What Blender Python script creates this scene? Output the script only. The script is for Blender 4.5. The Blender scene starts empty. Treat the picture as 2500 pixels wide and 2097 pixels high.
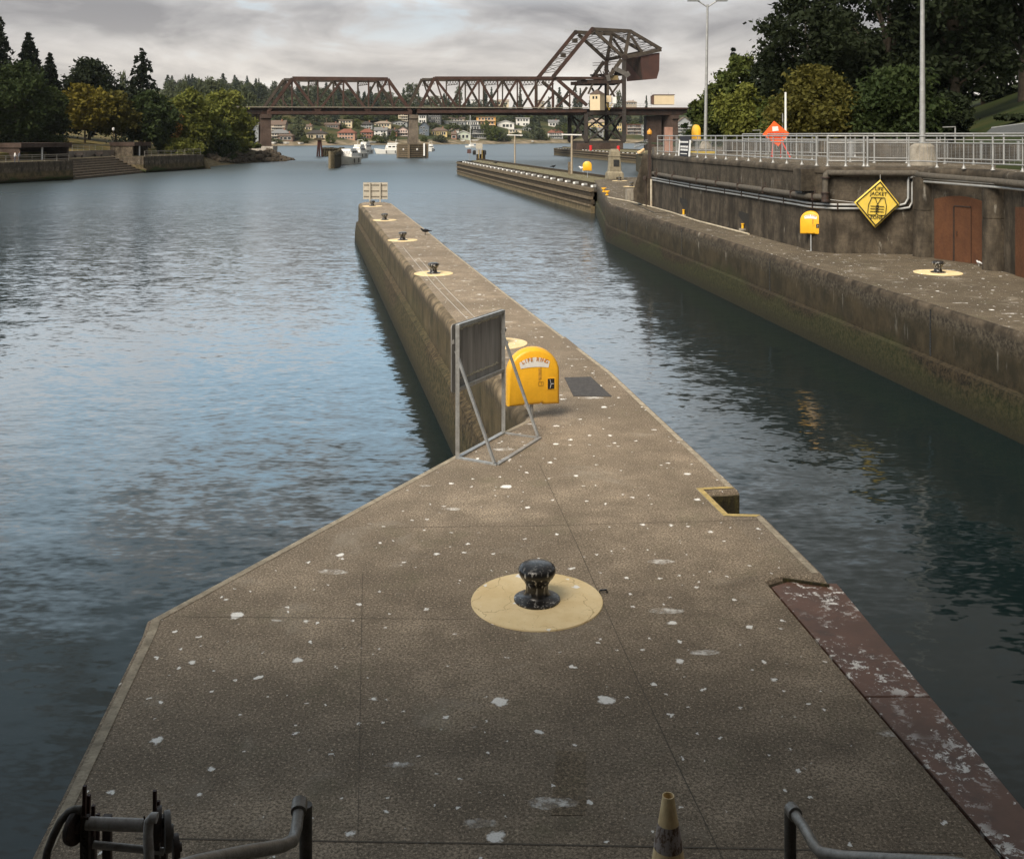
import bpy, bmesh, math, random
import numpy as np
from mathutils import Vector, Matrix
R = math.radians
sc = bpy.context.scene
col = sc.collection

# ------------------------------------------------------------------ camera
F, UC, VH, H = 2560.0, 1250.0, 332.0, 4.7          # focal length in photo pixels, image centre, horizon, eye height above the pier
ZW = -2.55                                          # water level
cam_d = bpy.data.cameras.new('camera'); cam = bpy.data.objects.new('camera', cam_d); col.objects.link(cam)
cam.location = (0, 0, H); cam.rotation_euler = (R(90), 0, 0)
cam_d.sensor_width = 36; cam_d.lens = 36*F/2500
cam_d.shift_y = -(1048.5-VH)/2500
cam_d.clip_start = .05; cam_d.clip_end = 9000
sc.camera = cam

# ------------------------------------------------------------------ sky, sun, exposure
SUN_EL, SUN_AZ = 44, 212                            # azimuth clockwise from +Y: behind and to the left of the camera
def nd(nt, t, ins=None, **pr):
    n = nt.nodes.new(t)
    for k, v in pr.items(): setattr(n, k, v)
    for k, v in (ins or {}).items():
        s = n.inputs[k]
        if isinstance(v, bpy.types.NodeSocket): nt.links.new(v, s)
        else: s.default_value = v
    return n
def mth(nt, op, a, b=0.0, c=0.0, clamp=False):
    return nd(nt, 'ShaderNodeMath', {0: a, 1: b, 2: c}, operation=op, use_clamp=clamp).outputs[0]
def c4(c): return (c[0], c[1], c[2], 1)
def mix(nt, f, a, b, mode='MIX'):
    a = c4(a) if isinstance(a, tuple) and len(a) == 3 else a
    b = c4(b) if isinstance(b, tuple) and len(b) == 3 else b
    return nd(nt, 'ShaderNodeMix', {0: f, 6: a, 7: b}, data_type='RGBA', blend_type=mode).outputs[2]
def rng_(nt, v, a, b, c=0.0, d=1.0, smooth=False):
    return nd(nt, 'ShaderNodeMapRange', {0: v, 1: a, 2: b, 3: c, 4: d}, clamp=True,
              interpolation_type='SMOOTHSTEP' if smooth else 'LINEAR').outputs[0]
def noise(nt, vec, scale, detail=4, rough=.55, dist=0.0, dims='3D'):
    return nd(nt, 'ShaderNodeTexNoise', {'Vector': vec, 'Scale': scale, 'Detail': detail, 'Roughness': rough, 'Distortion': dist}, noise_dimensions=dims).outputs[0]
def mapv(nt, vec, scale=(1, 1, 1), rot=(0, 0, 0), loc=(0, 0, 0)):
    return nd(nt, 'ShaderNodeMapping', {0: vec, 1: loc, 2: rot, 3: scale}).outputs[0]

w = bpy.data.worlds.new('World'); sc.world = w; w.use_nodes = True
nt = w.node_tree; nt.nodes.clear()
sky = nd(nt, 'ShaderNodeTexSky', sky_type='NISHITA', sun_disc=False)
sky.sun_elevation = R(SUN_EL); sky.sun_rotation = R(SUN_AZ); sky.air_density = 1.0; sky.dust_density = 1.0; sky.ozone_density = 1.5
tc = nd(nt, 'ShaderNodeTexCoord')
dirv = tc.outputs['Generated']
sx = nd(nt, 'ShaderNodeSeparateXYZ', {0: dirv})
el = sx.outputs[2]
cl1 = noise(nt, mapv(nt, dirv, (4.6, 4.6, 15), loc=(3.1, 0, .35)), 1.0, 7, .53, .6)      # long cloud banks
cl2 = noise(nt, mapv(nt, dirv, (11, 11, 30), loc=(1.7, 4.2, 0)), 1.0, 6, .55, .8)        # their ragged detail
dens = mth(nt, 'ADD', mth(nt, 'MULTIPLY', cl1, .72), mth(nt, 'MULTIPLY', cl2, .28))
# shade of the cloud: light near the horizon, heavier grey overhead
lowc = mix(nt, rng_(nt, dens, .37, .60), (8.6, 7.9, 7.0), (4.9, 4.55, 4.2))
hic = mix(nt, rng_(nt, dens, .36, .58), (5.6, 5.45, 5.35), (2.5, 2.45, 2.5))
topc = mix(nt, rng_(nt, dens, .36, .62), (13.5, 13.9, 14.2), (10, 10.6, 11.2))
cloud = mix(nt, rng_(nt, el, .02, .12, smooth=True), lowc, hic)
right_dim = rng_(nt, sx.outputs[0], .02, .36, 1, .38, True)            # cloud added above the view to dim the sky towards the right bank
topc = mix(nt, 1.0, topc, nd(nt, 'ShaderNodeCombineXYZ', {0: right_dim, 1: right_dim, 2: right_dim}).outputs[0], 'MULTIPLY')
cloud = mix(nt, rng_(nt, el, .115, .165, smooth=True), cloud, topc)
cloud = mix(nt, rng_(nt, el, .24, .42, smooth=True), cloud, (2.35, 2.2, 2.05))
# broken cover: blue shows between the banks, more of it higher up
gap = mth(nt, 'MAXIMUM', rng_(nt, dens, .39, .47, 1, 0, True), mth(nt, 'MULTIPLY', rng_(nt, el, .125, .17), rng_(nt, dens, .46, .56, 1, 0, True)))
gap = mth(nt, 'MULTIPLY', gap, rng_(nt, el, .08, .2, .22, .9))
blue = mix(nt, .75, sky.outputs[0], mix(nt, rng_(nt, el, .12, .17), (4.4, 5.9, 6.8), (9.5, 14, 17.5)))
gap = mth(nt, 'MULTIPLY', gap, rng_(nt, el, .24, .4, 1, .25))
gap = mth(nt, 'MULTIPLY', gap, rng_(nt, sx.outputs[0], .0, .25, 1, .2))
tot = mix(nt, gap, cloud, blue)
bg = nd(nt, 'ShaderNodeBackground', {0: tot, 1: .1})
nt.links.new(bg.outputs[0], nd(nt, 'ShaderNodeOutputWorld').inputs[0])

sl = bpy.data.lights.new('sun', 'SUN'); sun = bpy.data.objects.new('sun', sl); col.objects.link(sun)
sl.energy = 4.4; sl.angle = R(38); sl.color = (1, .90, .76)
az, e_ = R(SUN_AZ), R(SUN_EL)
sdir = Vector((math.sin(az)*math.cos(e_), math.cos(az)*math.cos(e_), math.sin(e_)))
sun.rotation_euler = sdir.to_track_quat('Z', 'Y').to_euler(); sun.location = (0, -20, 60)
sc.view_settings.view_transform = 'Standard'; sc.view_settings.look = 'None'
sc.view_settings.exposure = 0.45; sc.view_settings.gamma = 1.0

# ------------------------------------------------------------------ pixel -> world helpers
def S(u, v, Y): return Vector(((u-UC)/F*Y, Y, H-(v-VH)/F*Y))
def G(u, v, z=0.0):
    Y = F*(H-z)/(v-VH); return Vector(((u-UC)/F*Y, Y, z))

# ------------------------------------------------------------------ mesh builder
class MB:
    def __init__(s): s.v = []; s.f = []; s.m = []
    def add(s, vs, fs, mi=0):
        o = len(s.v); s.v += [tuple(x) for x in vs]; s.f += [tuple(i+o for i in f) for f in fs]; s.m += [mi]*len(fs); return s
    def box(s, c, size, rot=None, mi=0):
        hx, hy, hz = size[0]/2, size[1]/2, size[2]/2
        vs = [Vector((x*hx, y*hy, z*hz)) for z in (-1, 1) for y in (-1, 1) for x in (-1, 1)]
        if rot is not None:
            m = Matrix.Rotation(rot, 3, 'Z') if not isinstance(rot, Matrix) else rot
            vs = [m @ v for v in vs]
        vs = [v+Vector(c) for v in vs]
        return s.add(vs, [(0, 2, 3, 1), (4, 5, 7, 6), (0, 1, 5, 4), (2, 6, 7, 3), (0, 4, 6, 2), (1, 3, 7, 5)], mi)
    def bar(s, p, q, w, h=None, up=(0, 0, 1), mi=0):
        p, q = Vector(p), Vector(q); h = h or w; d = (q-p).normalized(); up = Vector(up)
        if abs(d.dot(up)) > .98: up = Vector((0, 1, 0)) if abs(d.y) < .9 else Vector((1, 0, 0))
        x = d.cross(up).normalized(); y = x.cross(d).normalized()
        vs = [e+x*(a*w/2)+y*(b*h/2) for e in (p, q) for a, b in ((-1, -1), (1, -1), (1, 1), (-1, 1))]
        return s.add(vs, [(3, 2, 1, 0), (4, 5, 6, 7), (0, 1, 5, 4), (1, 2, 6, 5), (2, 3, 7, 6), (3, 0, 4, 7)], mi)
    def tube(s, pts, r, n=8, mi=0, cap=True):
        pts = [Vector(p) for p in pts]; rs = r if isinstance(r, (list, tuple)) else [r]*len(pts); vs = []; fs = []
        px = None
        for i, p in enumerate(pts):
            a = pts[max(i-1, 0)]; b = pts[min(i+1, len(pts)-1)]; d = (b-a).normalized()
            if px is None:
                up = Vector((0, 0, 1)) if abs(d.z) < .9 else Vector((1, 0, 0)); px = d.cross(up).normalized()
            px = (px-d*px.dot(d)).normalized(); y = d.cross(px)
            vs += [p+(px*math.cos(t)+y*math.sin(t))*rs[i] for t in (2*math.pi*k/n for k in range(n))]
        for i in range(len(pts)-1):
            for k in range(n):
                k2 = (k+1) % n; fs.append((i*n+k, i*n+k2, (i+1)*n+k2, (i+1)*n+k))
        if cap: fs += [tuple(range(n-1, -1, -1)), tuple(range((len(pts)-1)*n, len(pts)*n))]
        return s.add(vs, fs, mi)
    def lathe(s, prof, n=24, c=(0, 0, 0), mi=0):
        c = Vector(c); vs = []; fs = []
        for r, z in prof: vs += [c+Vector((r*math.cos(2*math.pi*k/n), r*math.sin(2*math.pi*k/n), z)) for k in range(n)]
        for i in range(len(prof)-1):
            for k in range(n): k2 = (k+1) % n; fs.append((i*n+k, i*n+k2, (i+1)*n+k2, (i+1)*n+k))
        fs += [tuple(range(n-1, -1, -1)), tuple(range((len(prof)-1)*n, len(prof)*n))]
        return s.add(vs, fs, mi)
    def prism(s, poly, z0, z1, mi=0, top=True):
        return s.layers(poly, [(z0, 0), (z1, 0)], mi, top)
    def layers(s, poly, lay, mi=0, top=True):      # counter-clockwise outline, (z, inset) from the bottom up
        n = len(poly); vs = []; fs = []
        for z, d in lay: vs += [(x, y, z) for x, y in inset(poly, d)]
        for i in range(len(lay)-1):
            for k in range(n): k2 = (k+1) % n; fs.append((i*n+k, i*n+k2, (i+1)*n+k2, (i+1)*n+k))
        if top: fs.append(tuple(range((len(lay)-1)*n, len(lay)*n)))
        return s.add(vs, fs, mi)
    def extr(s, poly3, off, mi=0):                 # a flat 3-D outline swept along a vector
        n = len(poly3); off = Vector(off); a = [Vector(p) for p in poly3]; vs = a+[p+off for p in a]
        fs = [tuple(range(n)), tuple(range(2*n-1, n-1, -1))]+[(k, k+n, (k+1) % n+n, (k+1) % n) for k in range(n)]
        return s.add(vs, fs, mi)
    def text(s, body, size, mtx, depth=.003, mi=0, align='CENTER'):
        cu = bpy.data.curves.new('t', 'FONT'); cu.body = body; cu.size = size; cu.align_x = align; cu.extrude = depth; cu.offset = size*.011
        o = bpy.data.objects.new('t', cu); col.objects.link(o)
        me = bpy.data.meshes.new_from_object(o.evaluated_get(bpy.context.evaluated_depsgraph_get()))
        s.add([mtx @ v.co for v in me.vertices], [tuple(p.vertices) for p in me.polygons], mi)
        bpy.data.objects.remove(o); bpy.data.curves.remove(cu); bpy.data.meshes.remove(me); return s
    def build(s, name, mats, parent=None, local=False, smooth=None, fix=True, bevel=0):
        me = bpy.data.meshes.new(name); off = Vector((0, 0, 0))
        if parent is not None and not local:
            p = parent
            while p is not None: off = off+p.location; p = p.parent
        me.from_pydata([tuple(Vector(v)-off) for v in s.v], [], s.f)
        for m in (mats if isinstance(mats, (list, tuple)) else [mats]): me.materials.append(m)
        me.polygons.foreach_set('material_index', s.m)
        if fix:
            b = bmesh.new(); b.from_mesh(me); bmesh.ops.recalc_face_normals(b, faces=b.faces); b.to_mesh(me); b.free()
        if smooth: me.shade_smooth(); me.set_sharp_from_angle(angle=R(smooth))
        o = bpy.data.objects.new(name, me); col.objects.link(o)
        if parent is not None: o.parent = parent
        if bevel:
            md = o.modifiers.new('bevel', 'BEVEL'); md.width = bevel; md.segments = 2; md.limit_method = 'ANGLE'; md.angle_limit = R(50)
        return o
def inset(poly, d):
    n = len(poly); out = []
    if abs(d) < 1e-9: return list(poly)
    for i in range(n):
        p0, p1, p2 = Vector(poly[i-1]), Vector(poly[i]), Vector(poly[(i+1) % n])
        a = (p1-p0).normalized(); b = (p2-p1).normalized(); na = Vector((-a.y, a.x)); nb = Vector((-b.y, b.x))
        m = na+nb; k = max(m.length_squared/2, .35); q = p1+m*(d/k); out.append((q.x, q.y))
    return out
def inset_e(poly, ds):                              # inset with a distance of its own for every edge
    n = len(poly); out = []
    for i in range(n):
        p0, p1, p2 = Vector(poly[i-1]), Vector(poly[i]), Vector(poly[(i+1) % n]); a = (p1-p0).normalized(); b = (p2-p1).normalized()
        na, nb = Vector((-a.y, a.x)), Vector((-b.y, b.x)); d0, d1 = ds[i-1], ds[i]; cr = a.x*b.y-a.y*b.x
        if abs(cr) < .12: q = p1+na*(d0+d1)/2
        else:
            A = p1+na*d0; B = p1+nb*d1; t_ = ((B.x-A.x)*b.y-(B.y-A.y)*b.x)/cr; q = A+a*t_
        out.append((q.x, q.y))
    return out
def tag(o, label=None, cat=None, group=None, kind=None):
    for k, v in (('label', label), ('category', cat), ('group', group), ('kind', kind)):
        if v: o[k] = v
    return o
def thing(name, label, cat, loc=(0, 0, 0), group=None, rz=0):
    o = bpy.data.objects.new(name, None); col.objects.link(o); o.location = loc; o.rotation_euler.z = rz; o.empty_display_size = .2
    return tag(o, label, cat, group)
KIDS = {}
def copy_tree(o, parent=None):
    c = o.copy(); col.objects.link(c)
    if parent is not None: c.parent = parent
    for ch in [x for x in o.children]: copy_tree(ch, c)
    return c

# ------------------------------------------------------------------ materials
def newmat(name):
    m = bpy.data.materials.new(name); m.use_nodes = True; t = m.node_tree; t.nodes.clear()
    b = nd(t, 'ShaderNodeBsdfPrincipled'); nd(t, 'ShaderNodeOutputMaterial', {0: b.outputs[0]})
    return m, t, b
def pos(t): return nd(t, 'ShaderNodeNewGeometry').outputs['Position']
def obj(t): return nd(t, 'ShaderNodeTexCoord').outputs['Object']
def setc(t, b, c):
    if isinstance(c, bpy.types.NodeSocket): t.links.new(c, b.inputs['Base Color'])
    else: b.inputs['Base Color'].default_value = c4(c)
def bump(t, b, h, strength=.3, dist=.02):
    t.links.new(nd(t, 'ShaderNodeBump', {'Height': h, 'Strength': strength, 'Distance': dist}).outputs[0], b.inputs['Normal'])
def mul(c, k): return tuple(x*k for x in c)
MC = {}
def paint(name, c, rough=.6, var=.25, scale=4.0, metal=0.0, spec=.4, grime=None, gamt=.4, bmp=0.0):
    if name in MC: return MC[name]
    m, t, b = newmat(name); v = obj(t)
    n1 = noise(t, v, scale, 6, .6); n2 = noise(t, v, scale*7, 4, .6)
    cc = mix(t, rng_(t, n1, .3, .7), mul(c, 1-var), mul(c, 1+var))
    cc = mix(t, rng_(t, n2, .45, .75, 0, .5), cc, mul(c, 1-var*1.6 if var < .6 else .1))
    if grime: cc = mix(t, rng_(t, noise(t, mapv(t, v, (1, 1, .3)), scale*2.3, 6, .65), .5, .68, 0, gamt), cc, grime)
    setc(t, b, cc); b.inputs['Metallic'].default_value = metal; b.inputs['Specular IOR Level'].default_value = spec
    t.links.new(rng_(t, n2, .3, .7, rough-.1, min(rough+.1, 1)), b.inputs['Roughness'])
    if bmp: bump(t, b, n2, bmp, .02)
    MC[name] = m; return m

def droppings(t, v, cc, scale=2.0, amt=.09, cut=.5, stretch=1.0):
    wob = nd(t, 'ShaderNodeVectorMath', {0: v, 1: nd(t, 'ShaderNodeVectorMath', {0: nd(t, 'ShaderNodeTexNoise', {'Vector': v, 'Scale': 13.0, 'Detail': 5.0, 'Roughness': .65}).outputs[1], 'Scale': .14}, operation='SCALE').outputs[0]}, operation='ADD').outputs[0]
    vo = nd(t, 'ShaderNodeTexVoronoi', {'Vector': wob, 'Scale': scale}, voronoi_dimensions='2D')
    r = rng_(t, nd(t, 'ShaderNodeSeparateColor', {0: vo.outputs['Color']}).outputs[0], cut, 1, 0, amt)
    d = mth(t, 'SUBTRACT', r, vo.outputs['Distance'])
    f = mth(t, 'MULTIPLY', rng_(t, d, -.002, .018), rng_(t, noise(t, v, 60, 3, .7), .3, .5, .7, 1))
    return mix(t, f, cc, (.86, .84, .80)), f

def deck_material(name, base=(.335, .270, .200), spots=True, dark=1.0):
    m, t, b = newmat(name); v = pos(t)
    big = noise(t, v, .32, 5, .6); mid = noise(t, v, 2.4, 6, .62); fine = noise(t, v, 42, 5, .72); grit = noise(t, v, 120, 3, .7)
    base = mul(base, dark)
    cc = mix(t, rng_(t, mid, .34, .66), mul(base, .62), mul(base, 1.28))
    cc = mix(t, rng_(t, big, .42, .58, 0, .75), cc, mul(base, .46))
    cc = mix(t, rng_(t, noise(t, mapv(t, v, (1, 1.6, 1), loc=(11, 4, 0)), .75, 6, .62, .6), .5, .64, 0, .5), cc, mul(base, .42))
    peb = noise(t, v, 46, 4, .7)
    cc = mix(t, rng_(t, peb, .47, .58, 0, .72), cc, mul(base, .34))
    cc = mix(t, rng_(t, noise(t, mapv(t, v, loc=(3, 1, 0)), 44, 3, .6), .55, .64, 0, .6), cc, mul(base, 1.75))
    cc = mix(t, rng_(t, fine, .49, .58, 0, .8), cc, mul(base, .28))
    cc = mix(t, rng_(t, grit, .55, .68, 0, .55), cc, (base[0]*2.0, base[1]*1.95, base[2]*1.85))
    # green-grey lichen film and pale leached patches
    cc = mix(t, rng_(t, noise(t, v, 1.1, 7, .7), .56, .72, 0, .45), cc, (.13, .125, .075))
    cc = mix(t, rng_(t, noise(t, v, .8, 7, .68, .5), .57, .72, 0, .5), cc, (.36, .32, .26))
    if spots:
        cc, f1 = droppings(t, v, cc, 1.15, .085, .62)
        cc, f2 = droppings(t, mapv(t, v, loc=(7.3, 2.1, 0)), cc, 2.9, .10, .62)
        cc, f3 = droppings(t, mapv(t, v, loc=(3.3, 9.1, 0)), cc, 6.0, .12, .84)
    if spots:                                        # old smeared and half washed-off splashes
        sm, f4 = droppings(t, mapv(t, v, (.55, 1.5, 1), rot=(0, 0, .5), loc=(2, 5, 0)), cc, 1.3, .16, .66)
        cc = mix(t, rng_(t, noise(t, v, 9, 5, .75), .45, .62, .08, .75), cc, sm)
    setc(t, b, cc); b.inputs['Roughness'].default_value = .92; b.inputs['Specular IOR Level'].default_value = .2
    bump(t, b, mth(t, 'ADD', fine, mth(t, 'MULTIPLY', mid, .6)), .25, .01)
    MC[name] = m; return m

def wall_material(name, base=(.26, .225, .17), tide=True, topz=0.0, darkband=.75, streak=1.0, green=.85, tz=0.0, tk=1.0):
    m, t, b = newmat(name); v = pos(t); z = nd(t, 'ShaderNodeSeparateXYZ', {0: v}).outputs[2]
    wv_ = nd(t, 'ShaderNodeVectorMath', {0: v, 1: nd(t, 'ShaderNodeVectorMath', {0: nd(t, 'ShaderNodeTexNoise', {'Vector': v, 'Scale': 1.1, 'Detail': 4.0}).outputs[1], 'Scale': .5}, operation='SCALE').outputs[0]}, operation='ADD').outputs[0]
    st = noise(t, mapv(t, wv_, (1.3, 1.3, .22)), 1.0, 8, .68); st2 = noise(t, mapv(t, wv_, (4.5, 4.5, .5)), 1.0, 6, .65)
    mid = noise(t, v, 1.7, 7, .65); fine = noise(t, v, 17, 5, .65)
    cc = mix(t, rng_(t, mid, .36, .64), mul(base, .5), mul(base, 1.3))
    cc = mix(t, rng_(t, st, .47, .60, 0, .9*streak), cc, mul(base, .2))
    cc = mix(t, rng_(t, st2, .52, .7, 0, .6*streak), cc, mul(base, .34))
    cc = mix(t, rng_(t, noise(t, mapv(t, v, (1.6, 1.6, .5), loc=(5, 2, 1)), 1.0, 7, .7, .4), .63, .72, 0, .45), cc, (.52, .49, .42))
    cc = mix(t, rng_(t, fine, .5, .7, 0, .35), cc, mul(base, .45))
    zz = mth(t, 'ADD', z, mth(t, 'MULTIPLY', mth(t, 'SUBTRACT', noise(t, mapv(t, v, (1.3, 1.3, .25)), 1.0, 8, .75), .5), 1.5))
    # black lichen below the lip
    db = mth(t, 'MULTIPLY', rng_(t, zz, topz-1.0, topz-.75, 0, darkband), rng_(t, z, topz-.28, topz-.1, 1, 0))
    cc = mix(t, db, cc, mix(t, rng_(t, noise(t, v, 9, 5, .7), .4, .62), (.022, .018, .013), (.085, .07, .05)))
    wd = mth(t, 'MULTIPLY', rng_(t, noise(t, mapv(t, v, (3.2, 3.2, .45), loc=(8, 3, 0)), 1.0, 6, .7), .60, .66), mth(t, 'MULTIPLY', rng_(t, zz, topz-1.25, topz-1.0), rng_(t, zz, topz-.75, topz-.6, 1, 0)))
    cc = mix(t, mth(t, 'MULTIPLY', wd, darkband*.8), cc, (.50, .47, .41))
    # board-formed pour lines
    ln = rng_(t, mth(t, 'PINGPONG', mth(t, 'ADD', z, mth(t, 'MULTIPLY', mid, .03)), .31), 0, .02, .35, 0)
    cc = mix(t, ln, cc, mul(base, .35))
    if tide:
        zt = mth(t, 'ADD', z, mth(t, 'MULTIPLY', mth(t, 'SUBTRACT', noise(t, v, .9, 6, .65), .5), .6)); zt = mth(t, 'SUBTRACT', zt, tz)
        cc = mix(t, rng_(t, zt, -1.15, -.75, .85, 0), cc, mix(t, rng_(t, noise(t, mapv(t, v, (1.1, 1.1, .8), loc=(4, 4, 4)), 1.0, 8, .72), .42, .58), mul((.125, .094, .048), tk), mul((.05, .042, .02), tk)))
        cc = mix(t, rng_(t, zt, -1.95, -1.6, .95, 0), cc, mix(t, rng_(t, noise(t, v, 8, 6, .78), .42, .58), mul((.016, .012, .007), tk), mul((.12, .088, .046), tk)))
        cc = mix(t, rng_(t, mth(t, 'ADD', zt, mth(t, 'MULTIPLY', noise(t, mapv(t, v, (.16, .16, .1), loc=(.2, 0, 0)), 1.0, 2), 3.2)), -.65, -.3, green, 0), cc, (.030, .048, .010))
        cc = mix(t, rng_(t, z, -2.5, -1.9, .9, 0), cc, (.018, .016, .009))
    setc(t, b, cc); b.inputs['Roughness'].default_value = .9; b.inputs['Specular IOR Level'].default_value = .25
    hh = mth(t, 'ADD', mth(t, 'MULTIPLY', fine, .5), mid)
    if tide: hh = mth(t, 'ADD', hh, mth(t, 'MULTIPLY', noise(t, v, 9, 4, .7), rng_(t, z, -1.6, -1.2, 3.5, 0)))
    bump(t, b, hh, .3, .025)
    MC[name] = m; return m

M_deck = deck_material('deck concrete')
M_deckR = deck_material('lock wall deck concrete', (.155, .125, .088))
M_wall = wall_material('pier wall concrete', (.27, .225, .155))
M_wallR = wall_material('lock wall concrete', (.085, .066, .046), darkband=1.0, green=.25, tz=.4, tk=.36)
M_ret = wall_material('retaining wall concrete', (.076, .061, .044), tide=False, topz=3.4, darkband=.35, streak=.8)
M_lip = paint('worn concrete edge', (.36, .31, .235), .9, .3, 6, spec=.2, grime=(.14, .12, .085), gamt=.6, bmp=.4)
M_conc = paint('plain concrete', (.27, .24, .195), .9, .3, 2.0, spec=.2, grime=(.09, .08, .06), gamt=.6, bmp=.3)
M_galv = paint('galvanised steel', (.42, .43, .43), .5, .25, 9, metal=.55, grime=(.2, .18, .15), gamt=.4)
M_rail = paint('railing steel', (.33, .33, .322), .5, .18, 5, metal=.35, grime=(.3, .28, .24), gamt=.4)
M_black = paint('black iron paint', (.018, .017, .016), .28, .3, 14, spec=.6, grime=(.055, .05, .045), gamt=.5)
M_dark = paint('dark rusted iron', (.035, .024, .019), .6, .4, 10, grime=(.09, .04, .02), gamt=.5)
M_yel = paint('yellow plastic', (.80, .42, .022), .42, .1, 3, spec=.5, grime=(.62, .30, .02), gamt=.35)
M_white = paint('white paint', (.74, .73, .70), .55, .1, 5, grime=(.45, .43, .4), gamt=.3)
M_orange = paint('orange sign sheeting', (.95, .13, .028), .5, .06, 3, spec=.3)
M_red = paint('red paint', (.55, .02, .02), .5, .2, 4)
M_timber = paint('weathered timber', (.16, .125, .085), .9, .4, 3.0, spec=.15, grime=(.04, .035, .02), gamt=.7, bmp=.4)
M_timberd = paint('dark timber', (.055, .043, .03), .9, .4, 3.0, spec=.15, grime=(.02, .018, .012), gamt=.6, bmp=.4)
M_rust = paint('rusted bridge steel', (.050, .025, .018), .75, .4, .35, spec=.25, grime=(.035, .025, .02), gamt=.6)
M_rustd = paint('brown bridge steel', (.052, .040, .029), .75, .4, .4, spec=.25, grime=(.03, .024, .02), gamt=.6)
M_girder = paint('dark girder steel', (.030, .020, .016), .8, .4, .3, spec=.2, grime=(.07, .03, .02), gamt=.5)
M_glass = paint('dark window glass', (.022, .026, .03), .12, .3, .7, spec=.6)
M_pipe = paint('insulated pipe', (.075, .064, .05), .8, .3, 8, grime=(.14, .12, .09), gamt=.5)

# ================================================================== SETTING: water
m, t, b = newmat('water'); v = pos(t)
warp = nd(t, 'ShaderNodeVectorMath', {0: v, 1: nd(t, 'ShaderNodeVectorMath', {0: nd(t, 'ShaderNodeTexNoise', {'Vector': v, 'Scale': .13, 'Detail': 2.0}).outputs[1], 'Scale': 5.0}, operation='SCALE').outputs[0]}, operation='ADD').outputs[0]
yy = nd(t, 'ShaderNodeSeparateXYZ', {0: v}).outputs[1]
gust = rng_(t, noise(t, mapv(t, v, (.018, .05, 1), rot=(0, 0, .3)), 1.0, 4, .6), .35, .65, .6, 1.1)
def slope(vec, sc_, rot, det, amp):
    n = nd(t, 'ShaderNodeTexNoise', {'Vector': mapv(t, vec, sc_, rot=(0, 0, rot)), 'Scale': 1.0, 'Detail': det, 'Roughness': .55}).outputs[1]
    n = nd(t, 'ShaderNodeVectorMath', {0: n, 1: (.5, .5, .5)}, operation='SUBTRACT').outputs[0]
    return nd(t, 'ShaderNodeVectorMath', {0: n, 1: (amp*.75, amp, 0)}, operation='MULTIPLY').outputs[0]
sl_ = None
for q in ((warp, (.32, .8, 1), .2, 2.0, .06), (warp, (1.1, 2.7, 1), -.12, 2.0, .16), (v, (3.8, 8, 1), .1, 2.0, .17)):
    z_ = slope(*q); sl_ = z_ if sl_ is None else nd(t, 'ShaderNodeVectorMath', {0: sl_, 1: z_}, operation='ADD').outputs[0]
gust = mth(t, 'MULTIPLY', gust, mth(t, 'MULTIPLY', rng_(t, yy, 40, 260, 1, .3), rng_(t, yy, 6, 34, .42, 1)))
sl_ = nd(t, 'ShaderNodeVectorMath', {0: sl_, 'Scale': gust}, operation='SCALE').outputs[0]
nrm_ = nd(t, 'ShaderNodeVectorMath', {0: nd(t, 'ShaderNodeVectorMath', {0: sl_, 1: (0, 0, 1)}, operation='ADD').outputs[0]}, operation='NORMALIZE').outputs[0]
t.links.new(nrm_, b.inputs['Normal'])
setc(t, b, mix(t, rng_(t, yy, 50, 230), (.005, .012, .013), (.045, .058, .062)))   # clear dark lock water; far basin's bright reflection painted in as paler colour
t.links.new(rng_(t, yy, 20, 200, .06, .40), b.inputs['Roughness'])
b.inputs['IOR'].default_value = 1.37; b.inputs['Specular IOR Level'].default_value = .5
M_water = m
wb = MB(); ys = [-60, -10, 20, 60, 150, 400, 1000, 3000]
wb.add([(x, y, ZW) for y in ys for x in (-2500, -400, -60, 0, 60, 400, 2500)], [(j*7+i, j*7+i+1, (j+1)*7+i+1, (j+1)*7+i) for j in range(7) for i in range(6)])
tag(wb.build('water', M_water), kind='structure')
sb = MB(); sb.add([(-2500, -60, -9), (2500, -60, -9), (2500, 3000, -9), (-2500, 3000, -9)], [(0, 1, 2, 3)])
tag(sb.build('channel_bed', paint('mud', (.05, .045, .03), .95)), kind='structure')

Z0 = Vector((0, 0, 1))
# ================================================================== the dividing pier
P2 = lambda u, v, z=0.0: tuple(G(u, v, z)[:2])
inner = P2(1279, 1026)                              # where the narrow guide wall meets the broad head
right_edge = [P2(2024, 1399), P2(1863, 1253)]
notch = [P2(1783, 1250), P2(1729, 1199), P2(1790, 1196)]
re2 = [P2(1497, 908), P2(1420, 842)]
step0, step1 = P2(1905, 1407), P2(1872, 1416)       # back edge of the sunk steel plates
plate_in = [P2(1872, 1416), (2.36, 6.0), (2.72, 1.2)]
nl = P2(357, 1512)
rightx = lambda y: 3.36 + (11.0-y)*.062
head = [(-2.62, 1.2), (2.72, 1.2), (2.36, 6.0)] 
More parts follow.
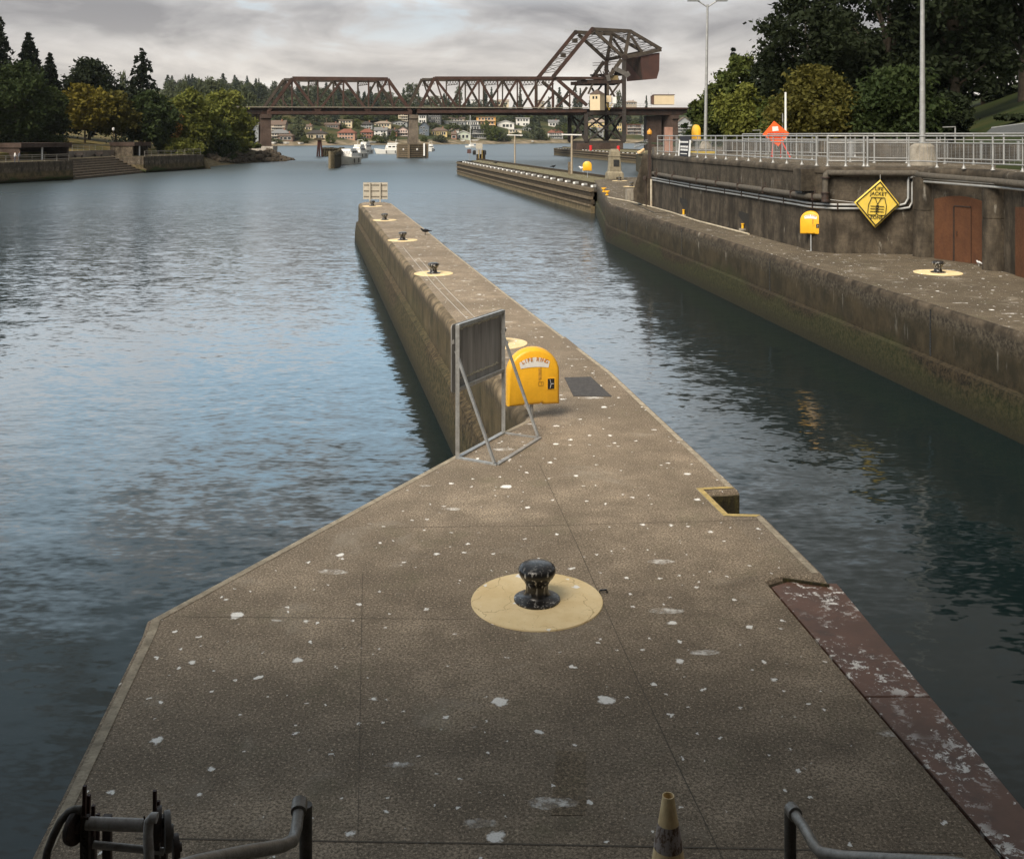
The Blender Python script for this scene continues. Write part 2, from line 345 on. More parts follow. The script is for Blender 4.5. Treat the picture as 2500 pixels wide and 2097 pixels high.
# outline counter-clockwise from the camera side: right side going away, then back along the left
inX = lambda y: plate_in[0][0] + (y-plate_in[0][1])*((plate_in[0][0]-P2(2440, 2077)[0])/(plate_in[0][1]-P2(2440, 2077)[1]))
head = [(-2.50, 1.2), (inX(1.2), 1.2), P2(1872, 1416), P2(1911, 1404), P2(2024, 1420), P2(2012, 1399),
        P2(1863, 1254), P2(1783, 1252), P2(1729, 1199), P2(1805, 1195), P2(1497, 909), P2(1420, 851)]
wallend = P2(1378, 820)
head += [wallend, inner, P2(1101, 1113), nl, (nl[0]+.05, nl[1]-.25), ]
root = thing('lock_pier', 'long mossy concrete dividing pier running away through the middle of the water', 'pier', (0, 8, 0))
mb = MB(); mb.layers(head, [(-7, 0), (-.06, 0)], top=False); mb.build('pier_face', M_wall, root)
mb = MB(); mb.layers(head, [(-.06, 0), (-.02, .018), (0, .06)]); mb.build('pier_head', M_deck, root, smooth=40)
# lighter worn arris round the edge
def strip(poly, a, bwid, z, closed=False):
    o1 = inset(poly, a); o2 = inset(poly, bwid); vs = []; fs = []
    for p, q in zip(o1, o2): vs += [(p[0], p[1], z), (q[0], q[1], z)]
    return vs, fs
i1 = inset(head, .055); i2 = inset(head, .135); eb = MB()
for a in list(range(5, 11))+[13, 14, 15, 16]:
    c = (a+1) % len(head)
    if a == 2: continue
    eb.add([(*i1[a], .004), (*i1[c], .004), (*i2[c], .004), (*i2[a], .004)], [(0, 1, 2, 3)])
eb.build('edge_trim', M_lip, root)
# yellow paint round the ladder recess
yb = MB(); j1 = inset(head, .05); j2 = inset(head, .125)
for a in (6, 7, 8): yb.add([(*j1[a], .008), (*j1[a+1], .008), (*j2[a+1], .008), (*j2[a], .008)], [(0, 1, 2, 3)])
yb.build('recess_marking', paint('faded yellow line', (.50, .37, .14), .85, .3, 9, grime=(.2, .17, .1), gamt=.6), root)
# weed covered lining of the recess
M_weedw = paint('dark weed', (.032, .026, .012), .9, .5, 5, grime=(.10, .085, .02), gamt=.5, bmp=.6)
for a in (6, 7, 8):
    A, C = Vector((*head[a], 0)), Vector((*head[a+1], 0)); d3 = (C-A).normalized(); n3 = Vector((d3.y, -d3.x, 0))
    mb = MB(); mb.add([A+n3*.006+Z0*-.075, C+n3*.006+Z0*-.075, C+n3*.006+Z0*-4, A+n3*.006+Z0*-4], [(0, 1, 2, 3)]); mb.build('recess_lining', M_weedw, root, fix=False)
mb = MB(); A, C = Vector((*P2(1911, 1404), 0)), Vector((*P2(2024, 1420), 0)); mb.bar(A+Z0*-.048+Vector((0, -.012, 0)), C+Z0*-.048+Vector((0, -.012, 0)), .022, .05); mb.build('mossy_step', M_weedw, root)
# ladder in the recess
n0, n1 = Vector((*P2(1783, 1252), 0)), Vector((*P2(1729, 1199), 0)); lb = MB()
nrm = Vector((n1.y-n0.y, -(n1.x-n0.x), 0)).normalized()
for k in range(9):
    z = -.35-.3*k; lb.tube([n0.lerp(n1, .22)+nrm*.1+Vector((0, 0, z)), n0.lerp(n1, .78)+nrm*.1+Vector((0, 0, z))], .016, 6)
for q in (.22, .78): lb.tube([n0.lerp(n1, q)+nrm*.1+Vector((0, 0, -.15)), n0.lerp(n1, q)+nrm*.1+Vector((0, 0, -3))], .02, 6)
lb.build('ladder', M_dark, root)
# the narrow guide wall beyond
gw = [inner, wallend, P2(1247, 723), P2(1100, 609), P2(1045, 564), P2(956, 497), P2(940, 493.5), P2(886, 493.5), P2(875, 497)]
q0 = Vector(gw[0]); q1 = Vector(gw[1]); axis = (Vector(gw[-1])-q0).normalized()
gw[0] = tuple(q0-axis*.3); gw[1] = tuple(q1+(q1-Vector(gw[2])).normalized()*.3)
ef = [0, .3, .3, .3, .3, .6, 1, 1, 1]; gb = MB(); LY = [(-7, -.42), (-2.0, -.24), (-1.32, -.16), (-1.22, 0), (-.16, 0), (-.09, .03), (-.04, .07), (-.012, .12), (-.002, .19)]
vs = []; fs = []; n = len(gw)
for z, d in LY: vs += [(x, y, z) for x, y in inset_e(gw, [d*f for f in ef])]
for i in range(len(LY)-1):
    for k in range(n): k2 = (k+1) % n; fs.append((i*n+k, i*n+k2, (i+1)*n+k2, (i+1)*n+k))
gb.add(vs, fs)
gb.build('guide_wall', [wall_material('guide wall concrete', (.215, .165, .105), darkband=1.0, topz=-.02, green=.15, tz=.65, tk=.7)], root, smooth=40)
tb = MB(); ins = inset_e(gw, [.185*f for f in ef]); tb.add([(x, y, -.0005) for x, y in ins], [tuple(range(n))]); tb.build('wall_top', M_deck, root)
eb = MB(); i1 = inset_e(gw, [.06]*9); i2 = inset_e(gw, [.13]*9)
for a in range(1, 5): eb.add([(*i1[a], .004), (*i1[a+1], .004), (*i2[a+1], .004), (*i2[a], .004)], [(0, 1, 2, 3)])
eb.build('edge_trim', M_lip, root)
# cracks and joints in the deck
M_joint = paint('joint filler', (.11, .09, .067), .9, .2)
def jl(pts, wd=.008, z=.003):
    j = MB()
    for a, c in zip(pts[:-1], pts[1:]):
        a, c = Vector((*a, z)), Vector((*c, z)); n = Vector((-(c-a).y, (c-a).x, 0)).normalized()*wd/2
        j.add([a-n, c-n, c+n, a+n], [(0, 1, 2, 3)])
    j.build('deck_joint', M_joint, root)
jl([P2(1314, 1129), P2(1409, 1330), P2(1520, 1580), P2(1646, 1850), P2(1770, 2108)])
jl([P2(885, 1400), P2(880, 1700), P2(873, 2090)], .004)
jl([P2(330, 2046), P2(1250, 2060), P2(2350, 2082)], .014)
jl([P2(950, 1288), P2(1300, 1284), P2(1900, 1268)], .006)
jl([P2(420, 1505), P2(1150, 1512)], .005)
# darker square repair and black cover on the deck
M_patch = deck_material('dark repair concrete', (.25, .195, .135))
pb = MB(); pb.add([(*P2(1358, 1832), .003), (*P2(1430, 1836), .003), (*P2(1428, 1990), .003), (*P2(1345, 1990), .003)], [(0, 1, 2, 3)])
pb.build('repair_patch', M_patch, root)
pb = MB(); A = [P2(1378, 923), P2(1442, 921), P2(1494, 969), P2(1400, 968)]
pb.layers(A[::-1], [(-.02, 0), (.012, 0)])
pb.build('hatch_cover', paint('black hatch cover', (.055, .05, .048), .75, .3, 8, grime=(.15, .14, .12), gamt=.3), root)
# leached crust near the inner corner
# ---- sunk steel plates along the gate side
m, t, b = newmat('purple primer steel'); v = pos(t)
cc = mix(t, rng_(t, noise(t, v, 1.6, 5, .6), .35, .65), (.10, .052, .034), (.15, .074, .048))
cc = mix(t, rng_(t, noise(t, v, 3.5, 6, .7), .52, .7, 0, .7), cc, (.06, .04, .03))
clu = rng_(t, noise(t, v, 1.15, 3, .5), .42, .54)
spl = rng_(t, noise(t, v, 9, 7, .78, .3), .535, .575)
f = mth(t, 'MULTIPLY', clu, spl); cc = mix(t, f, cc, (.70, .67, .63))
cc, _ = droppings(t, v, cc, 1.4, .11, .55); cc, _ = droppings(t, mapv(t, v, loc=(4, 1, 0)), cc, 9, .12, .75)
setc(t, b, cc); t.links.new(rng_(t, f, 0, 1, .5, .9), b.inputs['Roughness']); b.inputs['Specular IOR Level'].default_value = .4
bump(t, b, noise(t, v, 60, 3), .1, .01)
M_plate = m
def pl_in(y): return inX(y)+.032
def pl_out(y): return G(2042, 1424, -.05).x+(G(2042, 1424, -.05).y-y)*.046
ysplit = G(1900, 1700, -.05).y
yb0 = P2(1872, 1416)[1]-.05
mb = MB(); p = [(pl_in(ysplit)+0, ysplit+.006), (pl_out(ysplit), ysplit+.006), (pl_out(11.0), G(2042, 1424, -.05).y), (P2(1911, 1404)[0]+.03, P2(1911, 1404)[1]-.05), (pl_in(yb0), yb0)]
o = mb.layers(p, [(-.09, 0), (-.055, 0), (-.05, .006)]).build('fender_plate', M_plate); tag(o, 'purple brown steel deck plate with a clipped corner and white bird droppings', 'steel plate', 'steel plates along the pier edge')
mb = MB(); p = [(pl_in(1.2), 1.2), (pl_out(1.2), 1.2), (pl_out(ysplit), ysplit-.006), (pl_in(ysplit), ysplit-.006)]
o = mb.layers(p, [(-.09, 0), (-.055, 0), (-.05, .006)]).build('fender_plate', M_plate); tag(o, 'long dark steel deck plate in the foreground beyond the metal handrail', 'steel plate', 'steel plates along the pier edge')
mb = MB(); p = [(inX(1.2)+.002, 1.2), (pl_out(1.2)-.02, 1.2), (pl_out(11)-.02, 10.98), (inX(10.9)+.1, 11.25), (inX(11)+.002, 11.0)]
mb.layers(p, [(-7, 0), (-.095, 0)]).build('plate_seat', M_timberd, root)

# ================================================================== bollards and painted rings
m, t, b = newmat('cream deck paint'); v = pos(t)
cc = mix(t, rng_(t, noise(t, v, 2.2, 6, .65), .35, .65), (.70, .53, .28), (.80, .64, .38))
wv2 = nd(t, 'ShaderNodeVectorMath', {0: v, 1: nd(t, 'ShaderNodeVectorMath', {0: nd(t, 'ShaderNodeTexNoise', {'Vector': v, 'Scale': 5.0, 'Detail': 4.0}).outputs[1], 'Scale': .3}, operation='SCALE').outputs[0]}, operation='ADD').outputs[0]
ck = nd(t, 'ShaderNodeTexVoronoi', {'Vector': wv2, 'Scale': 2.6}, feature='DISTANCE_TO_EDGE', voronoi_dimensions='2D').outputs['Distance']
cc = mix(t, mth(t, 'MULTIPLY', rng_(t, ck, .004, .016, .75, 0), rng_(t, noise(t, v, 3, 3), .42, .55)), cc, (.30, .19, .08))
cc = mix(t, rng_(t, noise(t, v, 26, 5, .75), .62, .68, 0, .8), cc, (.24, .17, .09))
cc = mix(t, rng_(t, noise(t, v, 1.3, 6, .7), .55, .75, 0, .5), cc, (.50, .36, .17))
cc, _ = droppings(t, mapv(t, v, loc=(1.3, .4, 0)), cc, 3.4, .16, .5)
setc(t, b, cc); b.inputs['Roughness'].default_value = .75; b.inputs['Specular IOR Level'].default_value = .25; M_ring = m
def make_bollard():
    r = thing('mooring_bollard', '', 'bollard')
    mb = MB(); mb.lathe([(.001, 0), (.222, 0), (.222, .016), (.20, .026), (.14, .034), (.118, .055), (.108, .10), (.110, .15), (.128, .19), (.158, .225), (.178, .26), (.182, .29), (.172, .318), (.14, .338), (.08, .348), (.001, .350)], 36)
    bo = mb.build('post', M_bol, r, local=True, smooth=50)
    return r
m, t, b = newmat('black bollard paint'); v = obj(t); z = nd(t, 'ShaderNodeSeparateXYZ', {0: v}).outputs[2]
sv = mapv(t, v, (1, 1, .12)); drip = noise(t, sv, 36, 2, .5)
run = mth(t, 'MULTIPLY', rng_(t, drip, .575, .61), rng_(t, z, .07, .16))
cc = mix(t, rng_(t, noise(t, v, 18, 5, .6), .5, .75, 0, .6), (.010, .009, .009), (.06, .054, .05))
cc = mix(t, mth(t, 'MULTIPLY', run, rng_(t, z, .27, .33, .7, .15)), cc, (.62, .6, .56))
cc = mix(t, mth(t, 'MULTIPLY', rng_(t, noise(t, v, 30, 4, .7), .56, .62), rng_(t, z, .02, .05, .6, 0)), cc, (.5, .48, .45))
setc(t, b, cc); b.inputs['Roughness'].default_value = .3; bump(t, b, noise(t, v, 40, 3), .15, .01)
M_bol = m
bol = make_bollard(); GB = 'black mooring bollards on cream rings'
ring_spots = [((1311, 1467), 'nearest large black bollard on a cream painted ring in the foreground', .0),
              ((1216, 839), 'black bollard hidden behind the grey sign panel beside the yellow cabinet', .0),
              ((1058.5, 668.5), 'black bollard on the second visible cream ring beyond the grey sign panel', .0),
              ((983, 587), 'black bollard on the cream ring nearest the crow', .0),
              ((939, 538), 'black bollard two rings before the pier tip', .0),
              ((909, 504), 'small black bollard just below the far board at the pier tip', .0)]
ring_lab = ['large cracked cream ring painted on the deck in the foreground', 'cream ring partly hidden behind the yellow life ring cabinet', 'cream ring around the bollard beyond the grey sign panel',
            'cream ring on the deck nearest the crow', 'thin looking cream ring two before the pier tip', 'cream ring at the pier tip below the board']
for i, ((u, v_), lab, zz) in enumerate(ring_spots):
    p = G(u, v_, 0)
    if i: o = copy_tree(bol)
    else: o = bol
    o.location = p; o.rotation_euler.z = .6+i*1.3; o.scale = (1.05,)*3; tag(o, lab, 'bollard', GB)
    r_ = MB(); r_.lathe([(.001, 0), (.668, 0), (.662, .012), (.001, .0125)], 64)
    q = r_.build('painted_ring', M_ring, None, smooth=30); q.location = (p.x, p.y, .002); tag(q, ring_lab[i], 'ring marking', 'cream rings painted under the bollards')
    o.location.z = .0145
# small iron staple on the ring edge
mb = MB(); q = G(1473, 1448, 0); mb.tube([q+Vector((-.04, 0, 0)), q+Vector((-.035, 0, .03)), q+Vector((.035, .01, .03)), q+Vector((.04, .01, 0))], .011, 6)
tag(mb.build('iron_staple', M_black), 'tiny black iron staple at the edge of the foreground cream ring', 'staple')

# ================================================================== sign stand (seen from behind)
B1, B2, B3, B4 = G(1117, 1119), G(1229, 1058), G(1318.5, 1070), G(1213.6, 1136)
root = thing('sign_stand', 'grey galvanised stand holding the back of a dark sign panel at the pier edge', 'sign', tuple((B1+B2)/2))
ex = (B2-B1).normalized(); ey = (B4-B1).normalized(); Z = Vector((0, 0, 1))
m, t, b = newmat('sign back'); v = obj(t)
cc = mix(t, rng_(t, noise(t, mapv(t, v, (9, 9, .7)), 1.0, 6, .65), .35, .7), (.17, .166, .16), (.34, .332, .318))
cc = mix(t, rng_(t, noise(t, mapv(t, v, (20, 20, 1.2)), 1.0, 3), .62, .72, 0, .4), cc, (.25, .24, .23))
setc(t, b, cc); b.inputs['Roughness'].default_value = .6; M_sback = m
for q in (B1, B2):
    mb = MB(); mb.bar(q, q+Z*1.945, .058, .05); mb.build('post', M_galv, root)
mb = MB(); mb.bar(B1, B2, .07, .05); mb.bar(B2, B3, .05, .04); mb.bar(B3, B4, .06, .045); mb.bar(B4, B1, .06, .045); mb.build('base_frame', M_galv, root)
for a, h, c in ((B1, 1.56, B1.lerp(B4, .93)), (B2, 1.62, B2.lerp(B3, .94))):
    mb = MB(); mb.bar(a+Z*h-ey*.03, c+Z*.03, .036, .036); mb.build('brace', M_galv, root)
pn = ex.cross(Z).normalized(); pn = -pn if pn.y < 0 else pn          # away from camera
c0 = B1-ex*.095+pn*.045; wid = (B2-B1).length+.17; r_ = .05
pts = []
for cx, cz, a0 in ((wid-r_, .955+r_, -90), (wid-r_, 1.955-r_, 0), (r_, 1.955-r_, 90), (r_, .955+r_, 180)):
    for k in range(5): a = R(a0+22.5*k); pts.append(c0+ex*(cx+r_*math.cos(a))+Z*(cz+r_*math.sin(a)))
mb = MB(); mb.extr(pts, pn*.012); mb.build('panel', M_sback, root)
for h in (1.93, 1.0): mb = MB(); mb.bar(B1+Z*h-pn*.004, B2+Z*h-pn*.004, .05, .05); mb.build('cross_bar', M_galv, root)
rr = random.Random(5); M_glue = paint('old glue', (.42, .40, .32), .8, .3, 30)
for zc in (1.86, 1.13):
    mb = MB()
    for k in range(26):
        x = .05+k*(wid-.28)/26; mb.box(c0+ex*(x+.1)+Z*(zc+rr.uniform(-.012, .012)+.0*k)-pn*.004, (.052, .004, rr.uniform(.012, .035)), math.atan2(ex.y, ex.x))
    mb.build('glue_residue', M_glue, root)
mb = MB(); mb.box(c0+ex*.045+Z*1.70-pn*.004, (.05, .004, .06), math.atan2(ex.y, ex.x)); mb.build('sticker', M_white, root)

# ================================================================== life ring cabinets
def cabinet_outline(w_, h_, notch=True):
    pts = []; r_ = w_/2; zt = h_-r_*.92
    if notch: pts += [(-r_, 0), (-r_*.42, .005), (-r_*.34, .03), (-r_*.27, .012), (r_*.22, .012), (r_*.30, .035), (r_*.38, .005), (r_, 0)]
    else: pts += [(-r_, 0), (r_, 0)]
    for k in range(17):
        a = math.pi*k/16; pts.append((r_*math.cos(a), zt+r_*.92*math.sin(a)))
    return pts
def make_cabinet(label, post=.34, text=True, mat=None):
    w_, h_, d_ = .88, .93, .21; mat = mat or M_yel
    r = thing('life_ring_cabinet', label, 'life ring cabinet', group='yellow life ring cabinets')
    prof = cabinet_outline(w_, h_)
    mb = MB(); n = len(prof); zb = post
    # front face at y = 0, body runs back to +d; rounded shoulder between
    lay = [(0.0, .045), (.012, .02), (.035, .0), (d_*.5, -.012), (d_-.02, -.012), (d_, .01)]
    vs = []; fs = []
    for y, ins_ in lay:
        for x, z in inset(prof, ins_): vs.append((x, y, z+zb))
    for i in range(len(lay)-1):
        for k in range(n): k2 = (k+1) % n; fs.append((i*n+k, i*n+k2, (i+1)*n+k2, (i+1)*n+k))
    fs += [tuple(range(n)), tuple(range(len(lay)*n-1, (len(lay)-1)*n-1, -1))]
    mb.add(vs, fs); mb.build('housing', mat, r, local=True, smooth=45)
    mb = MB(); mb.tube([(-.02, d_*.6, 0), (-.02, d_*.6, zb+.12)], .03, 10); mb.build('post', M_galv, r, local=True)
    mb = MB(); mb.box((.295, -.004, zb+.345), (.155, .008, .195)); win = mb.build('window_frame', mat, r, local=True)
    mb = MB(); mb.box((.285, -.010, zb+.345), (.115, .006, .17)); mb.build('opening', M_black, win, local=True)
    mb = MB(); mb.bar((.27, -.016, zb+.28), (.285, -.016, zb+.345), .014, .004); mb.bar((.285, -.016, zb+.345), (.265, -.016, zb+.42), .014, .004); mb.bar((.285, -.016, zb+.345), (.335, -.016, zb+.347), .014, .004)
    mb.build('inner_strut', M_white, win, local=True)
    if text:
        cz = zb+.40; mb = MB(); vs = []; fs = []
        N = 20
        for k in range(N+1):
            a = R(127-74*k/N); vs += [(math.cos(a)*.44, -.006, cz+math.sin(a)*.395), (math.cos(a)*.40*1.0, -.006, cz+.215+.02*math.sin(math.pi*k/N))]
        for k in range(N): fs.append((2*k, 2*k+2, 2*k+3, 2*k+1))
        mb.add(vs, fs); mb.build('label_plate', M_white, r, local=True)
        mb = MB(); s_ = 'LIFE RING'
        for k, ch in enumerate(s_):
            if ch == ' ': continue
            a = R(120-60*(k+.5)/len(s_)); mtx = Matrix.Translation((math.cos(a)*.435, -.012, cz+math.sin(a)*.335)) @ Matrix.Rotation(math.pi/2-a, 4, 'Y') @ Matrix.Rotation(R(90), 4, 'X')
            mb.text(ch, .088, mtx, .002)
        mb.build('lettering', paint('orange lettering', (.62, .22, .012), .6, .3, 40), r, local=True)
        mb = MB(); mb.box((.085, -.003, zb+.51), (.034, .004, .20)); mb.box((.11, -.002, zb+.53), (.02, .004, .2)); mb.build('scrape', paint('scraped plastic', (.50, .26, .03), .7, .4, 20), r, local=True)
        mb = MB()
        for a_, c_ in (((.07, .32), (.15, .32)), ((.15, .32), (.15, .385)), ((.15, .385), (.07, .385)), ((.07, .385), (.07, .32)), ((.12, .33), (.12, .375))): mb.bar((a_[0], -.003, zb+a_[1]), (c_[0], -.003, zb+c_[1]), .006, .004)
        mb.build('sticker_outline', paint('dark label', (.30, .17, .02), .7), r, local=True)
    return r
cab = make_cabinet('big yellow life ring cabinet on the pier just behind the grey sign stand', .245)
cab.location = G(1305, 1026); cab.rotation_euler.z = R(13); cab.scale = (.98, 1, 1)
cab2 = make_cabinet('yellow life ring cabinet on a thin post in front of the right concrete wall', .70)
def cab_copy(u, v_, rz, lab, sc_=1.0, z=0.0, Y=None):
    c = copy_tree(cab2) if USED else cab2; USED.append(c); c.location = G(u, v_, z) if Y is None else Vector(((u-UC)/F*Y, Y, z)); c.rotation_euler.z = R(rz); c.scale = (sc_,)*3; c['label'] = lab; return c
USED = []
cab_copy(1979, 614, -32, 'yellow life ring cabinet on a thin post in front of the right concrete wall')
cab_copy(1434, 434, 172, 'yellow life ring cabinet standing on the timber guide pier, seen from its back', 1.12, 0)
cab_copy(1704, 0, 105, 'yellow life ring cabinet seen edge on above the white railing', 1.25, 3.47, 78)

# ================================================================== crow, gulls
M_crow = paint('black feathers', (.012, .012, .014), .6, .2, 20)
def bird(name, label, cat, loc, rz, s, mat, wing=None, peck=False, group=None):
    r = thing(name, label, cat, loc, group, rz)
    mb = MB(); zz = .12
    body = [(-.34, 0, zz+.05), (-.20, 0, zz+.065), (-.10, 0, zz+.08), (0, 0, zz+.095), (.09, 0, zz+.09), (.15, 0, zz+.085 if peck else zz+.14), (.19, 0, zz+.05 if peck else zz+.17), (.225, 0, zz+.02 if peck else zz+.17)]
    mb.tube([Vector(p)*s for p in body], [k*s for k in (.018, .035, .07, .085, .072, .045, .04, .02)], 10)
    mb.tube([Vector((.22, 0, zz+.02 if peck else zz+.17))*s, Vector((.28, 0, zz-.02 if peck else zz+.16))*s], [.014*s, .002], 6)
    for y in (-.035, .035): mb.tube([Vector((.0, y, zz+.03))*s, Vector((-.01, y, 0))*s], .008*s, 5)
    mb.build('body', mat, r, local=True, smooth=60)
    for y in (-1, 1):
        w_ = MB(); w_.tube([Vector((.07, y*.07, zz+.10))*s, Vector((-.05, y*.085, zz+.095))*s, Vector((-.28, y*.03, zz+.06))*s], [.02*s, .04*s, .008*s], 6)
        w_.build('wing', wing or mat, r, local=True, smooth=60)
    return r
bird('crow', 'black crow walking on the pier near its right edge', 'crow', G(1038, 574), R(205), 1.0, M_crow)
M_gull = paint('white feathers', (.72, .72, .70), .7, .05, 9); M_gullw = paint('grey feathers', (.33, .34, .36), .7, .1, 9)
bird('gull', 'white gull standing by the yellow cabinet on the timber guide pier', 'gull', G(1423, 421), R(150), 2.4, M_gull, M_gullw, group='gulls on the guide pier')
bird('gull', 'grey and white gull perched beside the red door on the lock wall', 'gull', G(2390, 650), R(100), .62, M_gull, M_gullw)
bird('crow', 'small black bird on the back edge of the timber guide pier', 'crow', G(1351, 412), R(20), 1.6, M_crow)
bird('crow', 'small black bird out on the green deck of the guide pier', 'crow', G(1211, 402), R(30), 1.6, M_crow)

# ================================================================== board at the pier tip
p0, p1 = G(903, 494), G(928, 494); Y = p0.y
root = thing('channel_board', 'large beige board on two posts at the pier tip, seen from its back', 'sign', tuple((p0+p1)/2))
M_beige = paint('beige board', (.40, .36, .29), .7, .15, 4, grime=(.22, .19, .15), gamt=.3)
a, c = S(886, 487, Y), S(946, 446, Y)
mb = MB(); mb.box(((a.x+c.x)/2, Y+.12, (a.z+c.z)/2), (c.x-a.x, .03, c.z-a.z)); mb.build('board', M_beige, root)
for q in (p0, p1): mb = MB(); mb.box((q.x, Y+.03, c.z/2), (.09, .09, c.z)); mb.build('post', M_beige, root)
for k in (.16, .5, .85): mb = MB(); mb.box(((a.x+c.x)/2, Y+.085, a.z+(c.z-a.z)*k), (c.x-a.x-.1, .035, .05)); mb.build('batten', paint('brown batten', (.16, .135, .105), .8), root)

# thin deterrent wires strung low over the deck
def wire(name, pts, r_, mat, label, cat='wire', group=None):
    mb = MB(); mb.tube(pts, r_, 5); tag(mb.build(name, mat), label, cat, group)
wire('bird_wire', [G(985, 608)+Z*.06, G(1060, 700)+Z*.05, G(1141, 784)+Z*.05], .004, M_white, 'pale bird wire stretched low over the pier, on its water side', group='bird wires')
wire('bird_wire', [G(1022, 634)+Z*.06, G(1090, 710)+Z*.05, G(1165, 786)+Z*.05], .004, M_white, 'pale bird wire stretched low over the pier, on its inner side', group='bird wires')

# ================================================================== traffic cone
root = thing('traffic_cone', 'faded cream traffic cone with a scuffed grey band', 'cone', (0, 0, 0))
cr = lambda z: .148-(z-.03)*.113/.68
M_cone = paint('faded cone plastic', (.76, .58, .32), .6, .12, 8, grime=(.4, .24, .10), gamt=.45)
mb = MB(); mb.lathe([(cr(.03), .03), (cr(.36), .36), (cr(.70), .70), (.036, .715), (.031, .715), (.027, .68), (.06, .3)], 32); mb.build('cone_body', M_cone, root, local=True, smooth=40)
mb = MB(); mb.box((0, 0, .016), (.37, .37, .032)); mb.build('base', paint('cone base', (.05, .03, .02), .7), root, local=True, bevel=.01)
m, t, b = newmat('scuffed reflective band'); v = obj(t)
cc = mix(t, rng_(t, noise(t, mapv(t, v, (1, 1, .5)), 30, 6, .7), .48, .56), (.34, .29, .27), (.10, .055, .03)); setc(t, b, cc); b.inputs['Roughness'].default_value = .5
mb = MB(); mb.lathe([(cr(.405)+.0025, .405), (cr(.55)+.0025, .55)], 32); mb.f = [f for f in mb.f if len(f) == 4]; mb.build('reflective_band', m, root, local=True, smooth=40)
mb = MB(); mb.lathe([(cr(.24)+.0025, .24), (cr(.315)+.0025, .315)], 32); mb.f = [f for f in mb.f if len(f) == 4]; mb.m = mb.m[:len(mb.f)]; mb.build('lower_band', paint('lower cone band', (.40, .21, .07), .6, .2, 10), root, local=True, smooth=40)
root.location = (.945, 6.34, .0)

# ================================================================== handrails of the stair up to the walkway
def handrail(label, pts, foot, r_=.0245):
    root = thing('stair_handrail', label, 'handrail', foot, 'grey pipe handrails at the foot of the stair')
    mb = MB(); mb.tube(pts, r_, 14); mb.build('rail', M_hand, root, smooth=50)
    mb = MB(); mb.tube([foot, Vector((foot[0], foot[1], pts[0].z-.03))], .028, 14); mb.lathe([(.06, 0), (.06, .012), (.03, .02)], 16, foot); mb.build('post', M_handd, root, smooth=50)
    mb = MB(); d = (pts[1]-pts[0]).normalized(); mb.tube([pts[0]-d*.012, pts[0]-d*.004, pts[0]+d*.05, pts[0]+d*.055], [.026, .034, .034, .027], 14); mb.build('end_fitting', M_hand, root, smooth=40)
M_hand = paint('worn handrail', (.20, .185, .165), .42, .25, 18, metal=.4, grime=(.09, .075, .06), gamt=.5)
M_handd = paint('dirty rail post', (.085, .075, .063), .6, .3, 18, metal=.2)
a = [S(1932, 1975, 4.95), S(1962, 2018, 4.8), S(1988, 2064, 4.62), S(2005, 2082, 4.5), S(2060, 2092, 4.38), S(2330, 2108, 3.9), S(2700, 2200, 3.2)]
handrail('grey pipe handrail bending away to the right beside the steel plates', a, Vector((a[0].x+.003, a[0].y+.03, 0)))
a = [S(732, 1958, 4.55), S(724, 2022, 4.42), S(715, 2052, 4.34), S(690, 2064, 4.2), S(600, 2080, 3.85), S(480, 2106, 3.4), S(300, 2160, 2.9)]
handrail('grey pipe handrail bending away to the left beside the dark winch', a, Vector((a[0].x+.02, a[0].y+.03, 0)))

# ================================================================== the dark hand winch at lower left
wy = 5.55
root = thing('hand_winch', 'dark rusty hand winch with grey rollers and upright rods', 'winch', (S(300, 2000, wy).x, wy, 0))
W = lambda u, v_, Y=wy: S(u, v_, Y)
M_roll = paint('grey roller paint', (.30, .28, .26), .5, .25, 12, grime=(.12, .09, .07), gamt=.6)
mb = MB(); mb.tube([W(212, 2009), W(350, 2014)], .032, 14); mb.build('roller', M_roll, root, smooth=50)
mb = MB(); mb.tube([W(228, 2061), W(400, 2078)], .019, 12); mb.build('tie_bar', M_roll, root, smooth=50)
mb = MB(); mb.tube([W(198, 1977), W(183, 1976), W(168, 1982), W(148, 2004), W(130, 2040), W(116, 2076), W(110, 2110)], .021, 12); mb.build('crank_tube', M_handd, root, smooth=60)
mb = MB(); mb.tube([W(384, 1996, 5.4), W(372, 1995, 5.4), W(363, 2005, 5.4), W(361, 2040, 5.38), W(365, 2110, 5.35)], .026, 12); mb.build('crank_tube', M_roll, root, smooth=60)
def disc(u, v_, Y, r_, rx, mat=M_dark, wd=.03):
    c = W(u, v_, Y); mb = MB(); mb.lathe([(.001, -wd/2), (r_*.98, -wd/2), (r_, -wd*.3), (r_, wd*.3), (r_*.98, wd/2), (r_*.35, wd/2), (r_*.3, wd), (.001, wd)], 32)
    o = mb.build('wheel', mat, root, local=True, smooth=40); o.location = c-root.location; o.rotation_euler = (0, R(90), R(rx)); return o
disc(186, 2017, wy, .088, -18); disc(409, 2029, wy-.05, .098, 22, paint('worn disc', (.085, .075, .066), .5, .35, 9)); disc(429, 2070, wy, .07, 25); disc(388, 2010, wy+.02, .085, 18)
for (u, vt, vb, Y) in ((207, 1917, 1980, wy), (217, 1940, 1985, wy+.05), (228, 1965, 2000, wy+.1), (240, 1986, 2030, wy+.15), (378, 1929, 1992, wy), (386, 1954, 1996, wy+.06)):
    mb = MB(); mb.bar(W(u-2 if u < 300 else u, vb+40, Y), W(u, vt, Y), .017, .017); mb.build('rod', paint('dark red rod', (.035, .012, .010), .6), root)
for u, Y in ((208, wy), (224, wy+.3), (262, wy+.1), (380, wy), (398, wy+.3)):
    mb = MB(); p = W(u, 1990, Y); mb.bar((p.x, p.y, .02), (p.x, p.y, p.z), .045, .03); mb.build('frame_leg', M_dark, root)
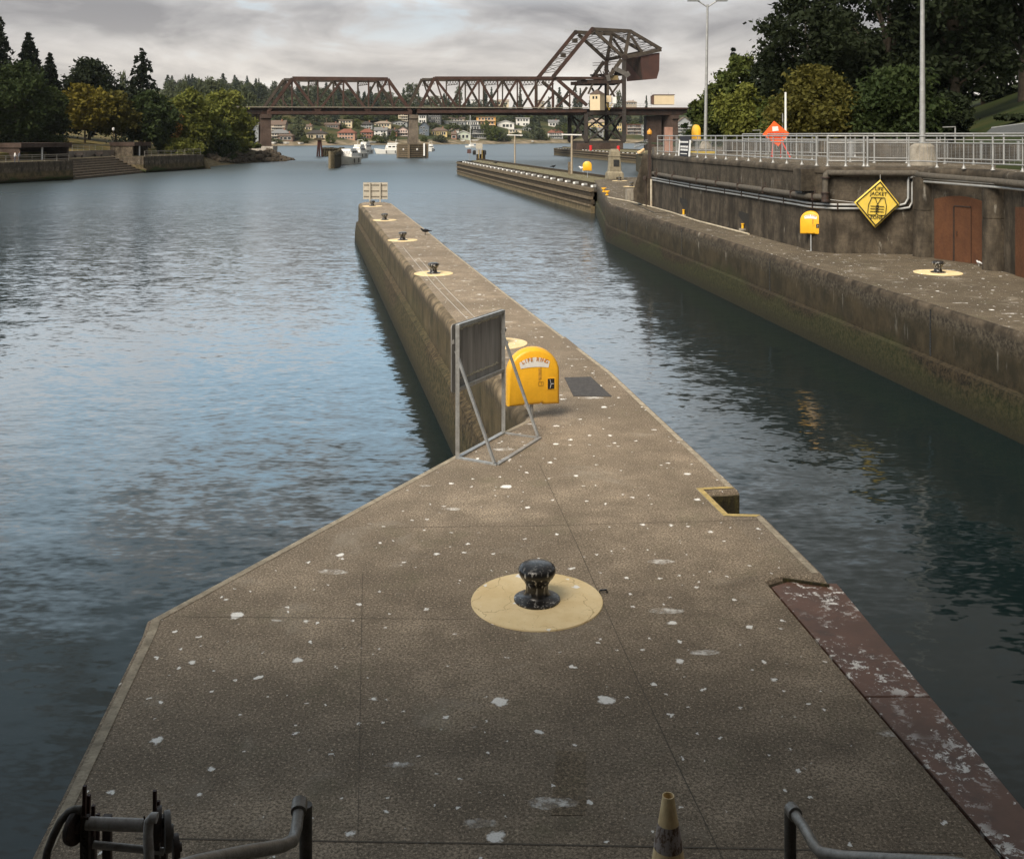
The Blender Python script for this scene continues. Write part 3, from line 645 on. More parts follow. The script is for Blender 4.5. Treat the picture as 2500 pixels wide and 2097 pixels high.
mb = MB(); a, c = W(205, 2000), W(385, 2000)
mb.bar((a.x, wy, .7), (c.x, wy, .7), .05); mb.bar((a.x, wy, .04), (c.x, wy, .04), .06); mb.bar((a.x, wy, .04), (a.x, wy+.35, .04), .06); mb.bar((c.x, wy, .04), (c.x, wy+.35, .04), .06); mb.build('frame_base', M_dark, root)
# chain hanging at both sides
for u in (204, 352):
    mb = MB()
    for k in range(16): p = W(u+(k % 2)*2, 2000+k*9, wy-.02); mb.tube([p+Vector((0, 0, .018)), p+Vector((.006 if k % 2 else 0, .006, 0)), p-Vector((0, 0, .018))], .005, 5)
    mb.build('chain', M_dark, root)

# ================================================================== right lock wall with its low deck
Q = lambda u, v_, z=0.0: tuple(G(u, v_, z)[:2])
edgeR = [(12.6, -8), (12.2, 24.6), (9.45, 48.0), (6.64, 72.0), Q(1449, 440)]
deckR = edgeR[::-1]
cornA = Vector(deckR[0])
outline = list(edgeR)+[(12.5, 119), (17.5, 119), (17.5, 70), (19, 40), (19, -8)]
outline = outline[::-1]
# counter-clockwise check
ar = sum(outline[i][0]*outline[(i+1) % len(outline)][1]-outline[(i+1) % len(outline)][0]*outline[i][1] for i in range(len(outline)))
if ar < 0: outline = outline[::-1]
root = thing('lock_wall', 'long stained concrete lock wall with a low deck along the right side of the channel', 'wall', (14, 40, 0))
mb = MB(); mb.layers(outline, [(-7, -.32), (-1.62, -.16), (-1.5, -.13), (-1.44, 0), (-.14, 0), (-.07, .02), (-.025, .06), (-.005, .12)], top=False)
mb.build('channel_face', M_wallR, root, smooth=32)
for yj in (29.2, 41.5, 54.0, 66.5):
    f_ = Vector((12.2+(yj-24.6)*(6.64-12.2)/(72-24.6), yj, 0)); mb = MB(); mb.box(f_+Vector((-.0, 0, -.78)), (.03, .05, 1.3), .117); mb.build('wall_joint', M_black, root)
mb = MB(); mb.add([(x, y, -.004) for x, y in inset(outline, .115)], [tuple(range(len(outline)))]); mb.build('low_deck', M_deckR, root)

# ---- retaining wall above it
wl = [(17.0, 30), (17.0, 34.8), Q(2454, 664), Q(2409, 647), Q(2334, 636), Q(2283, 631), (16.15, 41.2), Q(2240, 621.5), Q(2100, 619.5), Q(2040, 619), Q(2008, 616.5), Q(1978, 612), Q(1948, 603), Q(1890, 588), Q(1830, 571.5), Q(1700, 538), (9.25, 69.5)]
wl[0] = (17.0, -8)
TZ = 3.47
ret = wl+[(9.6, 71.5), (15.8, 118), (45, 118), (45, -8)]
ar = sum(ret[i][0]*ret[(i+1) % len(ret)][1]-ret[(i+1) % len(ret)][0]*ret[i][1] for i in range(len(ret)))
retc = ret if ar > 0 else ret[::-1]
root = thing('retaining_wall', 'tall streaked concrete retaining wall carrying the upper walkway on the right', 'wall', (14, 50, 0))
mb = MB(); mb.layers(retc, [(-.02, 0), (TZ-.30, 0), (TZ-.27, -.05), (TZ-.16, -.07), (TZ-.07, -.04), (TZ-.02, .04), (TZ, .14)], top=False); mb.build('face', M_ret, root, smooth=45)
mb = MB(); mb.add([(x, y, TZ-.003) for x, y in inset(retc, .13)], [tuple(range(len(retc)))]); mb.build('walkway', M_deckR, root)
# sloping end buttress
Yb = 70.6; bz = lambda u, v_: S(u, v_, Yb)
mb = MB(); poly = [S(1548, 492, Yb), S(1581, 499, Yb), S(1592, 500, Yb), S(1592, 377, Yb), S(1569, 378, Yb), S(1563, 408, Yb), S(1546, 466, Yb)]
for p in poly:
    if p.z < .12: p.z = 0
mb.extr(poly, (0.2, 1.2, 0)); mb.build('buttress', M_ret, root, bevel=.02)
# protruding chute box
def wall_pt(u, out=0.0):
    # point of the wall line seen at picture column u
    k = (u-UC)/F
    for a, c in zip(wl[:-1], wl[1:]):
        fa, fc = a[0]-k*a[1], c[0]-k*c[1]
        if fa*fc <= 0 and fa != fc:
            s_ = fa/(fa-fc); p = Vector(a).lerp(Vector(c), s_); d = (Vector(c)-Vector(a)).normalized(); n = Vector((d.y, -d.x)); n = -n if n.dot(Vector((-1, -1))) < 0 else n
            return p+n*out, d
    return Vector(wl[-1]), Vector((0, 1))
p, d = wall_pt(1972); ang = math.atan2(d.y, d.x)
mb = MB(); mb.box((p.x-.12, p.y-.15, 2.9), (.95, .75, .92), ang); mb.build('chute_box', M_ret, root, bevel=.02)
mb = MB(); mb.box((p.x-.12, p.y-.15, 2.40), (.8, .6, .06), ang); mb.build('chute_mouth', M_black, root)
# niches painted as flat dark sheets of shade, with yellow capped pipes
def niche(u0, u1, ztop, zbot, uc, vt, vb):
    a, d = wall_pt(u0, .006); c, _ = wall_pt(u1, .006); n = Vector((d.y, -d.x)); n = -n if n.x > 0 else n
    mb = MB(); A = Vector((*a, 0)); C = Vector((*c, 0)); N3 = Vector((*n, 0))
    mb.add([A+Vector((0, 0, ztop)), C+Vector((0, 0, ztop-.04)), C+Vector((0, 0, zbot)), A+Vector((0, 0, ztop-.25))], [(0, 1, 2, 3)])
    mb.build('niche', paint('niche shade paint', (.02, .018, .015), .95), root)
    y0 = MB(); pc, _ = wall_pt(uc, .10); q = S(uc, vb, pc.y); q2 = S(uc, vt, pc.y)
    y0.lathe([(.06, q.z), (.06, q2.z-.04), (.085, q2.z-.04), (.085, q2.z), (.001, q2.z)], 14, (pc.x, pc.y, 0)); y0.lathe([(.2, q.z-.1), (.18, q.z), (.001, q.z)], 12, (pc.x, pc.y, 0), 1)
    y0.build('capped_pipe', [M_yel, M_conc], root, smooth=40)
niche(1660, 1679, 1.05, .15, 1673, 512, 524); niche(1803, 1829, 1.0, .2, 1818, 546, 558)
# dark iron column at the end of the wall with a yellow lamp
p = S(1587, 377, 69.0)
mb = MB(); mb.bar((p.x-.03, 69.0, 1.9), (p.x-.03, 69.0, 4.75), .2, .2)
o = mb.build('iron_post', M_dark); tag(o, 'dark rusty iron post at the left end of the upper railing', 'post')
mb = MB(); mb.lathe([(.07, 0), (.16, .05), (.17, .22), (.12, .3), (.05, .36), (.02, .42)], 14, (p.x-.03, 69.0, 4.75)); tag(mb.build('beacon_lamp', paint('amber lamp', (.55, .25, .03), .35), smooth=50), 'small amber beacon lamp on top of the dark iron post', 'lamp')
# concrete block before the buttress
p = G(1538, 491); mb = MB(); mb.box((p.x, p.y+.35, .42), (.46, .7, .84), .1); tag(mb.build('concrete_block', M_conc, bevel=.02), 'small square concrete block beside the sloping buttress', 'block')

# ---- doors under the walkway
M_door = paint('rust red door paint', (.092, .038, .017), .65, .18, 1.8, spec=.3, grime=(.05, .02, .012), gamt=.5)
def door(u0, u1, label, leaf=None):
    a, d = wall_pt(u0, .02); c, _ = wall_pt(u1, .02); A, C = Vector((*a, 0)), Vector((*c, 0)); d3 = (C-A).normalized(); n3 = Vector((-d3.y, d3.x, 0)); n3 = -n3 if n3.x > 0 else n3
    r = thing('iron_door', label, 'door', tuple((A+C)/2), 'rust red iron doors below the walkway')
    mb = MB(); arch = [A]+[A.lerp(C, k/8)+Vector((0, 0, 2.28+.17*math.sin(math.pi*k/8))) for k in range(9)]+[C]
    mb.extr(arch, n3*.05); mb.build('door_panel', M_door, r)
    if leaf:
        mb = MB(); l0, l1 = A.lerp(C, leaf[0]), A.lerp(C, leaf[1]); mb.extr([l0+n3*.052, l0+n3*.052+Vector((0, 0, 2.05)), l1+n3*.052+Vector((0, 0, 2.05)), l1+n3*.052], n3*.03); lf = mb.build('door_leaf', M_door, r)
        mb = MB(); mb.bar(l0+n3*.08, l0+n3*.08+Vector((0, 0, 2.05)), .1, .03); mb.bar(l0+n3*.08+Vector((0, 0, 2.07)), l1+n3*.08+Vector((0, 0, 2.07)), .06, .04); mb.bar(l1+n3*.07, l1+n3*.07+Vector((0, 0, 2.05)), .02, .03); mb.build('door_frame', M_dark, r)
        mb = MB(); h = l0.lerp(l1, .2)+Vector((0, 0, 1.0))+n3*.1; mb.tube([h, h+n3*.05, h+n3*.05+Vector((0, 0, .12)), h+Vector((0, 0, .12))], .012, 6); mb.build('handle', M_dark, lf)
    return r
door(2284, 2408, 'wide rust red iron door with an inset leaf, under the right walkway', (.42, .74))
# second bay beyond the pillar
A = Vector((17.0, 35.3, 0)); C = Vector((17.0, 31.2, 0)); r = thing('iron_door', 'rust red iron door cut off by the right edge of the photo, beyond the dark pillar', 'door', (16.97, 33.4, 0), 'rust red iron doors below the walkway')
mb = MB(); mb.extr([A, A+Vector((0, 0, 2.3)), A.lerp(C, .5)+Vector((0, 0, 2.45)), C+Vector((0, 0, 2.3)), C], (-.06, 0, 0)); mb.build('door_panel', M_door, r)
# round pillars between the doors
for u, dd, lab in ((2441, .16, 'dark round concrete pillar between the two rust red doors'), (2262, .1, 'dark round concrete pillar left of the wide rust red door')):
    p, d = wall_pt(u, dd); mb = MB(); mb.lathe([(.42, 0), (.42, 1.78), (.40, 1.79), (.40, 1.81), (.42, 1.82), (.42, 3.1), (.001, 3.1)], 24, (p.x, p.y, 0)); tag(mb.build('pillar', M_ret, smooth=40), lab, 'pillar', 'pillars beside the iron doors')

# ---- pipes along the wall
def run(us, z, out):
    pts = []
    for u in us: p, _ = wall_pt(u, out); pts.append(Vector((p.x, p.y, z)))
    return pts
main = run([1582, 1640, 1700, 1760, 1830, 1890, 1948, 1978, 2000, 2016], 2.24, .24)
p, d = wall_pt(2022, .26)
drop = [Vector((p.x, p.y, z)) for z in (2.26, 2.4, 2.7, 3.0, 3.12)]
topp = run([2030, 2060, 2100, 2150, 2205, 2236], 3.22, .24)+[Vector((15.85, 41.0, 3.18)), Vector((16.1, 39.6, 3.15)), Vector((16.7, 36.2, 3.12)), Vector((16.72, 30, 3.1))]
root = thing('service_pipe', 'thick dark insulated pipe running along the retaining wall and up over the sign', 'pipe', (12, 50, 2))
mb = MB(); mb.tube(main+[Vector((p.x-.05, p.y, 2.23))], .125, 14); mb.build('pipe_run', M_pipe, root, smooth=50)
mb = MB(); mb.tube([drop[1], drop[2], drop[3], Vector((p.x+.03, p.y, 3.15)), Vector((p.x+.12, p.y, 3.22))]+topp, .12, 14); mb.build('pipe_run', M_pipe, root, smooth=50)
mb = MB(); mb.lathe([(.001, 2.06), (.17, 2.06), (.17, 2.12), (.15, 2.14), (.15, 2.40), (.19, 2.40), (.19, 2.45), (.001, 2.46)], 18, (p.x, p.y, 0)); mb.lathe([(.19, 3.0), (.19, 3.05), (.12, 3.06)], 18, (p.x, p.y, 0)); mb.build('flange', M_dark, root, smooth=40)
for u in (1612, 1655, 1715, 1763, 1817, 1880, 1950, 2000):
    q, d_ = wall_pt(u, .24); mb = MB(); mb.box((q.x, q.y, 2.24), (.05, .30, .30), math.atan2(d_.y, d_.x)); mb.bar((q.x, q.y, 2.36), (q.x, q.y, 2.62), .05, .03); mb.build('pipe_clamp', M_dark, root)
def conduit(lab, z, z2, out, dr):
    root = thing('conduit', lab, 'conduit', (12, 50, z), 'pale steel conduits on the retaining wall')
    p2, _ = wall_pt(2200, out); q, _ = wall_pt(2216+dr*10, out)
    pts = run([1594, 1650, 1700, 1760, 1830, 1890, 1948, 1978, 2000, 2040, 2100, 2160, 2196], z, out)
    pts += [Vector((q.x-.12, q.y, z+.06)), Vector((q.x, q.y, z+.28)), Vector((q.x, q.y, z2-.1)), Vector((q.x+.05, q.y-.02, z2))]
    pts += [Vector((15.9, 40.8, z2)), Vector((16.25, 38.5, z2)), Vector((16.75, 35.6, z2)), Vector((16.8, 30, z2))]
    mb = MB(); mb.tube(pts, .048, 10); mb.build('tube', M_rail, root, smooth=50)
    for u in (1640, 1690, 1730, 1775, 1817, 1860, 1920, 1990, 2043):
        q, d_ = wall_pt(u, out); mb = MB(); mb.box((q.x, q.y, z), (.05, .13, .13), math.atan2(d_.y, d_.x)); mb.build('clip', M_dark, root)
conduit('upper of two pale conduits along the retaining wall below the thick pipe', 1.95, 3.06, .09, 0)
conduit('lower of two pale conduits along the retaining wall below the thick pipe', 1.80, 2.93, .09, 1)
mb = MB(); q = S(1590, 445, 68.9); mb.tube([(q.x, 68.9, .0), (q.x, 68.9, 1.85)], .07, 10); tag(mb.build('drain_pipe', paint('stained down pipe', (.45, .40, .31), .6, .3, 2, grime=(.3, .16, .06), gamt=.6)), 'pale rusty down pipe at the left end of the retaining wall', 'pipe')
mb = MB(); mb.tube([(q.x-.25, 69.6, 0), (q.x-.25, 69.6, 1.9)], .035, 8); mb.lathe([(.001, 1.75), (.14, 1.8), (.14, 2.0), (.001, 2.05)], 10, (q.x-.35, 69.3, 0)); tag(mb.build('flood_lamp', M_dark), 'small dark flood lamp on a thin stem beside the pale down pipe', 'lamp')
# loose pipe lying along the deck
mb = MB(); mb.tube([G(1484, 482, .05), G(1536, 492, .05), G(1600, 508, .05), G(1640, 519, .05), G(1700, 539, .05), G(1828, 572, .05)], .05, 8); tag(mb.build('deck_pipe', paint('deck pipe', (.42, .36, .26), .6, .3, 2, grime=(.2, .15, .1), gamt=.5)), 'thin pale pipe lying on the low deck along the wall foot', 'pipe')
mb = MB(); mb.tube([G(1540, 495, .04), G(1600, 520, .04), G(1636, 520, .04)], .025, 6); tag(mb.build('hose', M_pipe), 'thin hose lying in a V on the low deck beside the pale pipe', 'hose')
for u, v_ , lab in ((1474, 469, 'small yellow valve at the lock wall corner, farther of two'), (1482, 477, 'small yellow valve at the lock wall corner, nearer of two')):
    p = G(u, v_); mb = MB(); mb.lathe([(.14, 0), (.14, .06), (.07, .08), (.07, .2), (.16, .22), (.16, .3), (.001, .32)], 12, p); mb.bar(p+Z*.34+Vector((-.22, 0, 0)), p+Z*.34+Vector((.22, 0, 0)), .04); tag(mb.build('valve', M_yel), lab, 'valve', 'yellow valves at the lock wall corner')

# ---- life jacket zone banner
Ys = 41.35
tp, lf, rt, bt = S(2149, 439, Ys), S(2082, 494, Ys+.15), S(2197, 500, Ys), S(2136.6, 557, Ys+.0)
for q in (tp, lf, rt, bt): q.y = Ys
root = thing('life_jacket_sign', 'yellow diamond banner reading LIFE JACKET ZONE hung on the dark retaining wall', 'sign', tuple((tp+bt)/2))
M_sy = paint('yellow banner', (.70, .50, .075), .6, .08, 4, grime=(.6, .5, .2), gamt=.4)
M_ink = paint('black ink', (.012, .012, .011), .6, .1)
mb = MB()
grid = 12; vs = []; fs = []
for i in range(grid+1):
    for j in range(grid+1):
        a = lf.lerp(tp, i/grid); c = bt.lerp(rt, i/grid); q = a.lerp(c, j/grid); q.y += .012*math.sin(i*1.7)*math.sin(j*1.1); vs.append(q)
for i in range(grid):
    for j in range(grid): k = i*(grid+1)+j; fs.append((k, k+1, k+grid+2, k+grid+1))
mb.add(vs, fs); o = mb.build('banner', M_sy, root, smooth=60); sd = o.modifiers.new('thick', 'SOLIDIFY'); sd.thickness = .012; sd.offset = 0
cen = (tp+lf+rt+bt)/4
def ins_(q, k): r_ = cen.lerp(q, k); r_.y = Ys-.032; return r_
mb = MB(); k0, k1 = .93, .865
qs = [tp, rt, bt, lf]
for a, c in zip(qs, qs[1:]+qs[:1]): mb.add([ins_(a, k0), ins_(c, k0), ins_(c, k1), ins_(a, k1)], [(0, 1, 2, 3)])
mb.build('border', M_ink, root)
ax = Vector((rt.x-lf.x, 0, rt.z-lf.z)).normalized(); az_ = Vector((tp.x-bt.x, 0, tp.z-bt.z)).normalized()
hh_ = (tp-bt).length/2
def B(x, y): return Vector((cen.x, Ys-.034, cen.z))+ax*(x*hh_)+az_*(y*hh_)
tm = Matrix(((ax.x, az_.x, 0, 0), (0, 0, -1, 0), (ax.z, az_.z, 0, 0), (0, 0, 0, 1)))
for body, y, s_ in (('LIFE', .55, .20), ('JACKET', .345, .20), ('ZONE', -.625, .19)):
    mb = MB(); o_ = B(0, y); m4 = Matrix.Translation(o_) @ tm
    mb.text(body, s_*hh_*1.02, m4, .002); mb.build('lettering', M_ink, root)
mb = MB(); wv = .028*hh_
L = [(-.27, .30), (-.20, .30), (-.12, .28), (0, .02), (.12, .28), (.20, .30), (.27, .30), (.30, .18), (.36, .02), (.37, -.04), (.37, -.36), (.33, -.42), (.08, -.42), (.0, -.36), (-.08, -.42), (-.33, -.42), (-.37, -.36), (-.37, -.04), (-.36, .02), (-.30, .18), (-.27, .30)]
L = [(x, y-.05) for x, y in L]
for a, c in zip(L[:-1], L[1:]): mb.bar(B(*a), B(*c), wv, .004, up=(0, 1, 0))
mb.bar(B(-.19, .25), B(.19, .25), wv, .004, up=(0, 1, 0)); mb.bar(B(0, -.03), B(0, -.41), wv*.8, .004, up=(0, 1, 0))
for y in (-.09, -.20, -.31):
    mb.bar(B(-.28, y-.02), B(-.05, y-.02), wv, .004, up=(0, 1, 0)); mb.bar(B(.05, y-.02), B(.28, y-.02), wv, .004, up=(0, 1, 0)); mb.bar(B(-.06, y-.05), B(.06, y+.03), wv, .004, up=(0, 1, 0)); mb.bar(B(-.06, y+.03), B(.06, y-.05), wv, .004, up=(0, 1, 0))
mb.build('vest_pictogram', M_ink, root)
mb = MB(); mb.tube([tp, tp+Z*.2], .006, 5); mb.tube([lf, lf+Vector((-.9, .15, .1))], .006, 5); mb.tube([rt, rt+Vector((.15, 0, .03))], .006, 5); mb.build('cord', M_white, root)

# ---- railing on the retaining wall
m, t, b = newmat('wire mesh'); v = obj(t)
sx_ = nd(t, 'ShaderNodeSeparateXYZ', {0: v})
g1 = rng_(t, mth(t, 'PINGPONG', mth(t, 'ADD', sx_.outputs[0], mth(t, 'MULTIPLY', sx_.outputs[1], .45)), .0275), 0, .0035, 1, 0); g2 = rng_(t, mth(t, 'PINGPONG', sx_.outputs[2], .0275), 0, .0035, 1, 0)
fac = mth(t, 'MAXIMUM', g1, g2)
b.inputs['Base Color'].default_value = (.34, .34, .33, 1); b.inputs['Metallic'].default_value = .4; b.inputs['Roughness'].default_value = .5
t.links.new(rng_(t, fac, 0, 1, .0, 1), b.inputs['Alpha']); M_mesh = m
def railing(name, label, pts, z0, hgt=1.22, sp=1.55, thick=4, mid=True, group='grey pipe railings', mesh=True, low=.22, r_=.03, mt=None):
    mt = mt or M_rail
    root = thing(name, label, 'railing', (*pts[0], z0), group)
    P = [Vector((*p, 0)) for p in pts]
    for h, rr in ((hgt, r_*1.15), (hgt-.27, r_*.9), (low, r_*.9)):
        mb = MB(); mb.tube([p+Z*(z0+h) for p in P], rr, 8); mb.build('rail', mt, root, smooth=50)
    L_ = [0]
    for a, c in zip(P[:-1], P[1:]): L_.append(L_[-1]+(c-a).length)
    n = max(2, int(L_[-1]/sp)); k = 0
    for i in range(n+1):
        s_ = L_[-1]*i/n
        while k < len(P)-2 and L_[k+1] < s_: k += 1
        q = P[k].lerp(P[k+1], (s_-L_[k])/max(L_[k+1]-L_[k], 1e-6)); big = (i % thick == 0)
        mb = MB(); mb.tube([q+Z*z0, q+Z*(z0+hgt)], r_*(1.35 if big else .8), 8); mb.lathe([(.09, 0), (.05, .05), (.04, .12)], 8, q+Z*z0); mb.build('post', mt, root, smooth=50)
    if mesh:
        mb = MB()
        for a, c in zip(P[:-1], P[1:]): mb.add([a+Z*(z0+low), c+Z*(z0+low), c+Z*(z0+hgt-.27), a+Z*(z0+hgt-.27)], [(0, 1, 2, 3)])
        mb.build('wire_mesh', M_mesh, root, fix=False)
    return root
def off(us, out): return [tuple(wall_pt(u, out)[0]) for u in us]
railing('pipe_railing', 'grey pipe railing along the left part of the upper walkway, with the black banner', off([1594, 1650, 1700, 1760, 1830, 1890, 1948, 1975], -.32), TZ)
railing('pipe_railing', 'grey pipe gate section of railing above the yellow banner', off([2012, 2060, 2113], -.32), TZ, sp=1.0, thick=1)
railing('pipe_railing', 'grey pipe railing above the rust red doors at the right edge', [off([2122], -.32)[0], (16.2, 42.0), (16.65, 40.0), (17.5, 36.2), (17.35, 30), (17.35, 18)], TZ)
railing('pipe_railing', 'second grey railing set back behind the gate, on the far side of the upper walkway', [(13.2, 60), (15.4, 50.5), (16.8, 47.3), (19.2, 46.3), (21, 42), (22, 34), (22, 20)], TZ, hgt=1.32)
railing('pipe_railing', 'distant grey railing behind the orange sign', [(12.6, 80), (14.5, 70), (18.5, 62), (24.5, 60)], TZ, sp=2.2)
# low concrete parapets behind
for pts, lab in (([(16.6, 49.2), (19.4, 48.2), (21.6, 44), (22.8, 36), (22.8, 20)], 'low brown concrete parapet behind the railings at right'), ([(15.0, 74), (19.4, 66), (26, 63)], 'low concrete parapet behind the orange sign')):
    mb = MB()
    for a, c in zip(pts[:-1], pts[1:]): mb.bar((*a, TZ+.45), (*c, TZ+.45), .3, .9)
    tag(mb.build('parapet_wall', M_ret), lab, 'wall', 'low parapets on the upper walkway')
# sloping mesh canopy panels at the right edge
root = thing('canopy_fence', 'row of sloping wire mesh panels rising behind the right railing', 'fence', (23, 36, TZ))
M_mesh2 = paint('dense grey mesh', (.06, .062, .06), .6, .2, 12)
cp = [(21.2, 47), (22.3, 42), (23.0, 37), (23.4, 32), (23.6, 26)]
for i, (a, c) in enumerate(zip(cp[:-1], cp[1:])):
    A, C = Vector((*a, 4.80)), Vector((*c, 4.80)); U = Vector((1.1, .5, .75)); h0 = .35 if i == 0 else 1
    mb = MB(); mb.add([A, C, C+U, A+U*h0], [(0, 1, 2, 3)]); mb.build('mesh_panel', M_mesh2, root, fix=False)
    mb = MB(); mb.bar(A+U*h0, C+U, .05); mb.bar(C, C+U, .05); mb.bar(A, C, .05); mb.build('frame', M_rail, root)

# ---- banner on the railing
a, c = S(1651, 333, 0), None
pb0, _ = wall_pt(1651, -.24); pb1, _ = wall_pt(1679, -.24); A, C = Vector((*pb0, 0)), Vector((*pb1, 0)); d3 = (C-A).normalized(); n3 = Vector((d3.y, -d3.x, 0)); n3 = -n3 if n3.y > 0 else n3
root = thing('cloth_banner', 'black and white cloth banner tied to the left end of the upper railing', 'banner', tuple(A))
wd = (C-A).length
mb = MB(); mb.extr([A+Z*3.50+n3*.1, C+Z*3.50+n3*.1, C+Z*4.66+n3*.02, A+Z*4.66+n3*.02], n3*.01); mb.build('cloth', paint('black cloth', (.02, .02, .026), .8, .3, 5), root)
for x0, x1, z0, z1 in ((-.02, .09, 3.5, 4.45), (.88, 1.02, 3.5, 4.45)): mb = MB(); mb.extr([A.lerp(C, x0)+Z*z0+n3*.115, A.lerp(C, x1)+Z*z0+n3*.115, A.lerp(C, x1)+Z*z1+n3*.055, A.lerp(C, x0)+Z*z1+n3*.055], n3*.006); mb.build('white_stripe', M_white, root)
rr = random.Random(3); mb = MB()
for z0, hgt, x0, x1 in ((4.28, .10, .08, .8), (4.0, .11, .15, .82), (3.82, .11, .18, .8), (3.62, .05, .2, .75)):
    x = x0
    while x < x1:
        l = rr.uniform(.05, .1); mb.extr([A.lerp(C, x)+Z*z0+n3*(.118-.06*(z0-3.5)), A.lerp(C, min(x+l, x1))+Z*z0+n3*(.118-.06*(z0-3.5)), A.lerp(C, min(x+l, x1))+Z*(z0+hgt)+n3*(.112-.06*(z0-3.5)), A.lerp(C, x)+Z*(z0+hgt)+n3*(.112-.06*(z0-3.5))], n3*.006); x += l+.018
mb.build('lettering', M_white, root)

# ---- orange diamond sign on its stand
Yo = 57.0; oc = S(1894, 327, Yo)
root = thing('road_work_sign', 'bright orange diamond roll-up sign on red legs behind the railing', 'sign', (oc.x, Yo, TZ))
q4 = [S(1890, 296, Yo), S(1928, 327, Yo), S(1900, 358, Yo), S(1862, 329, Yo)]
mb = MB(); mb.extr(q4, (0, .03, 0)); mb.build('sign_face', M_orange, root)
mb = MB(); mb.extr([S(1885, 310, Yo-.01), S(1899, 309, Yo-.01), S(1901, 320, Yo-.01), S(1886, 321, Yo-.01)], (0, -.01, 0)); mb.build('paper_notice', M_white, root)
mb = MB()
for u in range(1876, 1916, 4): mb.box(S(u+1, 325, Yo-.012), (.06, .006, .085))
M_let = paint('red brown letters', (.55, .05, .015), .6); mb.build('lettering', M_let, root); mb = MB()
for u in range(1886, 1908, 5): mb.box(S(u+1, 336, Yo-.012), (.075, .006, .10))
mb.build('lettering', M_let, root)
mb = MB(); g = paint('fluorescent red', (.8, .06, .04), .5)
for u0, v0, u1, v1, dy in ((1887, 345, 1883, 386, -.3), (1909, 345, 1927, 388, -.3), (1890, 345, 1888, 384, .5), (1906, 345, 1912, 384, .5)): mb.bar(S(u0, v0, Yo+.06), Vector((S(u1, v1, Yo).x, Yo+dy, TZ)), .05)
mb.build('stand_legs', g, root)
mb = MB(); mb.bar(S(1893, 335, Yo+.08), S(1897, 365, Yo+.08), .05); mb.bar((S(1880, 0, Yo).x, Yo-.3, TZ+.03), (S(1930, 0, Yo).x, Yo-.3, TZ+.03), .06); mb.build('stand_base', M_galv, root)

# ---- lamp poles, flag pole, small lamps
def lamp_pole(u, Y, z0, ztop, r0, label, arms=True, ped=None):
    x = (u-UC)/F*Y; root = thing('lamp_pole', label, 'lamp post', (x, Y, z0), 'tall grey lamp poles on the upper walkway')
    mb = MB(); mb.tube([(x, Y, z0), (x+.1*arms, Y, (z0+ztop)/2), (x+.2*arms, Y, ztop)], [r0, r0*.8, r0*.6], 14); mb.build('pole', M_rail, root, smooth=50)
    if arms:
        for sgn in (-1, 1):
            mb = MB(); mb.tube([(x+.2, Y, ztop-.25), (x+.2+sgn*.9, Y, ztop+.35)], .06, 8); ar = mb.build('arm', M_rail, root, smooth=50)
            mb = MB(); mb.box((x+.2+sgn*1.35, Y, ztop+.42), (1.1, .5, .2)); mb.build('lamp_head', M_rail, ar, bevel=.03)
    if ped:
        mb = MB(); mb.lathe(ped, 24, (x, Y, z0)); mb.build('pedestal', M_conc, root, smooth=40)
lamp_pole(1722, 100, TZ, 17.2, .17, 'tall grey lamp pole with a forked top, left of the trees', True, [(.62, 0), (.5, .4), (.3, .75), (.001, .76)])
lamp_pole(2252, 43.6, TZ, 12.5, .125, 'tall grey lamp pole rising above the rust red doors at the right', False, [(.62, 0), (.60, .05), (.50, .78), (.3, .93), (.001, .95)])
p = S(1918, 330, 75); mb = MB(); mb.tube([(p.x, 75, TZ), (p.x, 75, S(0, 226, 75).z)], [.09, .07], 8); tag(mb.build('flag_pole', M_white), 'thin white pole rising behind the orange sign', 'pole')
p = S(1911, 330, 82); mb = MB(); mb.tube([(p.x, 82, TZ), (p.x, 82, S(0, 277, 82).z)], .05, 6); tag(mb.build('thin_pole', M_rail), 'short thin grey pole beside the white pole', 'pole')
for u0, u1, v_, Y, lab in ((1838, 1856, 319, 92, 'small flat street lamp on a bent pole left of the orange sign'), (2302, 2332, 311, 70, 'small flat street lamp above the sloping mesh panels')):
    a, c = S(u0, v_, Y), S(u1, v_-1, Y); root = thing('walkway_lamp', lab, 'lamp', (c.x, Y, TZ), 'small walkway lamps')
    mb = MB(); mb.tube([(c.x, Y, TZ), c], .045, 8); mb.build('pole', M_rail, root); mb = MB(); mb.bar(a, c, .14, .06); mb.build('lamp_head', M_rail, root)
# pink stone pillar
Yp = 76; a, c = S(1624, 311, Yp), S(1643, 311, Yp); mb = MB(); mb.box(((a.x+c.x)/2, Yp+.3, (TZ+a.z)/2), (c.x-a.x, .6, a.z-TZ)); tag(mb.build('stone_pillar', paint('pinkish stone', (.30, .17, .125), .8, .2, 2), bevel=.03), 'pinkish stone pillar standing behind the black banner', 'pillar')
# yellow floor bars behind the banner
mb = MB(); a, c = S(1680, 365, 66), S(1745, 366, 66); mb.box(((a.x+c.x)/2, 66, TZ+.18), (c.x-a.x, .15, .14)); tag(mb.build('kerb_bar', paint('dull yellow bar', (.42, .30, .05), .7, .2)), 'long dull yellow bar on the walkway floor behind the railing', 'kerb bar')

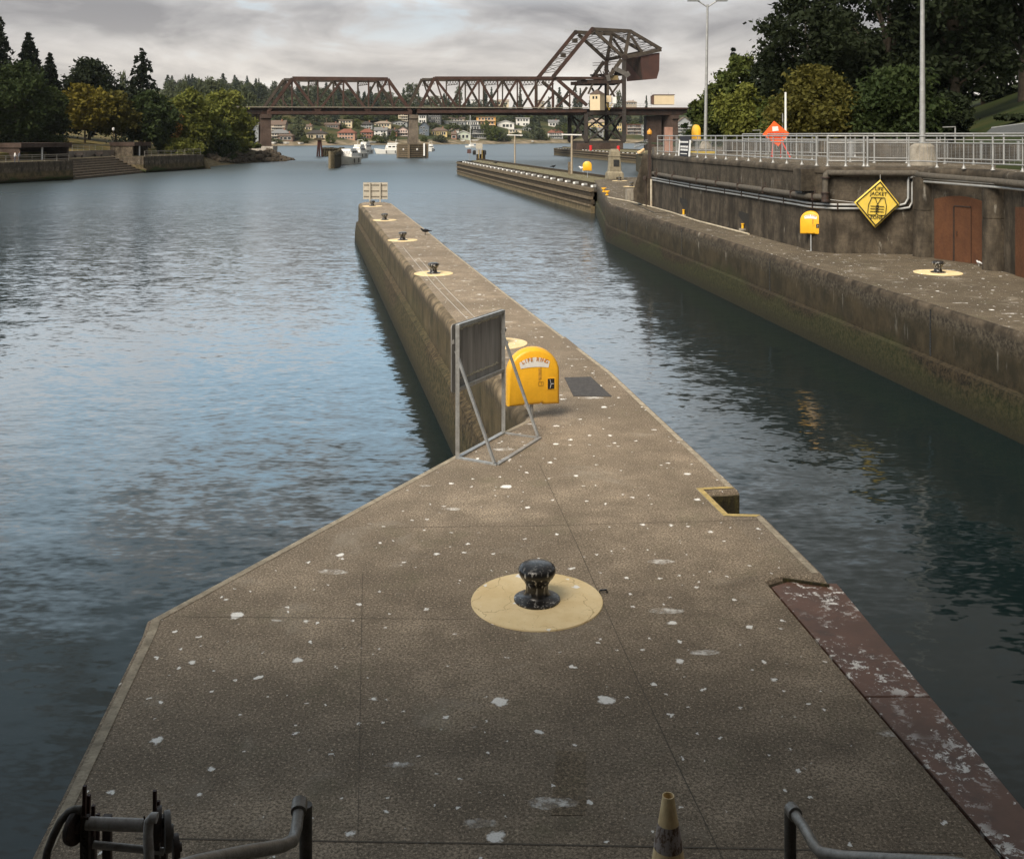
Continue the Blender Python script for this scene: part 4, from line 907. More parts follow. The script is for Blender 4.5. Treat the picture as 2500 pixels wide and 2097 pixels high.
# ================================================================== stone monument and posts on the lock wall end
p = G(1500, 437.5); root = thing('stone_monument', 'tapering stone monument with a dark plaque at the end of the lock wall', 'monument', p)
sq = lambda mb, a, z0, b_, z1, mi=0: mb.add([(x*w_/2, y*w_/2, z) for z, w_ in ((z0, a), (z1, b_)) for x, y in ((-1, -1), (1, -1), (1, 1), (-1, 1))], [(0, 1, 5, 4), (1, 2, 6, 5), (2, 3, 7, 6), (3, 0, 4, 7), (4, 5, 6, 7), (3, 2, 1, 0)], mi)
M_stone = paint('weathered stone', (.25, .215, .15), .9, .35, 1.3, grime=(.09, .075, .045), gamt=.6, bmp=.4)
mb = MB(); sq(mb, 1.72, 0, 1.68, .62); sq(mb, 1.68, .62, 1.3, .88); mb.build('base', M_stone, root, local=True, bevel=.04)
mb = MB(); sq(mb, 1.28, .88, 1.08, 2.42); mb.build('shaft', M_stone, root, local=True, bevel=.03)
mb = MB(); sq(mb, 1.2, 2.42, 1.2, 2.56); sq(mb, 1.05, 2.56, 1.02, 2.95); sq(mb, 1.02, 2.95, .7, 3.26); mb.build('cap', M_stone, root, local=True, bevel=.03)
mb = MB(); mb.box((0.08, -.635, 1.75), (.62, .04, .72)); mb.build('plaque', paint('dark plaque', (.03, .03, .03), .4), root, local=True)
root.rotation_euler.z = .12
for (u, v_), lab, lab2 in (((1513, 442), 'white capped bollard in front of the stone monument', 'pale ring marking just in front of the stone monument'), ((1542, 456), 'white capped bollard left of the sloping buttress', 'pale ring marking beside the sloping buttress'), ((2290, 666), 'black bollard on a pale ring in front of the rust red doors', 'pale worn ring on the low deck in front of the rust red doors')):
    p = G(u, v_); o = copy_tree(bol); o.location = p; o.location.z = .012; o['label'] = lab; o.scale = (1.15,)*3
    r_ = MB(); r_.lathe([(.001, 0), (.80, 0), (.79, .011), (.001, .0112)], 48); q = r_.build('painted_ring', M_ring, None, smooth=30); q.location = (p.x, p.y, 0); tag(q, lab2, 'ring marking', 'cream rings painted under the bollards')

# ================================================================== timber guide piers
M_deckG = deck_material('mossy timber deck', (.20, .175, .095), spots=True)
def guide_pier(label, front, back, z, pegs, lean=0.0, inset_w=1.6, ends=True):
    # front: near edge line, back: far edge line (plan points from the picture-left end to the right)
    root = thing('timber_guide_pier', label, 'pier', (front[0][0], front[0][1], 0), 'timber guide piers with white pegs')
    f0, f1 = Vector((*front[0], 0)), Vector((*front[1], 0)); b0, b1 = Vector((*back[0], 0)), Vector((*back[1], 0))
    d = (f1-f0).normalized(); n = Vector((-d.y, d.x, 0)); n = n if n.dot(b0-f0) > 0 else -n
    mb = MB(); mb.add([p+Z*z for p in (f0+n*inset_w+d*2, f1+n*inset_w, b1, b0)], [(0, 1, 2, 3)]); mb.build('deck', M_deckG, root)
    mb = MB(); mb.bar(f0+n*inset_w+d*2+Z*(z-.55), f1+n*inset_w+Z*(z-.55), .12, 1.08); mb.bar(b0-n*.15+Z*(z+.12), b1-n*.15+Z*(z+.12), .3, .3); mb.bar(b0+Z*(z-1.6), b1+Z*(z-1.6), .3, 3.2); mb.bar(f0+d*.5+Z*(z-.75), b0+Z*(z-.75), .3, 1.4); mb.bar(f0+n*inset_w*.5+Z*(z-.5), f1+n*inset_w*.5+Z*(z-.5), inset_w, .1); mb.build('core', M_timberd, root)
    # horizontal walings: bold upper ones, recessed rows of planking below
    rr = random.Random(7)
    mb = MB(); mb.bar(f0+Z*(z-.35), f1+Z*(z-.35), .42, .34); mb.build('cap_beam', M_timber, root)
    for k, (zz, hh2, oo, mt) in enumerate(((-.78, .36, .06, M_timberd), (-1.1, .26, -.04, M_timber), (-1.48, .42, .1, M_timberd), (-1.8, .16, -.06, M_timber))):
        mb = MB(); mb.bar(f0+n*oo+Z*(z+zz), f1+n*oo+Z*(z+zz), .34, hh2); mb.build('waling', mt, root)
    mb = MB(); mb.bar(f0+n*.1+Z*(z-2.6), f1+n*.1+Z*(z-2.6), .4, 1.5); mb.build('pile_skirt', paint('barnacled timber', (.13, .10, .055), .95, .45, 2.5, grime=(.05, .04, .02), gamt=.5, bmp=.6), root)
    mb = MB(); mb.bar(f0+d*.2+n*.1+Z*(z-1.8), f0+d*.2+n*(inset_w+2.5)+Z*(z-1.8), .3, 3); mb.build('end_planking', M_timber, root)
    for i in range(pegs):
        q = f0.lerp(f1, ((i+.6)/(pegs+.4)))+n*(inset_w*.42)+Z*(z-.12); mb = MB(); mb.bar(q-n*.24+d*.18, q+n*.24-d*.18, .26, .2); mb.build('peg', M_white, root)
    return root
front = [G(1117, 426, ZW), G(1449, 523, ZW)]
back = [G(1184, 389.5, -.02), G(1490, 436.5, -.02)]
guide_pier('long mossy timber guide pier with white pegs, left of the monument', [tuple(front[0][:2]), (7.45, 98)], [(-6.2, 205), (11.6, 113)], -.03, 27, inset_w=2.3)
fx = lambda u, Y: ((u-UC)/F*Y, Y)
guide_pier('distant timber guide pier with white pegs below the steel lift tower', [fx(1353, 392), fx(1580, 262)], [fx(1375, 415), fx(1660, 300)], .15, 26, inset_w=2.6)
# light masts on the guide piers
def mast(u, vb, vt, a0, a1, label, z=-.02):
    p = G(u, vb, z); root = thing('light_mast', label, 'lamp post', p, 'thin light masts with flat cross arms'); Y = p.y; t_ = S(u, vt, Y)
    mb = MB(); mb.tube([p, t_], .13, 8); mb.build('pole', paint('tan pole', (.34, .28, .20), .7), root); mb = MB(); mb.bar(S(a0, vt, Y), S(a1, vt+1, Y), .28, .14); mb.build('cross_arm', M_white, root)
mast(1257, 401, 330, 1238, 1276, 'thin tan light mast in the middle of the timber guide pier, farther from the monument')
mast(1396, 425, 329, 1373, 1420, 'thin tan light mast on the timber guide pier nearer the yellow cabinet')
p = G(1390, 426); mb = MB(); mb.bar(p, p+Z*1.5, .3); tag(mb.build('mooring_post', M_timber), 'short timber post at the foot of the nearer light mast', 'post')
# signal station at the tip of the guide pier
p = G(1174, 388); Y = p.y; root = thing('signal_station', 'cluster of dark piles with a grey box at the tip of the timber guide pier', 'signal', p)
for dx, dy in ((-.7, 0), (0, .5), (.7, 0), (.35, -.3)): mb = MB(); mb.tube([(p.x+dx, Y+dy, -2.5), (p.x+dx*.9, Y+dy, 1.75)], .28, 8); mb.build('pile', M_timberd, root)
for u in (1169, 1177): mb = MB(); mb.tube([S(u, 388, Y-.6), S(u, 366, Y-.6)], .07, 6); mb.build('yellow_pipe', paint('dull yellow pipe', (.4, .27, .07), .6), root)
mb = MB(); a, c = S(1162, 377, Y-.2), S(1178, 365, Y-.2); mb.box(((a.x+c.x)/2, Y-.2, (a.z+c.z)/2), (c.x-a.x, .6, c.z-a.z)); mb.build('equipment_box', M_rail, root)
mb = MB(); a, c = S(1162, 364, Y-.1), S(1178, 350, Y-.1); mb.box(((a.x+c.x)/2, Y-.1, (a.z+c.z)/2), (c.x-a.x, .2, c.z-a.z)); mb.build('sign_panel', M_beige, root)
for u in (1158, 1183): mb = MB(); q = S(u, 373, Y); mb.lathe([(.001, -.5), (.34, -.45), (.34, .3), (.2, .5), (.001, .55)], 10, q); mb.build('signal_lamp', M_black, root)
q = S(1145.5, 370, 214); root = thing('square_marker', 'small square brown marker board standing in the water by the guide pier tip', 'sign', (q.x, 214, ZW)); mb = MB(); mb.box(q, (.82, .06, .82)); mb.build('board', paint('brown board', (.085, .04, .035), .7), root); mb = MB(); mb.tube([(q.x, 214.1, ZW-2), (q.x, 214.1, q.z)], .05, 6); mb.build('post', M_rail, root)
for u, v_, lab in ((1446, 362, 'red cylindrical marker on the distant guide pier, left of the other'), (1515, 363, 'larger red cylindrical marker on the distant guide pier beside the lift tower')):
    q = S(u, v_, 318 if u < 1500 else 300); mb = MB(); mb.lathe([(.45, 0), (.45, 1.5), (.3, 1.6), (.001, 1.6)], 12, (q.x, q.y+6, .15)); tag(mb.build('red_marker', M_red), lab, 'marker', 'red markers on the distant guide pier')
q = S(1560, 374, 250); mb = MB(); mb.tube([S(1558, 376, 250), S(1573, 364, 250)], [.55, .25], 10); mb.bar(S(1573, 364, 250), S(1573, 388, 250), .1); tag(mb.build('wind_cone', paint('tan cloth', (.62, .42, .22), .7)), 'tan cone shaped wind sock at the near end of the distant guide pier', 'wind sock')

# ================================================================== railway bridge
OFF = Vector((-5.0, 10.0, 0))
def BN(u, v_):
    k = (u-UC)/F; Y = (345+3.1)/(1-.1*k); return S(u, v_, Y)
bridge = thing('railway_bridge', 'rusty steel railway truss bridge with a raised counterweight crossing the channel', 'bridge', tuple(BN(1000, 270)))
def truss(members, mat, name='truss', off_=None, dep=1.0):
    mb = MB()
    for it in members:
        a, c, wd = it[0], it[1], (it[2] if len(it) > 2 else .75); p, q = BN(*a), BN(*c)
        if off_ is not None: p, q = p+off_, q+off_
        mb.bar(p, q, wd*dep, wd, up=(0, 0, 1))
    return mb.build(name, mat, bridge)
sp1 = [((714, 192), (947, 194), 1.15), ((655, 274), (714, 192), 1.0), ((947, 194), (1004, 275), 1.1), ((652, 276), (1006, 276.5), 1.0),
       ((716, 195), (774, 272), .85), ((778, 272), (836, 196), .75), ((840, 196), (897, 272), .85), ((902, 272), (944, 197), .65),
       ((713, 195), (713, 272), .5), ((776, 195), (776, 272), .45), ((838.5, 190), (838.5, 272), .55), ((900, 192), (900, 270), .5), ((948, 197), (961, 270), .5),
       ((684, 235), (706, 268), .4), ((974, 238), (959, 262), .4)]
lift = [((1061, 191.5), (1355, 191.5), 1.05), ((1021, 272), (1061, 190), 1.0), ((1018, 273.5), (1432, 271.5), 1.0), ((1355, 191), (1471, 191.5), .8),
        ((1063, 193), (1121, 268), .8), ((1126, 268), (1169, 195), .75), ((1172, 195), (1213, 268), .75), ((1218, 268), (1262, 195), .75), ((1265, 195), (1305, 268), .75), ((1309, 265), (1352, 195), .7), ((1362, 196), (1433, 258), 1.05),
        ((1122, 194), (1122, 268), .42), ((1169.5, 190), (1169.5, 268), .48), ((1215, 194), (1215, 268), .48), ((1263, 190), (1263, 268), .48), ((1307, 194), (1307, 268), .5), ((1349, 200), (1349, 268), .6),
        ((1064, 195), (1086, 262), .5), ((1042, 232), (1068, 262), .4), ((1353, 268), (1388, 233), .6), ((1391, 225), (1391, 268), .5)]
for mem in (sp1, lift):
    truss(mem, M_rust); truss(mem, M_rustd, off_=OFF)
# cross frames between the two trusses
for u, v_ in ((714, 193), (776, 193), (838, 193), (900, 193), (947, 194), (1061, 192), (1122, 192), (1169, 192), (1215, 192), (1263, 192), (1307, 192), (1352, 192)):
    mb = MB(); p = BN(u, v_); mb.bar(p, p+OFF, .35, .5); q = BN(u, v_+14); mb.bar(q, q+OFF, .2, .2)
    for k in range(5): mb.bar(p+OFF*(k/5), q+OFF*((k+1)/5), .12); mb.bar(q+OFF*(k/5), p+OFF*((k+1)/5), .12)
    mb.build('cross_frame', M_rustd, bridge)
mb = MB()
for a, c in (((552, 0), (1006, 0)), ((1016, 0), (1436, 0)), ((1430, 0), (1705, 0))):
    p, q = BN(a[0], 262), BN(c[0], 262); p.z = q.z = 13.75
    for o_ in (Vector((0, .8, 0)), OFF-Vector((0, .8, 0))):
        pp, qq = p+o_-Z*1.05, q+o_-Z*1.05; mb.bar(pp, qq, .6, 2.1)
    mb.bar(p+OFF*.5-Z*.3, q+OFF*.5-Z*.3, 10, .5)
mb.build('deck_girder', M_girder, bridge)
mb = MB(); p, q = BN(552, 262), BN(1436, 262); p.z = q.z = 14.0; mb.bar(p-Vector((0, .4, 0)), q-Vector((0, .4, 0)), 1.0, .22); mb.build('walkway_plank', paint('pale planks', (.22, .19, .15), .9), bridge)
mb = MB(); p, q = BN(1470, 262), BN(1705, 262); p.z = q.z = 13.95; mb.bar(p, q, 1.2, .5); mb.build('deck_edge', M_rust, bridge)
mb = MB(); p, q = BN(1480, 262), BN(1590, 262); p.z = q.z = 14.2
for h in (.6, 1.2): mb.bar(p+Z*h, q+Z*h, .08)
for k in range(13): r_ = p.lerp(q, k/12); mb.bar(r_, r_+Z*1.2, .08)
mb.build('railing', M_galv, bridge)
# lift tower
zc = lambda u, v_: BN(u, v_)
cols = [(1431, 276, 1.25), (1523, 141, 1.15)]
NLt, NLb = BN(1431, 278), BN(1431, 347); NRt, NRb = BN(1523.5, 143), BN(1523.5, 347); NRm = BN(1523.5, 277); mb = MB()
M_tower = paint('tower steel', (.036, .030, .026), .75, .35, .4, spec=.25, grime=(.06, .03, .02), gamt=.5)
for p, q in ((NLt, NLb), (NRt, NRb), (NLt+OFF, NLb+OFF), (NRt+OFF, NRb+OFF)): mb.bar(p, q, 1.3, 1.3)
mb.build('tower_column', M_tower, bridge)
mb = MB()
def xb(a, b_, c, d): mb.bar(a, d, .55, .55); mb.bar(b_, c, .55, .55)
for o_ in (Vector((0, 0, 0)), OFF): xb(NLt+o_, NRm+o_, NLb+o_, NRb+o_); mb.bar(NLt+o_, NRm+o_, .8, .9); mb.bar(NLb+o_, NRb+o_, .8, .7)
for a, c in ((NLt, NLb), (NRm, NRb)): xb(a, a+OFF, c, c+OFF); mb.bar(a, a+OFF, .7); mb.bar(c, c+OFF, .7)
mb.build('tower_bracing', M_tower, bridge)
# upper tower: machinery floor, braces
mb = MB()
pf0, pf1 = BN(1434, 201), BN(1527, 200)
mb.bar(pf0+OFF*.5, pf1+OFF*.5, 9.5, 1.6); mb.bar(pf0, pf1, .7, 1.2); mb.bar(pf0+OFF, pf1+OFF, .7, 1.2)
mb.build('machinery_floor', M_girder, bridge)
mb = MB()
for o_ in (Vector((0, 0, 0)), OFF):
    mb.bar(BN(1433, 214)+o_, BN(1408, 252)+o_, .8); mb.bar(BN(1487, 212)+o_, BN(1502, 240)+o_, .6); mb.bar(BN(1447, 205)+o_, BN(1436, 230)+o_, .6)
    mb.bar(BN(1517, 146)+o_, BN(1489, 186)+o_, 1.2); mb.bar(BN(1519, 195)+o_, BN(1486, 240)+o_, .6)
mb.bar(BN(1484, 205), BN(1484, 278), .8)
mb.build('tower_brace', M_rustd, bridge)
mb = MB(); mb.bar(BN(1501, 168), BN(1530, 183), 1.6, 1.5); mb.bar(BN(1527, 178), BN(1533, 188), 1.8, 1.8); mb.bar(BN(1483, 184), BN(1486, 199), 1.6, 1.2)
mb.build('operating_strut', paint('grey operating steel', (.10, .09, .08), .7, .3, .8), bridge)
mb = MB(); rr = random.Random(11)
for k in range(26):
    u = rr.uniform(1478, 1522); v_ = rr.uniform(180, 198); p = BN(u, v_)+OFF*rr.uniform(0, .9); mb.box(p, (rr.uniform(.5, 2.2), rr.uniform(.5, 2), rr.uniform(.3, 1.3)), rr.uniform(0, 3))
for k in range(16):
    p = BN(rr.uniform(1480, 1520), 199)+OFF*rr.uniform(0, 1); q = p+Vector((rr.uniform(-2.5, 2.5), rr.uniform(-1, 4), rr.uniform(2, 5.5))); mb.bar(p, q, .25)
for v_ in (152, 158): mb.bar(BN(1468, v_), BN(1512, v_-1), .18); mb.bar(BN(1468, v_)+OFF*.5, BN(1512, v_-1)+OFF*.5, .18)
mb.build('machinery', M_girder, bridge)
mb = MB(); mb.box(BN(1503, 191)+OFF*.1, (2.8, 2, 1.6)); mb.build('machinery_cabinet', paint('dull yellow steel', (.17, .12, .05), .7, .4, 1), bridge)
# counterweight frame and links
cwt = [((1445.7, 72), (1537, 77), 1.15), ((1537, 76), (1614, 121), 1.05), ((1525, 141), (1614, 122), 1.2), ((1453, 78), (1521, 140), 1.05), ((1537, 78), (1525, 140), 1.15), ((1540, 88), (1567, 129), .8), ((1500, 108), (1451, 110), .01)]
truss(cwt, M_rustd, 'counterweight_frame'); truss(cwt, M_rustd, 'counterweight_frame', OFF)
link = [((1444, 74), (1351, 188), 1.25)]
truss(link, M_rust, 'lift_link'); truss(link, M_rust, 'lift_link', OFF)
mb = MB()
def lat(p0, p1, n, wd=.14):
    for k in range(n+1):
        q = p0.lerp(p1, k/n); mb.bar(q, q+OFF, .2)
        if k < n: q2 = p0.lerp(p1, (k+1)/n); mb.bar(q, q2+OFF, wd); mb.bar(q2, q+OFF, wd)
lat(BN(1430, 91), BN(1362, 175), 5); lat(BN(1450, 76), BN(1535, 77), 4); lat(BN(1540, 79), BN(1610, 119), 5); lat(BN(1456, 81), BN(1518, 138), 5); lat(BN(1535, 84), BN(1526, 136), 3)
for u, v_ in ((1424, 97), (1395, 133)): p = BN(u, v_)+OFF*.5; mb.box(p, (1.5, 1.2, 1.4), .4)
mb.build('lattice_bracing', M_rustd, bridge)
mb = MB()
for o_ in (Vector((0, 0, 0)), OFF):
    for u, v_, r_ in ((1446, 73, .8), (1525, 141, .9), (1352, 187, .75)): p = BN(u, v_)+o_; mb.tube([p-Vector((0, .9, 0)), p+Vector((0, .9, 0))], r_, 14)
mb.build('pivot_pin', M_girder, bridge)
mb = MB(); p, q = BN(1408, 74), BN(1446, 65)
for h in (0, .55): mb.bar(BN(1411, 72)+Z*h+OFF*.8, BN(1447, 65)+Z*h, .08)
for k in range(9): r_ = (BN(1411, 74)+OFF*.8).lerp(BN(1447, 67), k/8); mb.bar(r_, r_+Z*.9, .07)
mb.build('top_catwalk', M_galv, bridge)
cwp = [BN(1565, 139), BN(1610.5, 129), BN(1609.5, 172), BN(1603.5, 193), BN(1571, 196)]
m, t, b = newmat('counterweight rust'); v = obj(t)
cc = mix(t, rng_(t, noise(t, v, .25, 6, .65), .35, .7), (.036, .014, .010), (.066, .024, .016)); cc = mix(t, rng_(t, noise(t, mapv(t, v, (1.2, 1.2, .1)), 1.0, 5), .5, .7, 0, .6), cc, (.03, .018, .014))
cc = mix(t, rng_(t, mth(t, 'PINGPONG', nd(t, 'ShaderNodeSeparateXYZ', {0: v}).outputs[2], .75), 0, .05, .5, 0), cc, (.025, .014, .01)); setc(t, b, cc); b.inputs['Roughness'].default_value = .85
mb = MB(); mb.extr(cwp, OFF*.92); cwo = mb.build('counterweight', m, bridge)
mb = MB(); a, c = cwp[4], cwp[0]
mb.extr([BN(1565, 139)+OFF*.93+Vector((-.1, 0, 0)), BN(1572, 152)+OFF*.93, BN(1572, 194)+OFF*.93, BN(1572, 196)+OFF*.06+Vector((-.12, 0, 0)), BN(1566, 141)+OFF*.06+Vector((-.12, 0, 0))], (-.08, -.04, 0)); mb.build('side_plate', M_girder, cwo)
# control house
hc = BN(1455, 271)+Vector((0, -5.5, 0)); house = thing('control_house', None, None, tuple(hc)); house.parent = bridge; house.location = hc-bridge.location
M_cream = paint('cream cladding', (.58, .47, .31), .7, .06, .6, spec=.3)
mb = MB(); mb.box(hc+Z*2.65, (3.6, 3.9, 5.3), R(-28)); mb.build('wall', M_cream, house)
mb = MB(); a = Matrix.Rotation(R(-28), 3, 'Z'); tops = [hc+Z*5.3+a @ Vector((x*2.05, y*2.2, 0)) for x, y in ((-1, -1), (1, -1), (1, 1), (-1, 1))]; ap = hc+Z*7.0
mb.add(tops+[ap], [(0, 1, 4), (1, 2, 4), (2, 3, 4), (3, 0, 4), (3, 2, 1, 0)]); mb.build('roof', paint('brown shingles', (.085, .058, .045), .9, .2, 2), house)
for sx_i, sy_i, wx, wz, w_ in ((0, -1, -.55, 4.15, .62), (0, -1, .55, 4.15, .62), (-1, 0, -.9, 4.15, .7), (-1, 0, 0, 4.15, .7), (-1, 0, .9, 4.15, .7)):
    l = Vector((wx, -1.97, wz)) if sy_i else Vector((-1.82, wx, wz)); mb = MB(); mb.box(hc+a @ l, (w_, .06, .9) if sy_i else (.06, w_, .9), R(-28)); mb.build('window', M_glass, house)
for u0, u1, v0, v1, dy, mt in ((1479, 1490, 235, 251, -2.5, M_cream), (1492, 1503, 238, 254, -2.0, M_white)):
    p, q = BN(u0, v1), BN(u1, v0); mb = MB(); mb.box(((p.x+q.x)/2, p.y+dy, (p.z+q.z)/2), (q.x-p.x, 1.4, q.z-p.z)); mb.build('equipment_box', mt, bridge)
mb = MB()
for k in range(4): mb.bar(BN(1478+k*2.2, 256+k*4)+Vector((0, -3, 0)), BN(1492-k*2.2, 256+k*4)+Vector((0, -3, 0)), .12)
mb.bar(BN(1478, 254)+Vector((0, -3, 0)), BN(1485, 270)+Vector((0, -3, 0)), .14); mb.bar(BN(1493, 254)+Vector((0, -3, 0)), BN(1485, 270)+Vector((0, -3, 0)), .14); mb.build('yellow_ladder', paint('yellow ladder', (.5, .33, .04), .6), bridge)
p, q = BN(1597, 256), BN(1645, 233); hut = MB(); hut.box(((p.x+q.x)/2, p.y+1.8, (p.z+q.z)/2), (q.x-p.x, 4.6, q.z-p.z)); hu = hut.build('signal_hut', M_cream, bridge)
mb = MB(); mb.box(((p.x+q.x)/2, p.y+1.8, q.z+.1), (q.x-p.x+.4, 5, .2)); mb.box((p.x-.35, p.y+2.4, (p.z+q.z)/2), (.6, 4.0, q.z-p.z-.3)); mb.build('hut_trim', paint('hut trim', (.10, .055, .04), .8), hu)
mb = MB(); mb.bar(BN(1590, 232), BN(1590, 226), .1); mb.bar(BN(1632, 233), BN(1632, 225), .1); mb.build('aerial', M_galv, hu)

# ---- piers under the bridge
M_pier = paint('stained pier stone', (.135, .11, .085), .92, .35, .35, spec=.15, grime=(.04, .033, .026), gamt=.7, bmp=.3)
M_pierd = paint('dark pier stone', (.066, .046, .037), .92, .35, .35, spec=.15, grime=(.03, .02, .016), gamt=.7)
def stone_pier(label, u0, u1, flare, ztop, zbot, mat, long=1.12, off_=None):
    a, c = BN(u0, 270), BN(u1, 270); r = thing('bridge_pier', label, 'bridge pier', ((a.x+c.x)/2, a.y, zbot), 'stone piers of the railway bridge')
    o_ = (off_ or OFF)*long; s0 = o_*-.05
    base = [a+s0, c+s0, c+o_, a+o_]; m_ = sum(base, Vector())/4; mb = MB()
    for zz0, zz1, f0, f1 in ((zbot, ztop-1.6, flare, 1.0), (ztop-1.6, ztop-1.2, 1.0, 1.1), (ztop-1.2, ztop, 1.08, 1.08)):
        lo = [m_+(p-m_)*f0 for p in base]; hi = [m_+(p-m_)*f1 for p in base]
        mb.add([(p.x, p.y, zz0) for p in lo]+[(p.x, p.y, zz1) for p in hi], [(0, 1, 5, 4), (1, 2, 6, 5), (2, 3, 7, 6), (3, 0, 4, 7), (4, 5, 6, 7), (3, 2, 1, 0)])
    mb.build('shaft', mat, r); return r, m_
r, m_ = stone_pier('brown stone bridge pier at the left bank with a pale whitewashed foot', 637, 660, 1.12, 11.6, -1.5, M_pierd)
a, c = BN(635, 270), BN(663, 270); mb = MB(); mb.box(((a.x+c.x)/2+OFF.x*.5, a.y+OFF.y*.45, -.9), (c.x-a.x+5.4, 11.6, 4.4), .1); mb.build('pale_footing', paint('whitewashed masonry', (.40, .36, .31), .9, .45, .8, grime=(.12, .1, .08), gamt=.7), r)
mb = MB(); mb.extr([BN(634, 300)+OFF*.05+Vector((-.25, 0, 0)), BN(634, 345)+OFF*.05+Vector((-.25, 0, 0)), BN(634, 352)+OFF*.9+Vector((-.25, 0, 0)), BN(634, 318)+OFF*.9+Vector((-.25, 0, 0))], (-.05, 0, 0)); mb.build('grey_patch', paint('grey overpaint', (.24, .25, .26), .8), r)
r, m_ = stone_pier('tan stone bridge pier in mid channel standing in a timber fender', 999, 1020, 1.2, 11.6, -.2, M_pier, off_=Vector((-1.0, 6.8, 0)))
fm = MB(); cxy = m_.copy(); Rr = 5.0
tim = [(cxy.x+Rr*math.cos(R(x)), cxy.y-1.5+Rr*1.05*math.sin(R(x))) for x in (-98, -8, 82, 172)]
fm.prism(tim, -4, 1.95); fe = fm.build('fender', M_timberd, r)
for k in range(7):
    mb = MB()
    for i in range(4): p, q = Vector((*tim[i], -2.1+k*.66)), Vector((*tim[(i+1) % 4], -2.1+k*.66)); mb.bar(p, q, .34, .40)
    mb.build('waling', M_timber, fe)
for i in (0, 1, 3): mb = MB(); mb.bar((*tim[i], -3), (*tim[i], 1.9), .7); mb.build('corner_pile', M_timber, fe)
for i, j, k in ((3, 0, .55), (0, 1, .45)): p = Vector((*tim[i], .25)).lerp(Vector((*tim[j], .25)), k); mb = MB(); mb.box(p+Vector((0, -.3, 0)), (.5, .3, .6), R(40 if i else -40)); mb.build('white_marker', M_white, fe)
p = Vector((*tim[0], 0)).lerp(Vector((*tim[1], 0)), .82)+Vector((.1, -.4, 0)); mb = MB(); mb.bar(p-Z*1.9, p+Z*2.2, .5); mb.build('white_gauge', M_white, fe)
stone_pier('dark stone bridge pier at the right bank behind the black banner', 1638, 1652, 1.05, 11.6, -1, M_pierd, long=1.3)
q = BN(1618, 270)+OFF*.5; mb = MB(); mb.box((q.x, q.y+2, 5.2), (5.0, 8, 12.5)); tag(mb.build('bridge_abutment', M_pierd), 'dark wide bridge abutment to the left of the right bank pier', 'bridge pier', 'stone piers of the railway bridge')
p = (NLb+NRb)/2+OFF*.5; mb = MB(); mb.box((p.x, p.y, -.3), (15.5, 14, 5.2), .1); tag(mb.build('tower_base', M_pierd), 'dark concrete base under the steel lift tower', 'bridge pier')

# ================================================================== land
def grid_mesh(name, xs, fn, mat, kind='structure', smooth=True):
    mb = MB(); nr = len(xs); nc = len(xs[0])
    mb.add([fn(*p) for row in xs for p in row], [(i*nc+j, i*nc+j+1, (i+1)*nc+j+1, (i+1)*nc+j) for i in range(nr-1) for j in range(nc-1)])
    o = mb.build(name, mat, smooth=60 if smooth else None); tag(o, kind=kind); return o
def lerp_tab(t_, x):
    if x <= t_[0][0]: return t_[0][1]
    for (a, b_), (c, d) in zip(t_[:-1], t_[1:]):
        if x <= c: return b_+(d-b_)*(x-a)/(c-a)
    return t_[-1][1]
# the far shore
def shoreY(x): return lerp_tab([(-600, 640), (-250, 700), (-175, 745), (-113, 816), (19, 965), (70, 1010), (700, 1040)], x)
HP = [(-30, -4), (0, -2.7), (14, -.6), (26, 1.2), (60, 7.5), (130, 23), (250, 41), (420, 50), (700, 52)]
def farz(x, y):
    s_ = y-shoreY(x); z = lerp_tab(HP, s_); k = lerp_tab([(-400, 1.08), (-200, .98), (-110, .88), (60, .80), (200, .72)], x); n = math.sin(x*.021+1)*math.sin(y*.017)*1.6
    return (z*k+(n if s_ > 60 else 0)) if z > 0 else z
m, t, b = newmat('far hillside'); v = pos(t); z = nd(t, 'ShaderNodeSeparateXYZ', {0: v}).outputs[2]
gr = mix(t, rng_(t, noise(t, v, .05, 5), .4, .6), (.030, .042, .018), (.075, .068, .03)); sand = mix(t, rng_(t, noise(t, v, .12, 5), .4, .6), (.26, .21, .15), (.13, .11, .07))
cc = mix(t, rng_(t, mth(t, 'ADD', z, mth(t, 'MULTIPLY', noise(t, v, .06, 4), 3.0)), 1.6, 3.6), sand, gr); setc(t, b, cc); b.inputs['Roughness'].default_value = .95; b.inputs['Specular IOR Level'].default_value = .1
xs = [[(x, shoreY(x)+s_) for x in range(-700, 900, 25)] for s_ in (-30, -6, 0, 7, 14, 20, 26, 40, 60, 80, 105, 130, 160, 190, 220, 250, 300, 360, 420, 700, 1500)]
grid_mesh('far_hillside', xs, lambda x, y: (x, y, farz(x, y)), m)
def ray_far(u, v_):
    Y = 660.0
    while Y < 1600:
        p = S(u, v_, Y)
        if p.z <= farz(p.x, p.y): return p
        Y += 2
    return S(u, v_, 1300)
# left bank
def bankX(y): return lerp_tab([(-100, -112), (60, -96), (158, -77.5), (172, -72.2), (205, -71.8), (207, -71.4), (228, -67.2), (236, -69), (258, -71), (280, -69), (300, -65.5), (312, -66.5), (330, -74), (360, -95), (420, -140), (640, -330)], y)
QZ = .62
def leftz(d, y):
    quay = lerp_tab([(-1, QZ), (9.9, QZ), (10.3, 1.85), (22, 3.0), (36, 4.6), (60, 7), (110, 10), (300, 14)], d)
    beach = lerp_tab([(-2, -3.1), (0, -2.7), (2, -2.1), (5, -1.0), (9, .3), (16, 1.6), (36, 4.6), (60, 7), (110, 10), (300, 14)], d)
    k = max(0, min(1, (y-226)/6)) if d > 14 else (1 if y > 229 else 0); return quay*(1-k)+beach*k
M_grass = None
m, t, b = newmat('park ground'); v = pos(t); z = nd(t, 'ShaderNodeSeparateXYZ', {0: v}).outputs[2]
